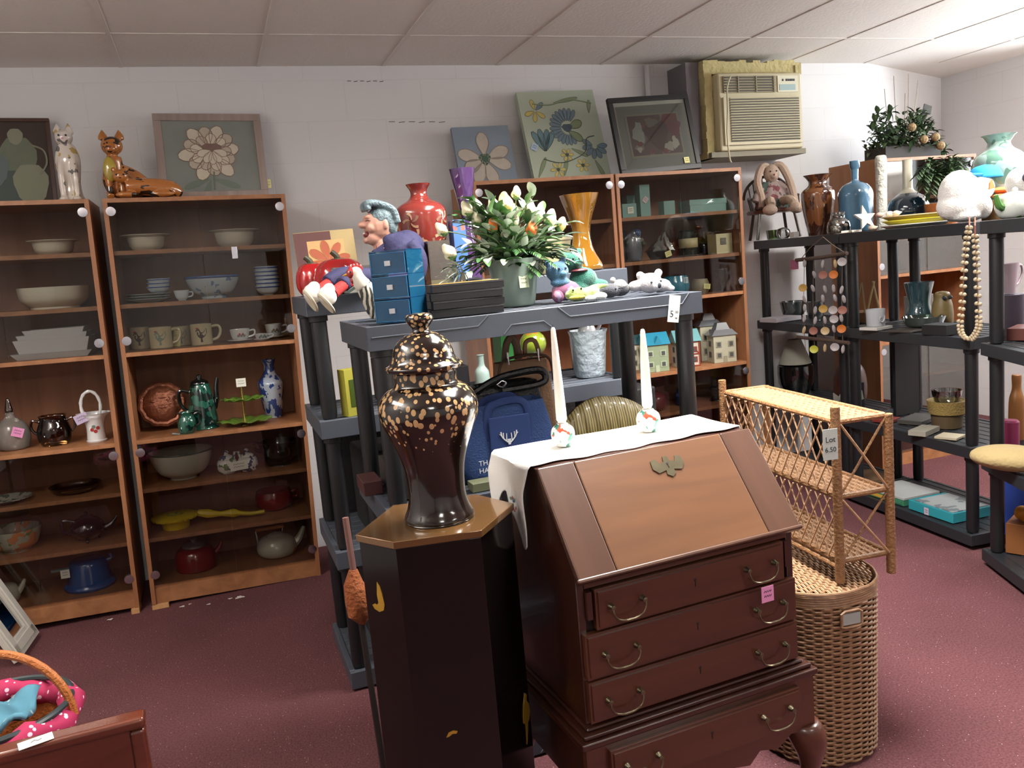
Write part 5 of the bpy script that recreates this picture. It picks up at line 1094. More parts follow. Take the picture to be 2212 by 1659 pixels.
b = MB(); b.ball(((HX-29)*s, 0, (HZ-17)*s), (7*s, 12*s, 7.5*s), SKD); [b.tube([((HX-29.5)*s, k*4*s, (HZ+11)*s), ((HX-26)*s, k*12*s, (HZ+12)*s), ((HX-20)*s, k*18*s, (HZ+10)*s)], 1.6*s, mat('#5a3028', .6), seg=5) for k in (-1, 1)]; b.ball(((HX-33)*s, 0, (HZ-14)*s), (4*s, 8*s, 2.6*s), mat('#d8d0c4', .4)); obj('face', b, t)
HRM = mat('#66787e', .5, noise_=(80, .25), bump=(90, .8)); b = MB(); b.ball(((HX+7)*s, 0, (HZ+16)*s), (31*s, 30*s, 27*s), HRM)
for k in range(7): b.tube([(q[0]*s, (k-3)*7.5*s, q[1]*s) for q in crv([(HX-30+abs(k-3)*2, HZ+32), (HX-24, HZ+46), (HX, HZ+47-abs(k-3)), (HX+28, HZ+30), (HX+36, HZ+2)])], [x*s for x in np.interp(np.arange(25), [0, 6, 24], [7, 8, 7])], HRM)
b.ball(((HX+22)*s, 0, (HZ-2)*s), (17*s, 26*s, 24*s), HRM); obj('hair', b, t, remesh=.003)
b = MB()
for k, off in ((-1, 0), (1, 6)):
    b.tube([(q[0]*s, q[2]*s, q[1]*s) for q in crv([(10, 24, k*14-8), (-56, 30, k*15-36), (-116-8*k, 34+off, k*15-68), (-150-12*k, 20+off, k*15-88)], 4)], [x*s for x in np.interp(np.arange(13), [0, 8, 12], [20, 17, 16])], NV, seg=14)
obj('trousers', b, t, remesh=.004)
for k, off in ((-1, 0), (1, 6)):
    b = MB(); b.tube([((q[0]-12*k)*s, (q[2]+k*15-82)*s, (q[1]+off)*s) for q in crv([(-130, 26, 0), (-150, 18, -10), (-170, 6, -22)])], 11*s, mat('#b02a28', .8, bump=(200, .3)), seg=12); obj('sock', b, t)
    b = MB(); X = T((-180-12*k)*s, (k*17-112)*s, (0+off)*s) @ RZ(16) @ RY(-48 if k < 0 else -40)
    b.ball((-4*s, 0, 2*s), (17*s, 13*s, 20*s), mat('#c9c4bc', .6, bump=(80, .2)), X); b.ball((0, 0, 14*s), (13*s, 11*s, 12*s), NV, X)
    so = obj('shoe', b, t, remesh=.003); b = MB(); pr = [(0, -3), (12, -3), (15, 0), (13, 3), (0, 3)]
    b.lathe(sp(pr, s), mat('#b8ae98', .6), sx=1.75, sy=1.02, M=X @ T(-15*s, 0, -2*s) @ RY(-78)); obj('sole', b, so)
# ================================================================ top of the lower shelving unit
z1 = U1Z + .0006
def v1(px, Y): return onYZs(px, Y, z1)
M, s = v1(812, 2.40); M = M @ T(-8*s, 0, 0); ROS = spots('#24241e', '#b8b4a4', 26, .54, .35, .4, 'wave', sc3=(1, 1, 1.4)); ROW = mat('#c4bcae', .3, coat=.5)
t = thing('rooster_figurine', M, 'black and white speckled ceramic rooster with a red comb, beside the blue drawer box', 'figurine')
b = MB(); b.tube([(q[0]*s, 0, q[1]*s) for q in crv([(26, 2), (20, 26), (4, 52), (-12, 78)], 4)], [x*s for x in np.interp(np.arange(13), [0, 5, 12], [27, 31, 16])], ROS, seg=18); b.v = [(q[0], q[1], max(q[2], .004)) for q in b.v]; obj('body', b, t, remesh=.004)
b = MB(); b.tube([(q[0]*s, 0, q[1]*s) for q in crv([(-9, 74), (-15, 82), (-20, 92), (-24, 100)], 4)], [x*s for x in np.interp(np.arange(13), [0, 6, 12], [19, 16, 13])], ROW, seg=18); b.ball((-24*s, 0, 104*s), (15*s, 13*s, 14*s), ROW); obj('neck', b, t, remesh=.004)
b = MB(); RC = mat('#9a2c2c', .3, coat=.4); b.ball((-32*s, 0, 104*s), (12*s, 11*s, 12*s), RC); [b.ball(((-34+i*7)*s, 0, (118-abs(i-1.5)*3)*s), (5*s, 3*s, 8*s), RC, seg=10, rings=8) for i in range(4)]; b.ball((-32*s, 0, 90*s), (6*s, 6*s, 9*s), RC); obj('comb_and_wattle', b, t)
b = MB(); b.lathe(sp([(4, 0), (0, 12)], s), mat('#c08a2c', .3), M=T(-42*s, 0, 102*s) @ RY(-100), seg=8); obj('beak', b, t); b = MB(); [b.ball((-36*s, k*9.5*s, 107*s), 2.2*s, INK, seg=8, rings=6) for k in (-1, 1)]; obj('eye', b, t)
# blue drawers
M, s = v1(870, 2.20); M = M @ RZ(-38); ABL = glass('#3a9cd6', .86, .05, 1.6, .16); ABE = mat('#1c6a9c', .2, coat=.6)
t = thing('drawer_box', M, 'translucent blue plastic box of three stacked drawers, on the front left corner', 'drawer box')
w_, d_, h_ = 86*s, 80*s, 152*s
b = MB(); 
for i in range(4): b.bx(-w_/2, w_/2, -d_/2, d_/2, i*(h_-.003)/3, i*(h_-.003)/3+.003, ABL)
for x in (-w_/2, w_/2-.002): b.bx(x, x+.002, -d_/2, d_/2, .0032, h_-.0002, ABL)
obj('casing', b, t, ang=0)
for i in range(3):
    z0 = i*(h_-.003)/3+.005; z1_ = z0+h_/3-.009; b = MB(); b.bx(-w_/2+.004, w_/2-.004, -d_/2-.003, -d_/2+.0, z0, z1_, ABL); b.bx(-w_/2+.004, w_/2-.004, d_/2-.01, d_/2-.008, z0, z1_, ABL)
    b.bx(-w_/2+.004, -w_/2+.006, -d_/2, d_/2-.01, z0, z1_, ABL); b.bx(w_/2-.006, w_/2-.004, -d_/2, d_/2-.01, z0, z1_, ABL); b.bx(-w_/2+.006, w_/2-.006, -d_/2, d_/2-.01, z0, z0+.002, ABL)
    dr = obj('drawer', b, t, ang=0)
    b = MB(); b.box((0, -d_/2-.0055, (z0+z1_)/2), (.016, .004, .013), glass('#e8eef4', .7, .05, 3, .5)); obj('drawer_pull', b, dr)
    b = MB(); [b.tube([(x0, -d_/2-.0034, zz0), (x1, -d_/2-.0034, zz1)], .0011, ABE, seg=4) for x0, x1, zz0, zz1 in ((-w_/2+.004, w_/2-.004, z0, z0), (-w_/2+.004, w_/2-.004, z1_, z1_), (-w_/2+.004, -w_/2+.004, z0, z1_), (w_/2-.004, w_/2-.004, z0, z1_))]; obj('drawer_rim', b, dr)
# stack of black framed plaques
for i, (dx, rz) in enumerate(((-2, -2), (0, 1), (-1, -1), (2, 0))):
    M, s = v1(1005, 2.215); b = MB(); b.box((0, 0, .011), (154*s, .13, .021), mat('#141416', .5)); 
    if i == 3: b.box((0, 0, .0217), (136*s, .112, .0006), mat('#a8863c', .35, .6, noise_=(25, .4)))
    b.bx(-77*s, 77*s, -.0656, -.065, .017, .019, mat('#2c2c30', .4))
    obj('plaque', b, M=M @ T(dx*s, 0, i*.0222) @ RZ(rz-5), label='black framed plaque, ' + ['lowest in the stack of four', 'second from the bottom of the stack of four', 'third from the bottom of the stack of four', 'top of the stack of four with a gold face'][i], cat='plaque', group='stack of black plaques', bev=.0015)
M, s = v2(1024, 2.80); lathe1('lid', M, s, [(0, 0), (18, 0), (18, 6), (8, 10), (0, 10)], mat('#141516', .4), 'small round black lid on the taller shelf above the black plaques', 'lid')
# potted roses
M, s = v1(1116, 2.37); t = thing('rose_arrangement', M, 'artificial rose buds and leaves in a frosted green pot, in the centre', 'flower arrangement')
GP = mat('#84968a', .25, coat=.3, noise_=(9, .08))
b = MB(); b.lathe(sp([(0, 0), (38, 0), (41, 4), (50, 60), (56, 96), (57, 100), (53, 100), (47, 60), (38, 8), (0, 8)], s), GP); obj('pot', b, t)
ptag(t, (2*s, -51*s, 52*s), 21*s, 27*s, mat('#b4c0a0', .8), rx=-8)
LVS = [mat(c, .45, noise_=(60, .12)) for c in ('#2f5230', '#4f7440', '#8fa08c', '#c2cabc', '#3c6238')]  # whitish greens have overexposed light painted into the leaf colour
rr = random.Random(3); leaves = MB(); stems = MB(); SG = mat('#46602c', .5)
def leafm(b, base, dirv, L, W, mt, up=Vector((0, 0, 1))):
    d = dirv.normalized(); side = d.cross(up); side = side.normalized() if side.length > .1 else Vector((1, 0, 0)); nrm = side.cross(d).normalized(); vs = []
    for i in range(6):
        u = i/5; wv = W*math.sin(PI*(u*.9+.05))**.8*(1-.25*u); c = base + d*(L*u) - nrm*(L*.25*u*u)
        vs += [tuple(c - side*wv/2 + nrm*wv*.18), tuple(c), tuple(c + side*wv/2 + nrm*wv*.18)]
    fs = []
    for i in range(5):
        for k in (0, 1): a = i*3+k; fs.append((a, a+1, a+4, a+3))
    b.add(vs, fs, mt)
def stem(p1, r=.0022, p0=None, bend=.3):
    p0 = p0 or Vector((rr.uniform(-25, 25)*s, rr.uniform(-20, 20)*s, 85*s)); m_ = p0.lerp(p1, .5) + Vector((0, 0, (p1-p0).length*bend*.5)); pts = [Vector(q) for q in crv([tuple(p0), tuple(m_), tuple(p1)], 5)]
    stems.tube([tuple(q) for q in pts], r, SG, seg=5); return pts
for i in range(120):
    a = rr.uniform(0, 2*PI); el = rr.uniform(-.3, 1.2); R = rr.uniform(60, 158)*s
    if abs(math.cos(a)) < .5: R *= .7
    p1 = Vector((R*math.cos(el)*math.cos(a)*1.05, R*math.cos(el)*math.sin(a)*.6, 112*s+R*math.sin(el)*.9)); pts = stem(p1, .0016)
    for k in range(3, len(pts), 2):
        d = (pts[k]-pts[k-1]).normalized(); sd = Vector((rr.uniform(-1, 1), rr.uniform(-1, 1), rr.uniform(-.2, .7)))
        leafm(leaves, pts[k], d+sd, rr.uniform(26, 46)*s, rr.uniform(15, 25)*s, LVS[rr.choice((0, 1, 1, 2, 2, 3, 3, 4))])
for i in range(20):   # fern sprays round the pot rim
    a = rr.uniform(0, 2*PI); R = rr.uniform(70, 120)*s; p1 = Vector((R*math.cos(a)*1.1, R*math.sin(a)*.7, rr.uniform(60, 115)*s)); pts = stem(p1, .0014, bend=.5)
    for k in range(2, len(pts)):
        for q in (-1, 1):
            for fr_ in (0, .5):
                d = (pts[k]-pts[k-1]); sd = d.cross(Vector((0, 0, 1))).normalized()*q; leafm(leaves, pts[k]-d*fr_, sd+d.normalized()*.5, 15*s, 5*s, LVS[rr.choice((0, 4, 4, 1))])
for x, y_, z in ((-116, -10, 84), (-128, 0, 96), (-140, -5, 70)):
    p = Vector((x*s, y_*s, z*s)); pts = stem(p, .0016)
    for k in range(7): leafm(leaves, p, Vector((math.cos(2.2+k*.5), -.3, math.sin(2.2+k*.5))), 40*s, 9*s, LVS[3])
obj('leaves', leaves, t, ang=60)
YR = mat('#d9a23c', .6, noise_=(30, .2), h2='#e6d49a'); CR = mat('#d8d2b4', .6); ORR = mat('#c8692a', .6)
for x, y_, z, c, r in ((22, 4, 252, CR, 10), (-10, -12, 226, YR, 16), (-35, -8, 226, CR, 12), (-90, 0, 222, CR, 12), (44, -6, 214, CR, 13), (-48, -30, 180, ORR, 10), (36, -32, 166, ORR, 12), (-150, -6, 182, CR, 11), (-140, -14, 130, CR, 13), (92, 0, 190, CR, 13), (112, -8, 172, YR, 12), (14, 10, 206, CR, 14), (70, 6, 200, CR, 13), (-70, 6, 200, CR, 11), (2, -20, 190, CR, 12)):
    r *= 1.22; p = Vector((x*s, y_*s, z*s*.93)); stem(p, .0018); b = MB(); tl = math.atan2(x, 200); X = T(*p) @ Matrix.Rotation(tl, 4, 'Y')
    b.lathe(sp(smooth([(0, -r*.8), (r*.6, -r*.5), (r*.85, r*.1), (r*.6, r*.9), (r*.25, r*1.5), (0, r*1.6)]), s), c, seg=18, wob=lambda a, z: 1+.12*math.sin(3*a+z/s*.25), M=X)
    b.lathe(sp([(0, -r), (r*.62, -r*.6), (r*.8, 0)], s), LVS[1], seg=10, M=X, wob=lambda a, z: 1.03+.1*math.sin(5*a)); obj('rose_bud', b, t)
obj('stems', stems, t)
# plush animals
def plush(px, Y, lab, parts, mt, name='plush_bear', cat='plush toy', rs=.004, extra=None, rz=0):
    M, s = v1(px, Y); t = thing(name, M @ RZ(rz), lab, cat, 'plush animals on the grey shelf'); b = MB()
    for c, r in parts: b.ball(tuple(q*s for q in c), tuple(q*s for q in (r if hasattr(r, '__len__') else (r,)*3)), mt)
    obj('body', b, t, remesh=rs)
    for nm, mt2, ps in (extra or []):
        b = MB(); [b.ball(tuple(q*s for q in c), tuple(q*s for q in (r if hasattr(r, '__len__') else (r,)*3)), mt2, seg=10, rings=8) for c, r in ps]; obj(nm, b, t)
    return t, s
fur = lambda h: mat(h, .95, bump=(320, .6), noise_=(120, .12), sheen=.3)
plush(1216, 2.30, 'blue headed plush bear with a tie dye body, leaning on the green pot', [((-8, 0, 66), (26, 22, 22)), ((-28, 2, 86), 8), ((8, 4, 88), 8), ((-4, -6, 42), (24, 16, 10))], fur('#3a6484'), extra=[
    ('tie_dye_body', spots('#7a4a64', '#a8707c', 30, .5, .9, 0, h3='#8a7a94'), [((8, -2, 24), (34, 24, 22)), ((34, -14, 12), (18, 12, 10)), ((-16, -14, 14), (14, 12, 14))]), ('foot_pad', fur('#3f86b4'), [((16, -22, 12), (13, 4, 11))]), ('eye', INK, [((4, -20, 72), 2.4), ((-12, -22, 72), 2.4)]), ('muzzle', fur('#5a8cb0'), [((-2, -20, 62), (8, 6, 6))])])
plush(1250, 2.46, 'emerald green plush bear with a dark ribbon, behind the blue headed bear', [((-8, 0, 78), (24, 20, 22)), ((-26, 2, 92), 8), ((10, 4, 98), 8), ((14, 0, 40), (32, 22, 24)), ((44, -6, 24), (26, 14, 12)), ((0, -4, 20), (24, 18, 20))], fur('#1a5c4c'), extra=[('ribbon', mat('#6a2c34', .5), [((2, -8, 58), (20, 18, 4))]), ('eye', INK, [((0, -18, 84), 2.2), ((-14, -18, 84), 2.2)]), ('muzzle', fur('#1b7a62'), [((-6, -18, 74), (8, 6, 6))])])
plush(1262, 2.20, 'lime green plush frog lying flat in front of the bears', [((-14, 0, 17), (30, 20, 15)), ((16, 4, 18), (24, 18, 13)), ((-30, -8, 26), 7), ((-14, -10, 28), 7), ((40, 6, 30), (24, 6, 6))], fur('#94a858'), name='plush_frog', extra=[('eye', INK, [((-30, -14, 28), 2.2), ((-12, -16, 30), 2.2)]), ('yellow_mouth', fur('#c0b02a'), [((-22, -16, 12), (20, 8, 5))]), ('white_foot', fur('#c9c9c4'), [((32, -12, 9), (18, 12, 9)), ((8, -14, 7), (16, 8, 7))])])
plush(1332, 2.24, 'dark grey and white plush dog lying beside the white bear', [((-18, 0, 16), (26, 20, 16)), ((12, 6, 17), (24, 18, 16)), ((-34, 2, 12), (18, 12, 10))], fur('#2e3036'), name='plush_dog', extra=[('white_patch', fur('#c4c2be'), [((10, 2, 26), (16, 16, 12)), ((-4, 4, 38), 6)]), ('eye', INK, [((0, -16, 20), 2.2), ((-10, -18, 20), 2.2)])])
plush(1406, 2.22, 'white plush koala bear with a black nose, at the right of the plush toys', [((0, 0, 24), (28, 22, 22)), ((24, 4, 44), 9), ((-20, 6, 42), 9), ((30, 8, 16), (24, 18, 15)), ((48, 0, 8), (12, 8, 7)), ((-30, 10, 20), (18, 14, 12))], fur('#b4b0b0'), extra=[('nose', INK, [((8, -23, 18), (6, 4, 6.5))]), ('eye', INK, [((-8, -20, 26), 2.6), ((16, -18, 27), 2.6)]), ('pale_snout', fur('#c8c6c4'), [((6, -18, 18), (12, 8, 10))])])
# price card on the shelf rim
p = rayY(1456, 667, 2.09); b = MB(); u1 = bpy.data.objects['shelving_unit']; M = u1.matrix_basis.inverted() @ T(*p) @ RY(9.5); k_ = fwd(p)/FP; ck = None
b.box((0, 0, 0), (27*k_, .0012, 58*k_), mat('#d8d8d4', .8)); ck = obj('price_card', b, u1, M, label='white card reading 5.00'); 
for tx, sz, dx, dz in (('5', 20, -5, -12), ('00', 8, 7, -7), ('ea', 7, 7, -19)): text('writing', tx, sz*k_, ck, T(dx*k_, -.001, dz*k_) @ RX(90), INK)
# ================================================================ bags and clutter under the grey shelf
zl = .8006
def vl(px, Y, z=zl): return onYZs(px, Y, z)
def softbox(b, w, d, h, mt, c=(0, 0, 0), sag=.1, n=10):
    for f in range(5):
        pass
    pts = []
    def f(u, v):
        a = u*2*PI; e = .35; ca, sa = math.cos(a), math.sin(a); x = abs(ca)**e*(1 if ca > 0 else -1); y = abs(sa)**e*(1 if sa > 0 else -1); bulge = 1+.06*math.sin(v*PI)+sag*.3*math.sin(3*a+v*4)
        tp = 1-.18*v; return (c[0]+w/2*x*bulge*tp, c[1]+d/2*y*bulge*tp, c[2]+h*v)
    b.sheet(f, 48, n, mt)
NAV = mat('#2b4474', .85, bump=(220, .4)); NAVD = mat('#22386a', .85)
M, s = vl(1098, 2.255); M = M @ T(0, 0, 0); t = thing('tote_bag', M @ RZ(-4), 'navy cloth tote bag printed with white antlers, behind the desk runner', 'bag')
b = MB(); softbox(b, 205*s, .11, 160*s, NAV); obj('body', b, t, solid=.004)
b = MB()
for yy in (-.052, .046): b = MB(); b.tube([(q[0]*s, yy, q[1]*s) for q in crv([(-46, 86), (-44, 136), (-30, 160), (20, 166), (40, 154), (46, 126), (44, 86)], 5)], 8*s, NAVD, M=SC(1, .35, 1) @ T(0, yy*1.8, 0)); obj('handle', b, t)
b = MB(); b.bx(-44*s, 44*s, -.0665, -.060, 60*s, 136*s, NAVD); obj('pocket', b, t, bev=.004)
b = MB(); WT = mat('#d0d4d8', .7); X = T(-4*s, -.0685, 88*s)
for k in (-1, 1):
    b.tube([(k*q[0]*s, 0, q[1]*s) for q in crv([(2, -8), (9, -2), (15, 6), (17, 16)])], 1.5*s, WT, seg=5, M=X)
    for x, z, x2, z2 in ((6, -4, 5, 12), (12, 2, 12, 14), (16, 8, 20, 12)): b.tube([(k*x*s, 0, z*s), (k*x2*s, 0, z2*s)], 1.1*s, WT, seg=5, M=X)
b.prism([(-4*s, 0), (4*s, 0), (2.5*s, -12*s), (-2.5*s, -12*s)], 0, .0008, WT, X @ RX(90)); obj('antler_print', b, t)
for tx, x, z in (('TH', -64, 44), ('HA', -64, 28)): text('printed_letters', tx, 15*s, t, T(x*s, -.0685, z*s) @ RX(90), WT)
M, s = vl(1104, 2.385); t = thing('handbag', M, 'open black leather bag leaning above the navy tote', 'bag'); BLL = mat('#0e0f11', .35, bump=(120, .3)); b = MB(); softbox(b, 160*s, .10, 176*s, BLL, sag=.2); obj('body', b, t, solid=.004)
b = MB(); b.tube([(q[0]*s, -.056, q[1]*s) for q in crv([(-80, 168), (-20, 192), (60, 198), (80, 184), (66, 168), (-20, 164)])], 8*s, BLL); obj('opening_rim', b, t); b = MB(); b.tube([(q[0]*s, -.06, q[1]*s) for q in crv([(-30, 178), (-18, 172), (-10, 180), (-20, 186)])], 2*s, CHR, closed=True); obj('buckle', b, t)
OLV = spots('#786b3c', '#3a321c', 8, .66, .5, .2, 'wave', sc3=(5, 5, .9)); M, s = vl(1325, 2.20); t = thing('clutch_bag', M @ RZ(-6), 'large pleated olive gold clutch bag behind the candles', 'bag')
b = MB(); 
def clutch(u, v):
    x = (u-.5)*2; top = 150*(1-.55*max(0, x*x-.02)**1.1)*(1-.12*x); zz = top*v*.94; w_ = .05*math.sin(PI*min(1, v*.9+.1))**.6*(1-.5*x*x)
    return (x*126*s, -w_-.006*abs(math.sin(u*34+v*2.5)), zz*s+.012*0)
b.sheet(clutch, 130, 14, OLV); 
def clutchb(u, v): p = clutch(u, v); return (p[0], -p[1]*.6, p[2])
b.sheet(clutchb, 60, 10, OLV); obj('body', b, t); b = MB(); 
for k in range(6): b.ball((( -8+k*6)*s, -.062, (70-k*7)*s), 2.4*s, mat('#d8d4b8', .15, .8), seg=8, rings=6)
obj('studs', b, t)
CA = mat('#86664a', .6, bump=(100, .3)); M, s = vl(1140, 2.485, zl); t = thing('handbag', M, 'brown leather handbag with stitched edges and a small buckle', 'bag'); b = MB(); softbox(b, 140*s, .05, 200*s, CA, sag=.05); obj('body', b, t)
b = MB(); b.tube([(q[0]*s, -.03, q[1]*s) for q in crv([(-60, 190), (-50, 238), (-20, 250), (30, 250), (60, 236), (66, 190)])], 3*s, mat('#4c3424', .6)); [b.tube([(q[0]*s, -.034, q[1]*s) for q in ((k*34, 236), (k*34, 262))], 2*s, CHR) for k in (-1, 1)]; obj('piping', b, t, T(0, 0, -40*s))
b = MB(); b.tube([(q[0]*s, -.01, q[1]*s) for q in crv([(-36, 240), (-30, 276), (-18, 290), (-8, 276), (-4, 244)])], 8*s, mat('#5c4636', .6)); b.tube([(q[0]*s, -.01, q[1]*s) for q in crv([(10, 246), (14, 276), (34, 278), (44, 246)])], 5*s, CA); obj('strap', b, t, T(0, 0, -40*s))
# white glazed bucket with a pitcher, on the taller unit's shelf
MW = mat('#a8b4bc', .25, coat=.5, bump=(26, 1.2)); zm2 = .9506
M, s = onYZs(1275, 2.92, zm2); t = thing('planter', M, 'white glazed planter with a rippled surface, holding the small pitcher', 'planter'); b = MB(); b.lathe(sp([(0, 0), (30, 0), (34, 8), (40, 90), (43, 100), (38, 100), (34, 88), (30, 74), (0, 74)], s), MW, wob=lambda a, z: 1+.02*math.sin(7*a+z*60)); obj('planter', b, t)
WJ = mat('#b8b8ba', .2, coat=.6); t = thing('pitcher', M @ T(0, 0, 74.5*s), 'small white pitcher with a looped handle, standing in the white planter', 'pitcher'); b = MB(); b.lathe(sp(smooth([(0, 0), (15, 0), (20, 12), (19, 26), (14, 38), (17, 46)]) + [(15, 46), (12, 38), (16, 20), (0, 3)], s), WJ, wob=lambda a, z: 1+(.35*max(0, math.cos(a-PI))**4 if z > 40*s else 0)); b.tube([(q[0]*s, 0, q[1]*s) for q in ((-10, 40), (-22, 46), (-34, 52))], [8*s, 6*s, 3*s], WJ); obj('body', b, t); b = MB(); b.tube([(q[0]*s, 0, q[1]*s) for q in crv([(14, 42), (24, 56), (36, 50), (30, 30), (20, 18)])], 4*s, WJ); obj('handle', b, t)
M, s = onYZs(1045, 2.86, zm2); lathe1('bottle', M, s, smooth([(0, 0), (15, 0), (16, 44), (8, 60), (7, 80), (8, 84), (0, 85)]), mat('#8fa39c', .3), 'pale grey green bottle on the shelf behind the bags', 'bottle')
M, s = onYZs(1150, 2.86, zm2); GB = spots('#7a8a2c', '#a8702c', 9, .5, .12, .8); t = thing('glass_ornament', M, 'round green and orange glass ball on a clear faceted stem', 'glass ornament'); b = MB(); b.lathe(sp([(0, 0), (22, 0), (22, 6), (12, 20), (18, 30), (8, 44), (12, 56), (6, 64), (0, 64)], s), CG, seg=8); obj('stem', b, t, ang=10); b = MB(); b.ball((10*s, 0, 92*s), 29*s, GB); obj('ball', b, t)
M, s = onYZs(1094, 2.95, zm2); crate('box', M, (26*s, .1, 128*s), mat('#2f7a3c', .5), 'narrow bright green upright box behind the bags', 'box')
YB_ = mat('#8f8a2c', .6); 
p = onYZ(770, 2.62, .9506); M, s = onYZs(770, 2.80, .9506); t = thing('yellow_box', M @ RZ(18), 'yellow and green carton with a window, on the shelf left of the urn', 'box'); b = MB(); b.bx(-26*s, 26*s, -.025, .025, 0, 100*s, YB_); obj('carton', b, t); b = MB(); b.bx(-17*s, 17*s, -.0268, -.0255, 20*s, 78*s, mat('#3c4c1c', .3, coat=.4)); obj('window', b, t)
# dim clutter on the grey units' lower shelves
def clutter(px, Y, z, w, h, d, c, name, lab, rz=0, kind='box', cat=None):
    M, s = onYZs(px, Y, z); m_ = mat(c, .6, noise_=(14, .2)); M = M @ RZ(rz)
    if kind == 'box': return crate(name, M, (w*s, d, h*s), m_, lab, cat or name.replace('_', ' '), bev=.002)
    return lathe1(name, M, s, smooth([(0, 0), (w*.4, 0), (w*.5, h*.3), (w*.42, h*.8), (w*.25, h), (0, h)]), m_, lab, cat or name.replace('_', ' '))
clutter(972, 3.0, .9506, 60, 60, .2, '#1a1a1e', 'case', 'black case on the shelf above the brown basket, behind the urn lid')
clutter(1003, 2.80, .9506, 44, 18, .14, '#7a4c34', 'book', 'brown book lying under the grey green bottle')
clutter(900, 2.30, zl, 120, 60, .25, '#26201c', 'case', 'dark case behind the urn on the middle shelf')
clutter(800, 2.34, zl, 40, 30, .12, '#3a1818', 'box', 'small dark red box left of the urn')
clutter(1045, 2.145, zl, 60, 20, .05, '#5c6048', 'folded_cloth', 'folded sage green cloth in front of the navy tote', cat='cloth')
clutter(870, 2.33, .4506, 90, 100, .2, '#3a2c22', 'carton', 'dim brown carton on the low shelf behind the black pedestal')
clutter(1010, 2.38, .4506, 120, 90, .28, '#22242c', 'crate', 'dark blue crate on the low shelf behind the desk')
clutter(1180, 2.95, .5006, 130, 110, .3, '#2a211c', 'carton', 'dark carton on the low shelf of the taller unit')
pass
clutter(880, 3.0, .9506, 120, 90, .2, '#1f1a1a', 'handbag', 'added black filler bag on the left of the taller unit, behind the yellow carton', cat='bag')  # added to darken the bright gap between the legs
# thing leaning left of the pedestal
p0 = Vector(rayY(746, 1118, 2.03)); p1 = Vector(rayY(764, 1236, 2.02)); d_ = (p1-p0).normalized(); p2 = p1 + d_*((p1.z-.008)/-d_.z)
t = thing('stick', T(0, 0, 0), 'thin wooden stick with an orange cloth tied round it, leaning left of the black pedestal', 'stick'); b = MB(); b.tube([tuple(p0), tuple(p1)], .008, mat('#6a4a44', .5)); b.tube([tuple(p1), tuple(p2)], .008, mat('#17110f', .5)); obj('shaft', b, t)
b = MB(); q_ = lambda u, e: tuple(p1.lerp(p2, u) + Vector((e, 0, 0))); b.tube([q_(-.01, 0), q_(.04, -.005), q_(.10, .004), q_(.16, .0), q_(.20, .004)], [.011, .024, .036, .030, .006], mat('#7c4018', .9, noise_=(40, .3), bump=(80, .8)), seg=14); obj('orange_cloth', b, t)
# added black boxes standing for shade and unreadable clutter by the grey units
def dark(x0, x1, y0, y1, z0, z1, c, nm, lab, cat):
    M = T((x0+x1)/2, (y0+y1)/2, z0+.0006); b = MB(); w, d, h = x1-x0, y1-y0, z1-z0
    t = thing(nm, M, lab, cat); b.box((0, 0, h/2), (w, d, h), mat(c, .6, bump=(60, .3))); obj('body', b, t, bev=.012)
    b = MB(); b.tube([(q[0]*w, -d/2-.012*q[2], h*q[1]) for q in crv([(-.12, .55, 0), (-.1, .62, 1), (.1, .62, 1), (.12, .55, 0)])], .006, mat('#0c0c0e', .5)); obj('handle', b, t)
dark(.34, 1.0, 3.32, 3.62, 0, .86, '#101012', 'infill', 'added tall black trunk on the floor behind the grey shelving, left side', 'infill')
dark(1.05, 1.85, 3.32, 3.62, 0, .80, '#141416', 'infill', 'added wide black trunk on the floor behind the grey shelving, right side', 'infill')
dark(.42, .80, 2.84, 3.12, .50, .80, '#121214', 'filler', 'added black suitcase on the lower left of the taller grey unit', 'filler')
dark(.48, .92, 2.17, 2.47, .07, .34, '#141314', 'filler', 'added black suitcase lying on the bottom shelf behind the pedestal', 'filler')
dark(.40, 1.2, 2.84, 3.12, .07, .38, '#0f0f10', 'filler_box', 'added black bin on the bottom shelf of the taller grey unit', 'bin')
# ================================================================ right-hand shelves: items on the run of black units
UX, UY = RDX, RDY; NX, NY = RDY, -RDX       # u runs away along the fronts, n goes into the shelves
RANG = math.degrees(math.atan2(-UY, -UX))
def inR(px, k, d, z=None):
    zz = RS[k] + .0008 if z is None else z
    P0 = np.array([RA[0] + NX*d, RA[1] + NY*d, zz]); a = RW.T @ np.array([UX, UY, 0.]); bb = RW.T @ (P0 - C0); kk = (px - CX)/FP
    tt = (kk*bb[2]-bb[0])/(a[0]-kk*a[2]); P = P0 + np.array([UX, UY, 0])*tt
    return T(*[float(q) for q in P]), fwd(P)/FP
BA = (2.50, 1.72); _l = math.hypot(.37, .78); BU = (.37/_l, .78/_l)
def inB(px, k, d, z=None):
    zz = RS[k] + .0008 if z is None else z
    P0 = np.array([BA[0] + BU[1]*d, BA[1] - BU[0]*d, zz]); a = RW.T @ np.array([BU[0], BU[1], 0.]); bb = RW.T @ (P0 - C0); kk = (px - CX)/FP
    tt = (kk*bb[2]-bb[0])/(a[0]-kk*a[2]); P = P0 + np.array([BU[0], BU[1], 0])*tt
    return T(*[float(q) for q in P]), fwd(P)/FP
def rbox(px, k, d, w, dp, h, c, lab, name='box', cat='box', rz=0, F=inR, z=None, mt=None, group=None):
    M, s = F(px, k, d, z); return crate(name, M @ RZ(rz), (w*s, dp, h*s), mt or mat(c, .55, noise_=(15, .1)), lab, cat, group, bev=.0015), M, s
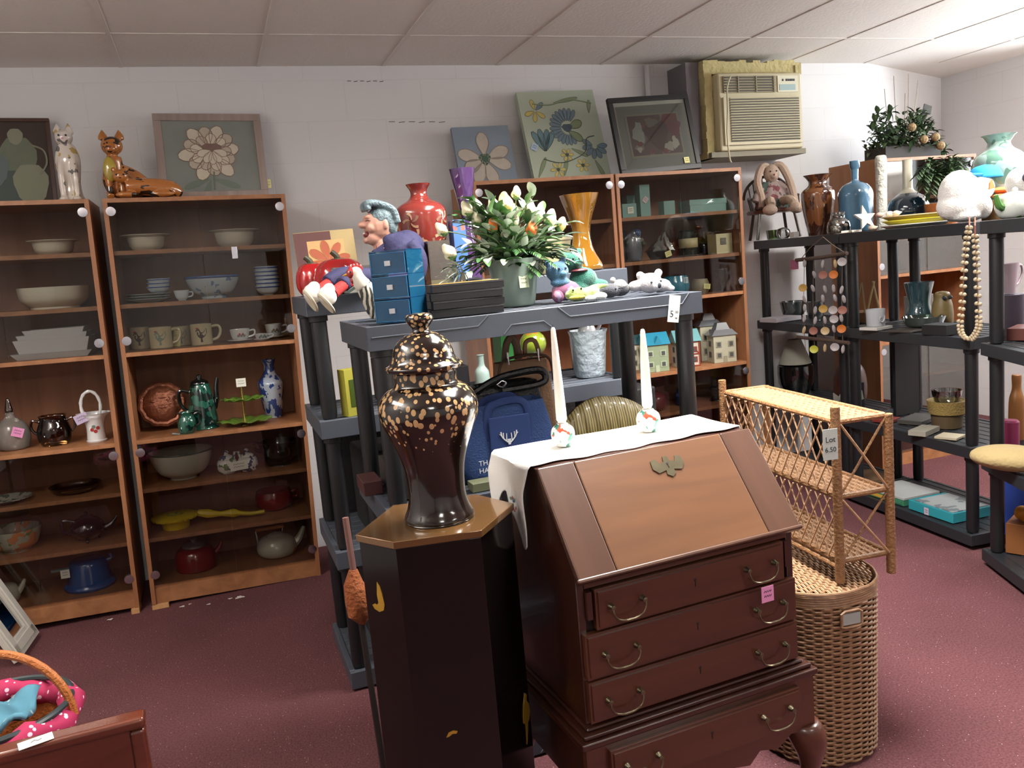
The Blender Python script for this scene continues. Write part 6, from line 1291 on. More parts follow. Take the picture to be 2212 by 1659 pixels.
# --- top: doll chair with rabbit
M, s = inR(1672, 3, .10); M = M @ RZ(-18) @ SC(.93); CHW = mat('#2a1d18', .35, coat=.3); CHS = mat('#5a3324', .4, coat=.3)
t = thing('doll_chair', M, 'small dark spindle back doll chair holding the rag doll rabbit', 'doll chair')
b = MB(); b.lathe(sp([(0, 60), (58, 60), (60, 64), (56, 68), (0, 68)], s), CHS, sy=.8); obj('seat', b, t)
for x, y_ in ((-44, -30), (44, -30), (-40, 32), (40, 32)): b = MB(); b.tube([(x*1.12*s, y_*1.12*s, 1.6*s), (x*.9*s, y_*.9*s, 60*s)], 3.6*s, CHW); obj('leg', b, t)
b = MB(); arc = [(56*math.cos(a_)*s, (-6+42*math.sin(a_))*s, 96*s) for a_ in [math.radians(q) for q in range(-12, 193, 8)]]; b.tube(arc, 3.4*s, CHW); obj('arm_rail', b, t)
b = MB(); arc = [(56*math.cos(a_)*s, 34*s, (96+50*math.sin(a_))*s) for a_ in [math.radians(q) for q in range(0, 181, 9)]]; b.tube(arc, 3.4*s, CHW)
for x in range(-44, 45, 11): b.tube([(x*.8*s, 32*s, 68*s), (x*s, 34*s, (96+50*math.sqrt(max(0, 1-(x/56)**2)))*s)], 1.5*s, CHW, seg=6)
obj('spindle_back', b, t)
for k in (-1, 1): b = MB(); [b.tube([((52-j*1)*k*s, (-26+j*14)*s, 66*s), ((56-j)*k*s, (-14+j*12)*s, 95*s)], 1.6*s, CHW, seg=6) for j in range(3)]; obj('arm_spindles', b, t)
MR = M @ T(-2*s, -4*s, 69*s); LIN_ = mat('#a89484', .9, bump=(120, .4)); DRS = spots('#8c7c78', '#6a3c40', 26, .52, .9, 0, h3='#3c4a44')
t = thing('rag_doll', MR, 'long eared rag doll rabbit in a floral dress, sitting on the dark doll chair', 'doll')
b = MB(); b.lathe(sp(smooth([(0, 0), (38, 0), (36, 14), (28, 40), (15, 62), (0, 64)]), s), DRS, sy=.62, wob=lambda a, z: 1+.06*math.sin(9*a)); 
for k in (-1, 1): b.tube([(q[0]*k*s, q[2]*s, q[1]*s) for q in crv([(14, 56, 0), (34, 40, -8), (44, 18, -16)])], [x*s for x in np.linspace(10, 8, 13)], DRS)
obj('dress', b, t, remesh=.005)
b = MB(); b.ball((0, -2*s, 80*s), (18*s, 16*s, 21*s), LIN_); b.tube([(0, 0, 60*s), (0, 0, 74*s)], 8*s, LIN_); b.ball((0, -14*s, 74*s), (8*s, 7*s, 7*s), LIN_); obj('head', b, t, remesh=.004)
for k in (-1, 1):
    b = MB(); b.tube([(q[0]*k*s, q[2]*s, q[1]*s) for q in crv([(6, 98, 0), (22, 96, -4), (36, 64, -12), (44 if k > 0 else 30, 26, -18), (46 if k > 0 else 34, 4, -24)])], [x*s for x in np.interp(np.arange(25), [0, 8, 24], [6, 9, 7])], LIN_); obj('ear', b, t)
    b = MB(); b.tube([(q[0]*k*s, q[2]*s, q[1]*s) for q in crv([(16, 16, -26), (22, 16, -52), (26, 6, -66)])], [x*s for x in np.linspace(11, 10, 13)], LIN_); b.ball((30*k*s, -70*s, (-4)*s), (17*s, 13*s, 12*s), LIN_); obj('foot', b, t, remesh=.004)
b = MB(); [b.ball((k*7*s, -17*s, 84*s), 1.8*s, INK, seg=8, rings=6) for k in (-1, 1)]; b.ball((0, -21.5*s, 76*s), 2.2*s, mat('#8a4a4a', .6), seg=8, rings=6); obj('eyes_and_nose', b, t)
# vases on top
BRW = spots('#3c2016', '#6e4426', 24, .5, .1, .9, sc3=(1, 1, .4)); M, s = inR(1770, 3, .10)
t = thing('vase', M, 'glossy brown streaked jug shaped vase with a wide split lip', 'vase'); b = MB(); b.lathe(sp(smooth([(0, 0), (20, 0), (23, 6), (32, 50), (35, 84), (32, 96), (22, 104), (18, 110), (20, 118), (29, 128)]) + [(26, 126), (15, 110), (0, 96)], s), BRW, wob=lambda a, z: 1+(.07*math.cos(2*a) if z > 108*s else 0)); obj('body', b, t)
BV = glass('#5c86a4', .6, .12, 1.4, .55); M, s = inR(1850, 3, .20); b = MB(); b.lathe(sp(smooth([(0, 0), (30, 0), (38, 8), (40, 60), (40, 84), (28, 100), (10, 108), (8, 116), (9, 134)]) + [(12, 136), (12, 150), (0, 152)], s), BV, seg=10, sy=.7); obj('bottle', b, M=M, label='blue moulded glass bottle with a stopper, beside the brown vase', cat='bottle', ang=60)
M, s = inR(1812, 3, .05); t = thing('shell_jar', M, 'small clear glass jar filled with sea shells', 'jar'); b = MB(); b.lathe(sp(smooth([(0, 0), (22, 0), (25, 12), (22, 26), (14, 34), (14, 46)]), s), glass('#e8ecec', .75, .04, 3)); obj('jar', b, t)
SHL = [mat(c, .5, noise_=(60, .15)) for c in ('#c4b09c', '#a88c80', '#d0c8bc', '#b8742c', '#8c8480')]; b = MB(); [b.ball((rnd.uniform(-13, 13)*s, rnd.uniform(-12, 12)*s, (6+i*1.6)*s), (6*s, 4*s, 4*s), SHL[i % 3], RZ(i*50), seg=8, rings=6) for i in range(14)]; obj('shells', b, t, kind='stuff')
WHC = mat('#ccc6bc', .5, bump=(120, .4))
def star(M, s, R, lab, mt, tilt=70):
    b = MB(); P = []
    for i in range(10): a = i*PI/5+.3; r = R if i % 2 == 0 else R*.4; P.append((r*math.cos(a)*s, r*math.sin(a)*s))
    b.prism(P, 0, 5*s, mt); obj('starfish', b, M=M @ RX(tilt), label=lab, cat='starfish', group='starfish', bev=.0015)
M, s = inR(1868, 3, .07); star(M @ T(0, 0, 27*s), s, 30, 'white starfish propped up between the shell jar and the plates', WHC)
M, s = inR(1838, 3, .02); star(M @ T(0, -.002, .0002), s, 22, 'pale starfish lying at the shelf edge beside the shell jar', WHC, 0)
for i, px in enumerate((1884, 1900, 1922, 1936)):
    M, s = inR(px, 3, .05, z=1.41+(.0 if i < 1 else .058)); b = MB(); b.ball((0, 0, 6*s), (9*s, 7*s, 6*s), SHL[i % 3], seg=10, rings=8); b.lathe(sp([(5, 0), (3, 5), (0, 12)], s), SHL[i % 3], M=T(5*s, 0, 6*s) @ RY(80), seg=8); obj('sea_shell', b, M=M @ T(0, 0, .0006), label=['cream sea shell lying just left of the plates', 'leftmost sea shell on the cream plate', 'middle sea shell on the cream plate', 'rightmost sea shell on the cream plate'][i], cat='sea shell', group='sea shells')
for i, (px, w_, h, c, n_) in enumerate(((1975, 168, 8, '#c9c6b8', 'white tray under the yellow plate on the black shelf top'), (1985, 158, 9, '#c2b52c', 'yellow plate between the white tray and the cream plate'), (1980, 160, 9, '#c9b48c', 'cream oval plate on top of the yellow plate, with shells on it'))):
    M, s = inR(1978, 3, .16); M = M @ T(0, 0, sum((8.4, 9.4, 9.4)[:i])*s); lathe1('plate', M, s, [(0, 0), (w_*.4, 0), (w_*.5, h*.8), (w_*.5, h), (w_*.4, h*.35), (0, h*.35)], mat(c, .4), n_, 'plate', 'stacked plates on the black shelf', sx=1, sy=.62)
M, s = inR(1906, 3, .20); t = thing('candle', M, 'thick white birch bark textured pillar candle standing upright', 'candle'); b = MB(); b.lathe(sp(smooth([(0, 0), (11, 0), (12, 10), (11, 70), (12, 130), (12, 148), (9, 156), (0, 157)]), s), mat('#bcbcb4', .7, bump=(60, 1.2), noise_=(30, .25)), seg=20); obj('pillar', b, t)
M, s = inR(1962, 3, .36); TV = spots('#16303e', '#b4b0a0', 2, .49, .12, .9, zr=None); t = thing('vase', M, 'long necked vase, cream neck over a dark teal round body', 'vase')
b = MB(); b.lathe(sp(smooth([(0, 0), (24, 0), (38, 14), (43, 38), (36, 60), (20, 72)]), s), mat('#142a3a', .1, coat=1), seg=36); obj('body', b, t); b = MB(); b.lathe(sp(smooth([(20, 72.2), (12, 80), (10, 92), (10, 138), (11, 143)]) + [(9, 143), (8, 90)], s), mat('#a8a494', .2, coat=.7)); obj('neck', b, t)
M, s = inR(2036, 3, .40); t = thing('potted_fern', M, 'small dark fern in a woven tan basket pot, behind the white duck', 'potted plant'); b = MB(); b.lathe(sp([(0, 0), (28, 0), (36, 46), (33, 46), (0, 40)], s), WK); obj('pot', b, t)
DKG = [mat(c, .6) for c in ('#263a26', '#35502f', '#4a6040')]; b = MB(); rf = random.Random(11)
for i in range(30):
    a = rf.uniform(0, 2*PI); R = rf.uniform(30, 62); pts = [Vector(q) for q in crv([(0, 0, 42*s), (R*.5*math.cos(a)*s, R*.5*math.sin(a)*s, rf.uniform(100, 140)*s), (R*math.cos(a)*s, R*math.sin(a)*.7*s, rf.uniform(60, 135)*s)], 6)]
    for k in range(2, len(pts)):
        d = pts[k]-pts[k-1]; sd = d.cross(Vector((0, 0, 1))).normalized()
        for q in (-1, 1): leafm(b, pts[k], sd*q+d.normalized()*.6, 20*s, 7*s, DKG[(i+k) % 3])
obj('fronds', b, t, ang=60)
# green arrangement on the corner cabinet
M, s = onYZs(1950, 4.02, HC+.0008); t = thing('greenery_arrangement', M, 'bushy artificial greenery in a low dark box, on top of the corner cabinet', 'plant'); b = MB(); b.box((0, 0, 14*s), (150*s, 60*s, 28*s), mat('#241e1a', .7)); obj('planter_box', b, t)
b = MB()
for i in range(620):
    a = rf.uniform(0, 2*PI); u = rf.random()**.4; el = rf.uniform(0, PI/2); p = Vector(((98*u*math.cos(a)*math.cos(el*.8))*s, 48*u*math.sin(a)*s, (20+70*u*math.sin(el)*(1+.2*math.sin(a*3)))*s)); leafm(b, p, Vector((rf.uniform(-1, 1), rf.uniform(-1, .4), rf.uniform(-.6, .9))), rf.uniform(12, 24)*s, rf.uniform(7, 12)*s, DKG[i % 3])
for dx, dz in ((-84, 96), (-50, 98), (-92, 80), (72, 22), (96, 16), (84, 12)):
    for k in range(6): leafm(b, Vector((dx*s, -20*s, dz*s)), Vector((math.cos(k), -.3, math.sin(k))), 20*s, 12*s, DKG[k % 3])
b.v = [(q[0], q[1], max(q[2], .003)) for q in b.v]; obj('leaves', b, t, ang=60)
for x, z in ((-20, 62), (12, 36), (44, 40), (58, 22)): b = MB(); b.ball((x*s, -46*s, z*s), 9*s, mat('#8c7654', .8, bump=(90, .8)), seg=8, rings=6); obj('seed_pod', b, t)
b = MB(); b.prism([(-14, -12), (10, -8), (14, 8), (-6, 14)], 0, 2, mat('#3a3a38', .8), SC(s) @ T(26, -40, 96) @ RX(90)); obj('dark_leaf', b, t)
for x0, x1, zt_ in ((-30, -46, 150), (-14, -20, 176), (14, 20, 180), (20, 46, 166), (4, 10, 140)): b = MB(); b.tube([(q[0]*s, 0, q[1]*s) for q in crv([(x0*.4, 28), ((x0+x1)/2, zt_*.6), (x1, zt_)])], .7*s, mat('#8a7c70', .7), seg=5); obj('twig', b, t)
M, s = onYZs(2122, 4.10, HC+.0008); M = T(4.29, 4.12, HC+.0018); crate('wooden_tray', M @ RX(-4), (78*s, .02, 50*s), mat('#5c2c24', .5), 'reddish wooden tray leaning on the wall, right of the greenery', 'tray')
# celadon vase, duck, teapot
CEL = spots('#8fa8a0', '#5c8070', 11, .56, .15, .7); M, s = inR(2158, 3, .38)
t = thing('vase', M, 'large pale celadon vase with a wide neck, at the right edge behind the duck', 'vase'); b = MB(); b.lathe(sp(smooth([(0, 0), (30, 0), (34, 10), (46, 80), (52, 112), (46, 134), (28, 148), (22, 158), (24, 170), (34, 178)]) + [(30, 176), (20, 160), (0, 140)], s), CEL, seg=36); obj('body', b, t)
DKW = mat('#dcdad6', .95, bump=(160, .5), sheen=.3); M, s = inR(2078, 3, .10); t = thing('plush_duck', M, 'big white plush duck wearing a bright blue cap', 'plush toy'); b = MB()
b.ball((-6*s, 0, 60*s), (46*s, 40*s, 52*s), DKW); b.ball((-8*s, 0, 36*s), (50*s, 40*s, 34*s), DKW); b.ball((40*s, -8*s, 70*s), (32*s, 30*s, 30*s), DKW); b.ball((26*s, -30*s, 30*s), (22*s, 16*s, 26*s), DKW); b.ball((-4*s, -14*s, 14*s), (36*s, 30*s, 14*s), DKW); b.ball((14*s, -40*s, 40*s), (16*s, 10*s, 24*s), DKW); b.v = [(q[0], q[1], max(q[2], .003)) for q in b.v]; obj('body', b, t, remesh=.006)
b = MB(); b.lathe(sp(smooth([(0, 0), (34, 0), (34, 10), (24, 24), (0, 30)]), s), mat('#1583b8', .8), c=(60*s, -6*s, 90*s), sy=.9); b.tube([(30*s, -8*s, 98*s), (4*s, -10*s, 101*s), (-18*s, -12*s, 104*s)], [20*s, 16*s, 5*s], mat('#1583b8', .8), M=T(0, 0, 70*s) @ SC(1, 1, .28) ); obj('cap', b, t)
b = MB(); b.ball((84*s, -26*s, 62*s), (26*s, 14*s, 7*s), mat('#c8662c', .8)); b.ball((80*s, -26*s, 50*s), (22*s, 12*s, 6*s), mat('#c8662c', .8)); obj('beak', b, t)
b = MB(); b.prism([(0, 0), (16, 2), (8, 20), (2, 14)], 0, 3, mat('#c8703c', .8), SC(s) @ T(18, -50, 64) @ RX(90)); obj('orange_patch', b, t)
o, M, s = rbox(2152, 3, .24, 26, .10, 42, '#8c6a44', 'tan cardboard box standing behind the duck')
M, s = inB(2192, 3, .10); GW = spots('#c0c4bc', '#4c7a38', 12, .55, .2, .7); t = thing('teapot', M, 'white ceramic teapot with green moulded leaves at the right edge', 'teapot'); b = MB(); b.lathe(sp(smooth([(0, 0), (24, 0), (36, 14), (38, 32), (28, 50), (12, 56), (0, 57)]), s), GW); b.tube([(q[0]*s, 0, q[1]*s) for q in crv([(-30, 24), (-46, 30), (-54, 52)])], [x*s for x in np.linspace(10, 5, 13)], mat('#4c7a38', .3, coat=.5)); obj('body', b, t); b = MB(); b.ball((0, 0, 60*s), 6*s, GW); obj('lid_knob', b, t)
M, s = inB(2206, 3, .24); t = thing('plush_toy', M, 'white and purple plush head peeking in at the right edge', 'plush toy'); b = MB(); b.ball((0, 0, 74*s), (34*s, 30*s, 34*s), DKW); b.ball((0, 0, 24*s), (28*s, 26*s, 24*s), DKW); obj('body', b, t, remesh=.006); b = MB(); b.ball((-12*s, -24*s, 82*s), (12*s, 8*s, 12*s), mat('#4c4660', .6)); obj('eye_patch', b, t)
M, s = inR(1672, 3, .02); lathe1('glass_cup', M, s, [(0, 0), (14, 0), (16, 20), (14.6, 20), (12, 3), (0, 3)], glass('#b8d8b0', .7, .04, 3), 'small greenish glass cup in front of the doll chair', 'glass')
M, s = inR(1692, 3, .03); lathe1('glass_ornament', M, s, smooth([(0, 0), (10, 0), (15, 10), (12, 20), (0, 24)]), CG, 'round clear glass ornament in front of the doll chair', 'glass ornament')
rbox(1716, 3, .03, 28, .03, 12, '#c8c8c4', 'small white card box beside the doll chair leg', rz=70)
# --- middle shelf
SRS = RANG
def plateR(px, k, d, R, c, lab, name='plate', F=inR): M, s = F(px, k, d); return lathe1(name, M, s, [(0, 0), (R*.6, 0), (R, 5), (R, 6.5), (R*.6, 2), (0, 2)], mat(c, .25, coat=.4), lab, 'plate')
rbox(1686, 2, .05, 70, .14, 9, '#a8a4aa', 'flat stack of white napkins at the far end of the middle shelf', 'napkins', 'napkins', rz=5)
M, s = inR(1714, 2, .19); lathe1('glass_bowl', M, s, bowlp(28, 36, 16), glass('#a8b8bc', .6, .04, 3, .08), 'clear glass bowl at the far end of the middle shelf', 'bowl')
M, s = inR(1762, 2, .17); lathe1('glass_bowl', M, s, bowlp(20, 40, 12), glass('#a8b8bc', .6, .04, 3, .08), 'smaller clear glass bowl behind the shell mobile', 'bowl')
plateR(1830, 2, .20, 18, '#a8a49c', 'white plate behind the shell mobile, edge on')
M, s = inR(1856, 2, .22); t = thing('basket', M, 'open straw basket with crossed raffia handles on the middle shelf', 'basket'); b = MB(); b.lathe(sp([(0, 0), (28, 0), (34, 22), (31, 22), (0, 4)], s), mat('#6c4a2c', .8, bump=(160, .8))); obj('body', b, t); RAF = mat('#8c7a54', .8)
for x0, x1 in ((-26, 0), (6, 0), (10, 34), (46, 30)): b = MB(); b.tube([(x0*s, -12*s, 16*s), (x1*s, -10*s, 84*s)], 2.2*s, RAF, seg=6); obj('handle', b, t)
M, s = inR(1892, 2, .035); M = M @ RZ(10); b = MB(); b.box((0, 0, 3*s), (52*s, .10, 6*s), mat('#b4b0ac', .4)); obj('coaster', b, M=M, label='square white tile under the white spiral mug', cat='coaster', bev=.001)
M2 = M @ T(0, 0, 6.5*s); t = thing('mug', M2, 'white mug with a raised spiral, standing on a square tile', 'mug'); MWH = mat('#a8acb0', .25, coat=.5); b = MB(); b.lathe(sp([(0, 0), (17, 0), (19, 3), (20, 37), (18.5, 37), (17, 3), (0, 3)], s), MWH); b.tube([((-8+r_*.9*math.cos(r_*.55))*s, -(20.4+r_*.0)*s+.001, (18+r_*.9*math.sin(r_*.55))*s) for r_ in [q*.5 for q in range(2, 26)]], 1.2*s, MWH, seg=5); obj('cup', b, t)
BVS = glass('#5c8c98', .5, .05, 3, .2); M, s = inR(1986, 2, .26); lathe1('glass_vase', M, s, smooth([(0, 0), (20, 0), (26, 20), (22, 50), (30, 92)]) + [(28, 92), (19, 50), (0, 8)], BVS, 'blue green glass vase deep on the middle shelf', 'vase')
M, s = inR(1996, 2, .17); lathe1('glass_bowl', M, s, bowlp(44, 26, 26), glass('#9cb0a4', .55, .04, 3.5, .1), 'low clear glass bowl near the bead garland', 'bowl')
M, s = inR(2036, 2, .30); t = thing('owl_figurine', M, 'tan owl figure on the middle shelf behind the bead garland', 'figurine'); b = MB(); b.lathe(sp(smooth([(0, 0), (18, 0), (22, 20), (20, 44), (16, 58), (14, 70), (0, 74)]), s), mat('#6c5a34', .5, noise_=(40, .3))); obj('body', b, t); b = MB(); [b.ball((k*8*s-4*s, -17*s, 60*s), 4.5*s, INK, seg=8, rings=6) for k in (-1, 1)]; obj('eye', b, t)
rbox(1958, 2, .045, 50, .12, 4, '#38302c', 'dark folder lying flat at the front of the middle shelf', 'folder', 'folder', rz=8)
rbox(2034, 2, .05, 60, .10, 22, '#141416', 'black case at the near end of the middle shelf', 'case', 'case', rz=-85)
b = MB(); M, s = inR(1986, 2, .20, z=1.14); 
rbox(1985, 2, .38, 66, .04, 56, '#5c5854', 'small framed glass print, upright at the back of the middle shelf', 'framed_print', 'picture')
# --- lower shelf
M, s = inR(1720, 1, .20); t = thing('lampshade', M, 'pale cone lampshade on a shiny black pot, behind the wicker stand', 'lampshade'); b = MB(); b.lathe(sp([(0, 0), (26, 0), (36, 24), (38, 46), (37, 62), (35, 64), (0, 66)], s), mat('#0e0e10', .1, coat=1)); obj('base', b, t); b = MB(); b.lathe(sp([(34, 66.4), (14, 118), (13, 118), (33, 66.4)], s), mat('#8c8c80', .8)); obj('shade', b, t)
M, s = inR(1838, 1, .24); lathe1('wooden_sculpture', M, s, smooth([(0, 0), (26, 0), (34, 30), (30, 70), (16, 90), (0, 94)]), mat('#3c1c10', .4, coat=.4), 'rounded dark brown wooden carving on the lower shelf', 'carving')
M, s = inR(1826, 1, .12); t = thing('fish_figurine', M, 'small pale ceramic fish figure in front of the brown carving', 'figurine'); b = MB(); b.ball((6*s, 0, 26*s), (22*s, 9*s, 16*s), mat('#8c8880', .3, coat=.4)); b.prism([(-12, 26), (-30, 40), (-28, 12)], -2, 2, mat('#8c8880', .3), SC(s) @ RX(90)); b.lathe(sp([(0, 0), (12, 0), (4, 12), (0, 12)], s), mat('#8c8880', .3)); obj('body', b, t)
rbox(1958, 1, .27, 64, .02, 168, '#101012', 'large upright black framed board at the back of the lower shelf', 'framed_board', 'picture')
o, M, s = rbox(1846, 1, .13, 36, .05, 62, '#2c2434', 'dark purple box with a price tag, on the lower shelf', rz=-12); ptag(o, (4*s, -.028, 34*s), 20*s, 20*s, mat('#c0c4b0', .8), ry=-10)
M, s = inR(2046, 1, .22); t = thing('basket', M, 'round tan basket with clear glassware in it, on the lower shelf', 'basket'); b = MB(); b.lathe(sp([(0, 30), (36, 30), (40, 58), (36, 58), (0, 34)], s), mat('#86703c', .8, bump=(150, .7))); b.lathe(sp([(0, 0), (30, 0), (32, 29.6), (0, 29.6)], s), mat('#4c3c24', .8)); obj('body', b, t); b = MB(); b.lathe(sp(bowlp(30, 44, 12), s), CG, c=(0, 0, 36*s)); obj('glass', b, t)
rbox(1984, 1, .20, 84, .12, 9, '#3c3834', 'dark serving tray with a pale rim, on the lower shelf', 'tray', 'tray', rz=20)
for px, d, w_, dp, h, c, lab, rz in ((1914, .09, 50, .12, 6, '#6c2018', 'red magazine at the corner of the wicker stand', 'x'), (1996, .045, 76, .10, 11, '#8c887c', 'thick pale book on the front edge of the lower shelf', 'x'), (2052, .07, 52, .12, 5, '#a89c84', 'cream paper booklet near the shelf post', 'x')):
    M, s = inR(px, 1, d); 
    if px != 1988: crate('book', M @ RZ(20 if px < 2060 else -10), (w_*s*.9, dp*.8, h*s), mat(c, .6), lab, 'book', 'books on the lower black shelf', bev=.001)
# --- bottom shelf
rbox(1880, 0, .22, 60, .20, 8, '#6c5238', 'flat brown cardboard sheet at the back of the bottom shelf', 'cardboard', 'cardboard', rz=RANG+90)
M, s = inR(1950, 0, .14); t = thing('board_game', M @ RZ(RANG+4), 'white topped flat game box with a yellow and green side, bottom shelf', 'box'); b = MB(); b.box((0, 0, .014), (.25, .22, .028), mat('#3c7a5c', .5)); obj('base', b, t); b = MB(); b.box((0, 0, .0345), (.252, .222, .012), mat('#a8aaa8', .5)); obj('lid', b, t, bev=.002); b = MB(); b.bx(-.10, .11, -.1125, -.1105, .006, .022, spots('#c0983c', '#3c7a5c', 22, .5, .5, 0)); obj('side_print', b, t)
M, s = inR(2050, 0, .15); t = thing('board_game', M @ RZ(RANG+3), 'turquoise sided flat box with papers on top and a small tag, bottom shelf', 'box'); b = MB(); b.box((0, 0, .023), (.27, .22, .046), mat('#2c8c98', .5)); obj('box', b, t, bev=.002); b = MB(); b.box((.01, 0, .0485), (.23, .20, .004), spots('#989c9c', '#6c7478', 14, .58, .6, 0)); obj('papers', b, t); ptag(t, (-.02, -.1125, .018), .028, .034, mat('#b8a8b8', .8))
# --- near unit at the right edge
M, s = inB(2180, 2, .20); t = thing('cup', M, 'pale pink tall cup with a curled handle at the right edge', 'cup'); CP = mat('#8c7c84', .3, coat=.3); z_ = 88
b = MB(); b.lathe(sp([(0, 0), (30, 0), (30, z_-2), (0, z_-2)], s), mat('#2c2430', .5)); obj('box_stand', b, t); b = MB(); b.lathe(sp([(0, z_), (12, z_), (20, z_+64), (18, z_+64), (10, z_+3), (0, z_+3)], s), CP); obj('cup', b, t); b = MB(); b.tube([(q[0]*s, 0, (q[1]+z_)*s) for q in crv([(18, 54), (34, 58), (38, 40), (26, 20), (12, 12)])], 2.4*s, CP); obj('handle', b, t)
rbox(2226, 2, .20, 70, .16, 26, '#4c1c14', 'dark red brown wooden box at the right edge, middle shelf', 'wooden_box', 'box', F=inB, rz=-64)
M, s = inB(2184, 1, .14); lathe1('canister', M, s, [(0, 0), (16, 0), (16, 66), (13, 70), (0, 70)], mat('#8c3058', .4), 'magenta pink canister on the lower shelf at the right', 'canister')
M, s = inB(2196, 1, .26); lathe1('bottle', M, s, smooth([(0, 0), (14, 0), (15, 80), (9, 110), (9, 140), (0, 141)]), mat('#6c4420', .4), 'tall brown bottle behind the pink canister', 'bottle')
M, s = inB(2200, 1, .03); t = thing('cloth_bag', M @ RZ(-64), 'plump cream cloth bag spilling over the shelf edge at the right', 'bag'); b = MB(); b.ball((-.02, -.01, .052), (.15, .085, .05), mat('#a89468', .9, bump=(40, .6))); b.ball((.08, .0, .05), (.12, .08, .045), mat('#a89468', .9, bump=(40, .6))); obj('bag', b, t, remesh=.008)
o, M, s = rbox(2214, 0, .15, 56, .14, 66, '#7c4c24', 'tan cardboard box on the bottom shelf at the right edge', 'carton', 'box', F=inB, rz=-64)
M3 = M @ T(0, 0, 67*s); b = MB(); [b.ball((x*s, y_, z*s), r*s, c, seg=10, rings=8) for x, y_, z, r, c in ((-8, 0, 17, 16, mat('#b47a1c', .7)), (14, .01, 15, 14, mat('#b47a1c', .7)), (-16, -.02, 9, 8, mat('#8c7468', .7)))]; obj('plush_toy', b, M=M3, label='orange plush toy lying on the cardboard box at the right edge', cat='plush toy', remesh=.005)
rbox(2200, 0, .22, 60, .10, 140, '#1c3c8c', 'bright blue toy box at the right edge, behind the orange plush', 'toy_box', 'box', F=inB, rz=-64)
# --- shell mobile hanging in front of the shelves
def hang(px, py, off=-.045):
    P0 = np.array([RA[0]+NX*off, RA[1]+NY*off]); w = RW @ np.array([px-CX, py-CY, FP]); n = np.array([NX, NY]); tt = n.dot(P0)/n.dot(w[:2]); P = C0 + w*tt; return Vector([float(q) for q in P])
o0 = hang(1778, 512); t = thing('shell_mobile', T(*o0), 'hanging mobile of strung sea shells between two driftwood sticks', 'mobile'); DW_ = mat('#4c3c34', .8, bump=(60, .6)); STR = mat('#6c5c50', .8)
rel = lambda px, py, o=0: tuple(hang(px, py, -.045+o) - o0)
b = MB(); b.tube([rel(1720, 562), rel(1775, 556), rel(1830, 547)], .010, DW_); obj('driftwood_stick', b, t); b = MB(); b.tube([rel(1722, 728), rel(1778, 734), rel(1833, 741)], .010, DW_); obj('driftwood_stick', b, t)
b = MB(); b.tube([(0, 0, 0), rel(1800, 530), rel(1824, 545)], .0022, STR, seg=5); b.tube([(0, 0, 0), rel(1750, 535), rel(1730, 560)], .0022, STR, seg=5); obj('hanging_cord', b, t)
xs = (1738, 1758, 1780, 1802, 1820)
for x in xs: b = MB(); b.tube([rel(x, 558), rel(x-2, 640), rel(x, 730), rel(x+3, 762)], .0014, STR, seg=4); obj('string', b, t)
SC_ = {'o': mat('#b4621c', .6), 'w': mat('#9c9494', .5, noise_=(70, .2)), 'c': mat('#b09870', .5), 'y': mat('#a8843c', .6), 'p': mat('#8c5a4c', .6), 'g': mat('#b0b03c', .5)}
rows = [(568, 'w.wcW'), (596, '.wpo p'), (624, 'ywwww'), (646, 'w.www'), (668, 'wwyWp'), (690, 'wwwWw'), (712, 'cpCwo'), (752, ' gcWw')]
for py, row in rows:
    for x, ch in zip(xs, row):
        if ch in '. ': continue
        P = rel(x + rnd.uniform(-3, 3), py + rnd.uniform(-3, 3), -.008); mt_ = SC_[ch.lower()]; b = MB(); s = .0023
        if ch in 'oyCWpg': b.lathe([(0, 0), (8*s, 1.5*s), (9.5*s, 4*s), (6*s, 3*s), (0, 1.2*s)], mt_, M=T(*P) @ RZ(-50) @ RX(85), seg=14, wob=lambda a, z: 1+.04*math.cos(12*a))
        else: b.ball(P, (4.2*s, 3.5*s, 9.5*s), mt_, RY(rnd.uniform(-20, 20)), seg=10, rings=8)
        obj('shell', b, t)
b = MB(); P = rel(1716, 572, -.004); b.box(P, (.03, .03, .05), mat('#8c4c64', .8), None); obj('pink_tag', b, t)
# --- bead garland
o0 = hang(2096, 486); t = thing('bead_garland', T(*o0), 'long looped garland of bone coloured bead clusters hanging near the shelf post', 'garland'); BN = mat('#a8987c', .45, noise_=(50, .2)); BNB = mat('#6c4c34', .5)
L1 = [(2096, 490)] + [(2084+1.2*math.sin(i), 492+i*11.5) for i in range(0, 20)]; pathL = crv([(2094, 488), (2088, 520), (2084, 560), (2081, 610), (2078, 660), (2074, 700), (2078, 722), (2090, 733)], 6); pathR = crv([(2106, 506), (2108, 540), (2110, 580), (2112, 630), (2114, 680), (2114, 706), (2106, 724), (2096, 734)], 6)
for path in (pathL, pathR):
    b = MB(); b.tube([rel(q[0], q[1]) for q in path], .0022, BNB, seg=5); obj('string', b, t)
    for i in range(1, len(path), 2):
        P = rel(path[i][0], path[i][1]); b = MB(); 
        for k in (-1, 1): b.ball((P[0]+k*.009*UX, P[1]+k*.009*UY, P[2]+.001*k), (.0075, .009, .0085), BN, seg=8, rings=6)
        obj('bead', b, t)
b = MB(); b.tube([rel(2106, 470, .03), rel(2106, 488), rel(2106, 506)], .003, mat('#8c4c3c', .7), seg=5); b.tube([rel(2094, 470, .03), rel(2094, 488)], .003, mat('#8c4c3c', .7), seg=5); obj('hanging_loop', b, t)

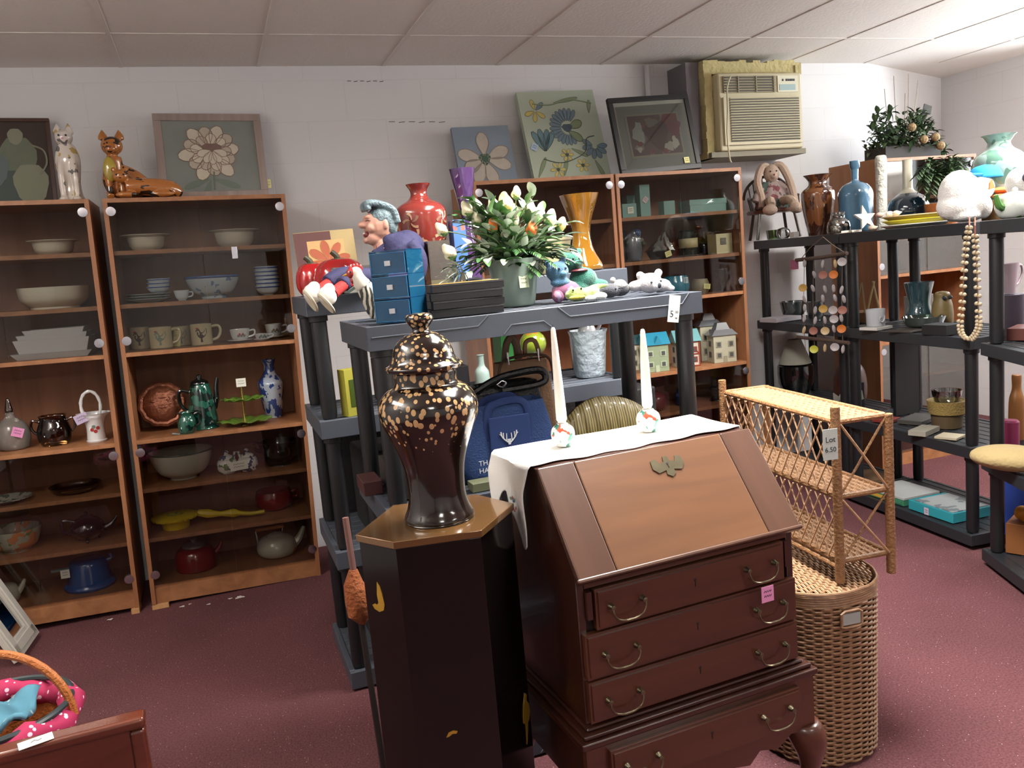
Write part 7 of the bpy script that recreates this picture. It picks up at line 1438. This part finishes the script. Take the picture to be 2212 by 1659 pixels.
# ================================================================ wicker stand and hamper
WKL = mat('#a58262', .5, noise_=(50, .2), bump=(90, .3)); WKP = mat('#85603e', .45, noise_=(70, .25), bump=(140, .5))
wx, wy = 1.458, 1.70; WM = T(wx, wy, 0) @ RZ(math.degrees(-1.679)+90)      # local y runs away along the lattice back, x to the right
HZ0 = .505; W2, D2, HT = .60, .155, .94
def weave(nm, parent, x0, x1, y0, y1, z, th=.010, stepv=.013):
    b = MB(); fr_ = .008
    for (a0, a1) in (((x0, y0, z), (x1, y0, z)), ((x1, y0, z), (x1, y1, z)), ((x1, y1, z), (x0, y1, z)), ((x0, y1, z), (x0, y0, z))): b.tube([a0, a1], fr_, WKP, seg=8)
    n = int((y1-y0)/stepv)
    for i in range(1, n):
        y = y0+(y1-y0)*i/n; pts = [(x0+(x1-x0)*j/14, y, z+.0028*(1 if (i+j) % 2 else -1)) for j in range(15)]; b.tube(pts, .0026, WKL, seg=5)
    m_ = 7
    for j in range(1, m_):
        x = x0+(x1-x0)*j/m_; b.tube([(x, y0, z), (x, y1, z)], .0036, WKL, seg=5)
        b.tube([(x+.006, y0, z), (x+.006, y1, z)], .003, WKL, seg=5)
    return obj(nm, b, parent)
t = thing('wicker_stand', WM, 'small three tier natural wicker stand with a lattice back, on the hamper', 'wicker stand')
for x, y in ((0, 0), (D2, 0), (0, W2), (D2, W2)):
    b = MB(); zt_ = HT+.035 if x == 0 else HT-.002; zb_ = HZ0+.0
    prf = []; n = 60
    for i in range(n+1): prf.append((.0118+.0007*(i % 2), zb_+(zt_-zb_)*i/n))
    b.lathe([(0, zb_)] + prf + [(0, zt_)], WKP, c=(x, y, 0), seg=12); obj('post', b, t)
for z in (HZ0+.055, .735, HT-.006): weave('shelf', t, .006, D2-.006, .006, W2-.006, z)
b = MB()
for (za, zb2) in ((HZ0+.06, .728), (.742, HT-.012)):
    h = zb2-za; n = 14; k = h*.62
    for q in range(-6, n+4):
        for sg in (1, -1):
            y0_ = W2*q/n; y1_ = y0_+k*sg if True else 0; P0 = [y0_, za]; P1 = [y0_+k*sg, zb2]
            # clip to 0..W2
            if P0[0] == P1[0]: continue
            def clip(A, B):
                A = list(A); B = list(B)
                for (U, V) in ((A, B), (B, A)):
                    if U[0] < 0: f_ = (0-U[0])/(V[0]-U[0]) if V[0] != U[0] else 0; U[1] = U[1]+(V[1]-U[1])*f_; U[0] = 0
                    if U[0] > W2: f_ = (W2-U[0])/(V[0]-U[0]) if V[0] != U[0] else 0; U[1] = U[1]+(V[1]-U[1])*f_; U[0] = W2
                return A, B
            if max(P0[0], P1[0]) <= 0 or min(P0[0], P1[0]) >= W2: continue
            A_, B_ = clip(P0, P1)
            b.tube([(-.002+.0022*sg, A_[0], A_[1]), (-.002+.0022*sg, B_[0], B_[1])], .0024, WKL, seg=5)
obj('lattice_back', b, t)
for y in (0, W2):
    for (za, zb2) in ((HZ0+.06, .728), (.742, HT-.012)):
        b = MB(); b.tube([(.01, y, za), (D2-.01, y, zb2)], .0034, WKP, seg=6); b.tube([(.01, y-.006, zb2), (D2-.01, y-.006, za)], .0034, WKL, seg=6); obj('end_cross', b, t)
b = MB(); b.tube([(0, 0, HZ0+.04), (0, W2, HZ0+.04)], .007, WKP); obj('foot_rail', b, t)
tg = ptag(t, (-.030, -.020, HT-.055), .040, .080, mat('#b4bcb8', .8, noise_=(120, .1)), rz=-5, txt=(('Lot', .020, 0, .012), ('6.50', .018, 0, -.014)), label='speckled card reading 6.50 tied to the corner post')
# hamper
HMW = None
def hamper():
    M, nt, bb = newmat('wicker_weave'); L = nt.links.new
    bb.inputs['Base Color'].default_value = lin('#8a6a48'); bb.inputs['Roughness'].default_value = .5
    n = nt.nodes.new('ShaderNodeTexNoise'); n.inputs['Scale'].default_value = 60; tc = nt.nodes.new('ShaderNodeTexCoord'); L(tc.outputs['Object'], n.inputs['Vector'])
    mx = nt.nodes.new('ShaderNodeMix'); mx.data_type = 'RGBA'; mx.inputs['A'].default_value = lin('#644630'); mx.inputs['B'].default_value = lin('#a88462'); L(n.outputs['Fac'], mx.inputs['Factor']); L(mx.outputs['Result'], bb.inputs['Base Color']); return M
HMW = hamper()
hx_, hy_, ra, rb = 1.462, 1.862, .166, .205
t = thing('hamper', T(hx_, hy_, 0), 'tall oval woven wicker hamper with a lid, carrying the wicker stand', 'hamper')
b = MB(); nst = 44
def oval(a, k=1.): return (ra*k*math.copysign(abs(math.cos(a))**.85, math.cos(a)), rb*k*math.copysign(abs(math.sin(a))**.85, math.sin(a)))
rows_ = 62; zb0, zb1 = .012, .455
for i in range(rows_):
    z = zb0+(zb1-zb0)*i/(rows_-1); k0 = .93+.05*z/.45; pts = []
    for j in range(nst*2):
        a = 2*PI*j/(nst*2); off = .0035*(1 if ((j//2)+i) % 2 else -1); x, y = oval(a, k0); r_ = math.hypot(x, y); pts.append((x*(1+off/r_), y*(1+off/r_), z))
    b.tube(pts, .0036, HMW, closed=True, seg=5)
ip = [(oval(2*PI*j/60, .90)) for j in range(60)]; b.prism(ip, .004, zb1-.004, mat('#3c2414', .8)); 
obj('woven_body', b, t)
b = MB()
for i in range(4): pts = []; [pts.append((*oval(2*PI*j/60, .985+.004*math.sin(j*1.3+i*2)), .459+.0065*i)) for j in range(60)]; b.tube(pts, .0045, HMW, closed=True, seg=6)
obj('rim', b, t)
b = MB(); lz = .490
for i in range(3): pts = [(*oval(2*PI*j/60, 1.0+.004*math.sin(j*1.7+i)), .4865+.006*i*.8) for j in range(60)]; b.tube(pts, .0042, HMW, closed=True, seg=6)
for i in range(26):
    x = -ra*.97+2*ra*.97*i/25; yy = rb*.97*math.sqrt(max(0, 1-(x/ra/.99)**2)); n = max(4, int(yy*2/.012)); b.tube([(x, -yy+2*yy*j/n, .4955+.002*(1 if (i+j) % 2 else -1)) for j in range(n+1)], .0034, WKL, seg=5)
b.prism([(x*.97, y*.97) for x, y in ip], .482, .491, mat('#4c2c14', .8)); obj('lid', b, t)
a_ = -1.62; x, y = oval(a_, 1.0); X_ = T(x, y, .425) @ RZ(math.degrees(math.atan2(y*(ra/rb)**2, x))+90); b = MB(); b.box((0, -.005, 0), (.052, .004, .030), mat('#9aa09c', .5), X_); b.tube([(-.030, -.006, -.018), (-.030, -.006, .016), (-.02, -.006, .022), (.02, -.006, .022), (.030, -.006, .016), (.030, -.006, -.018), (.02, -.006, -.022), (-.02, -.006, -.022)], .004, HMW, closed=True, seg=6, M=X_); obj('hand_hole', b, t)
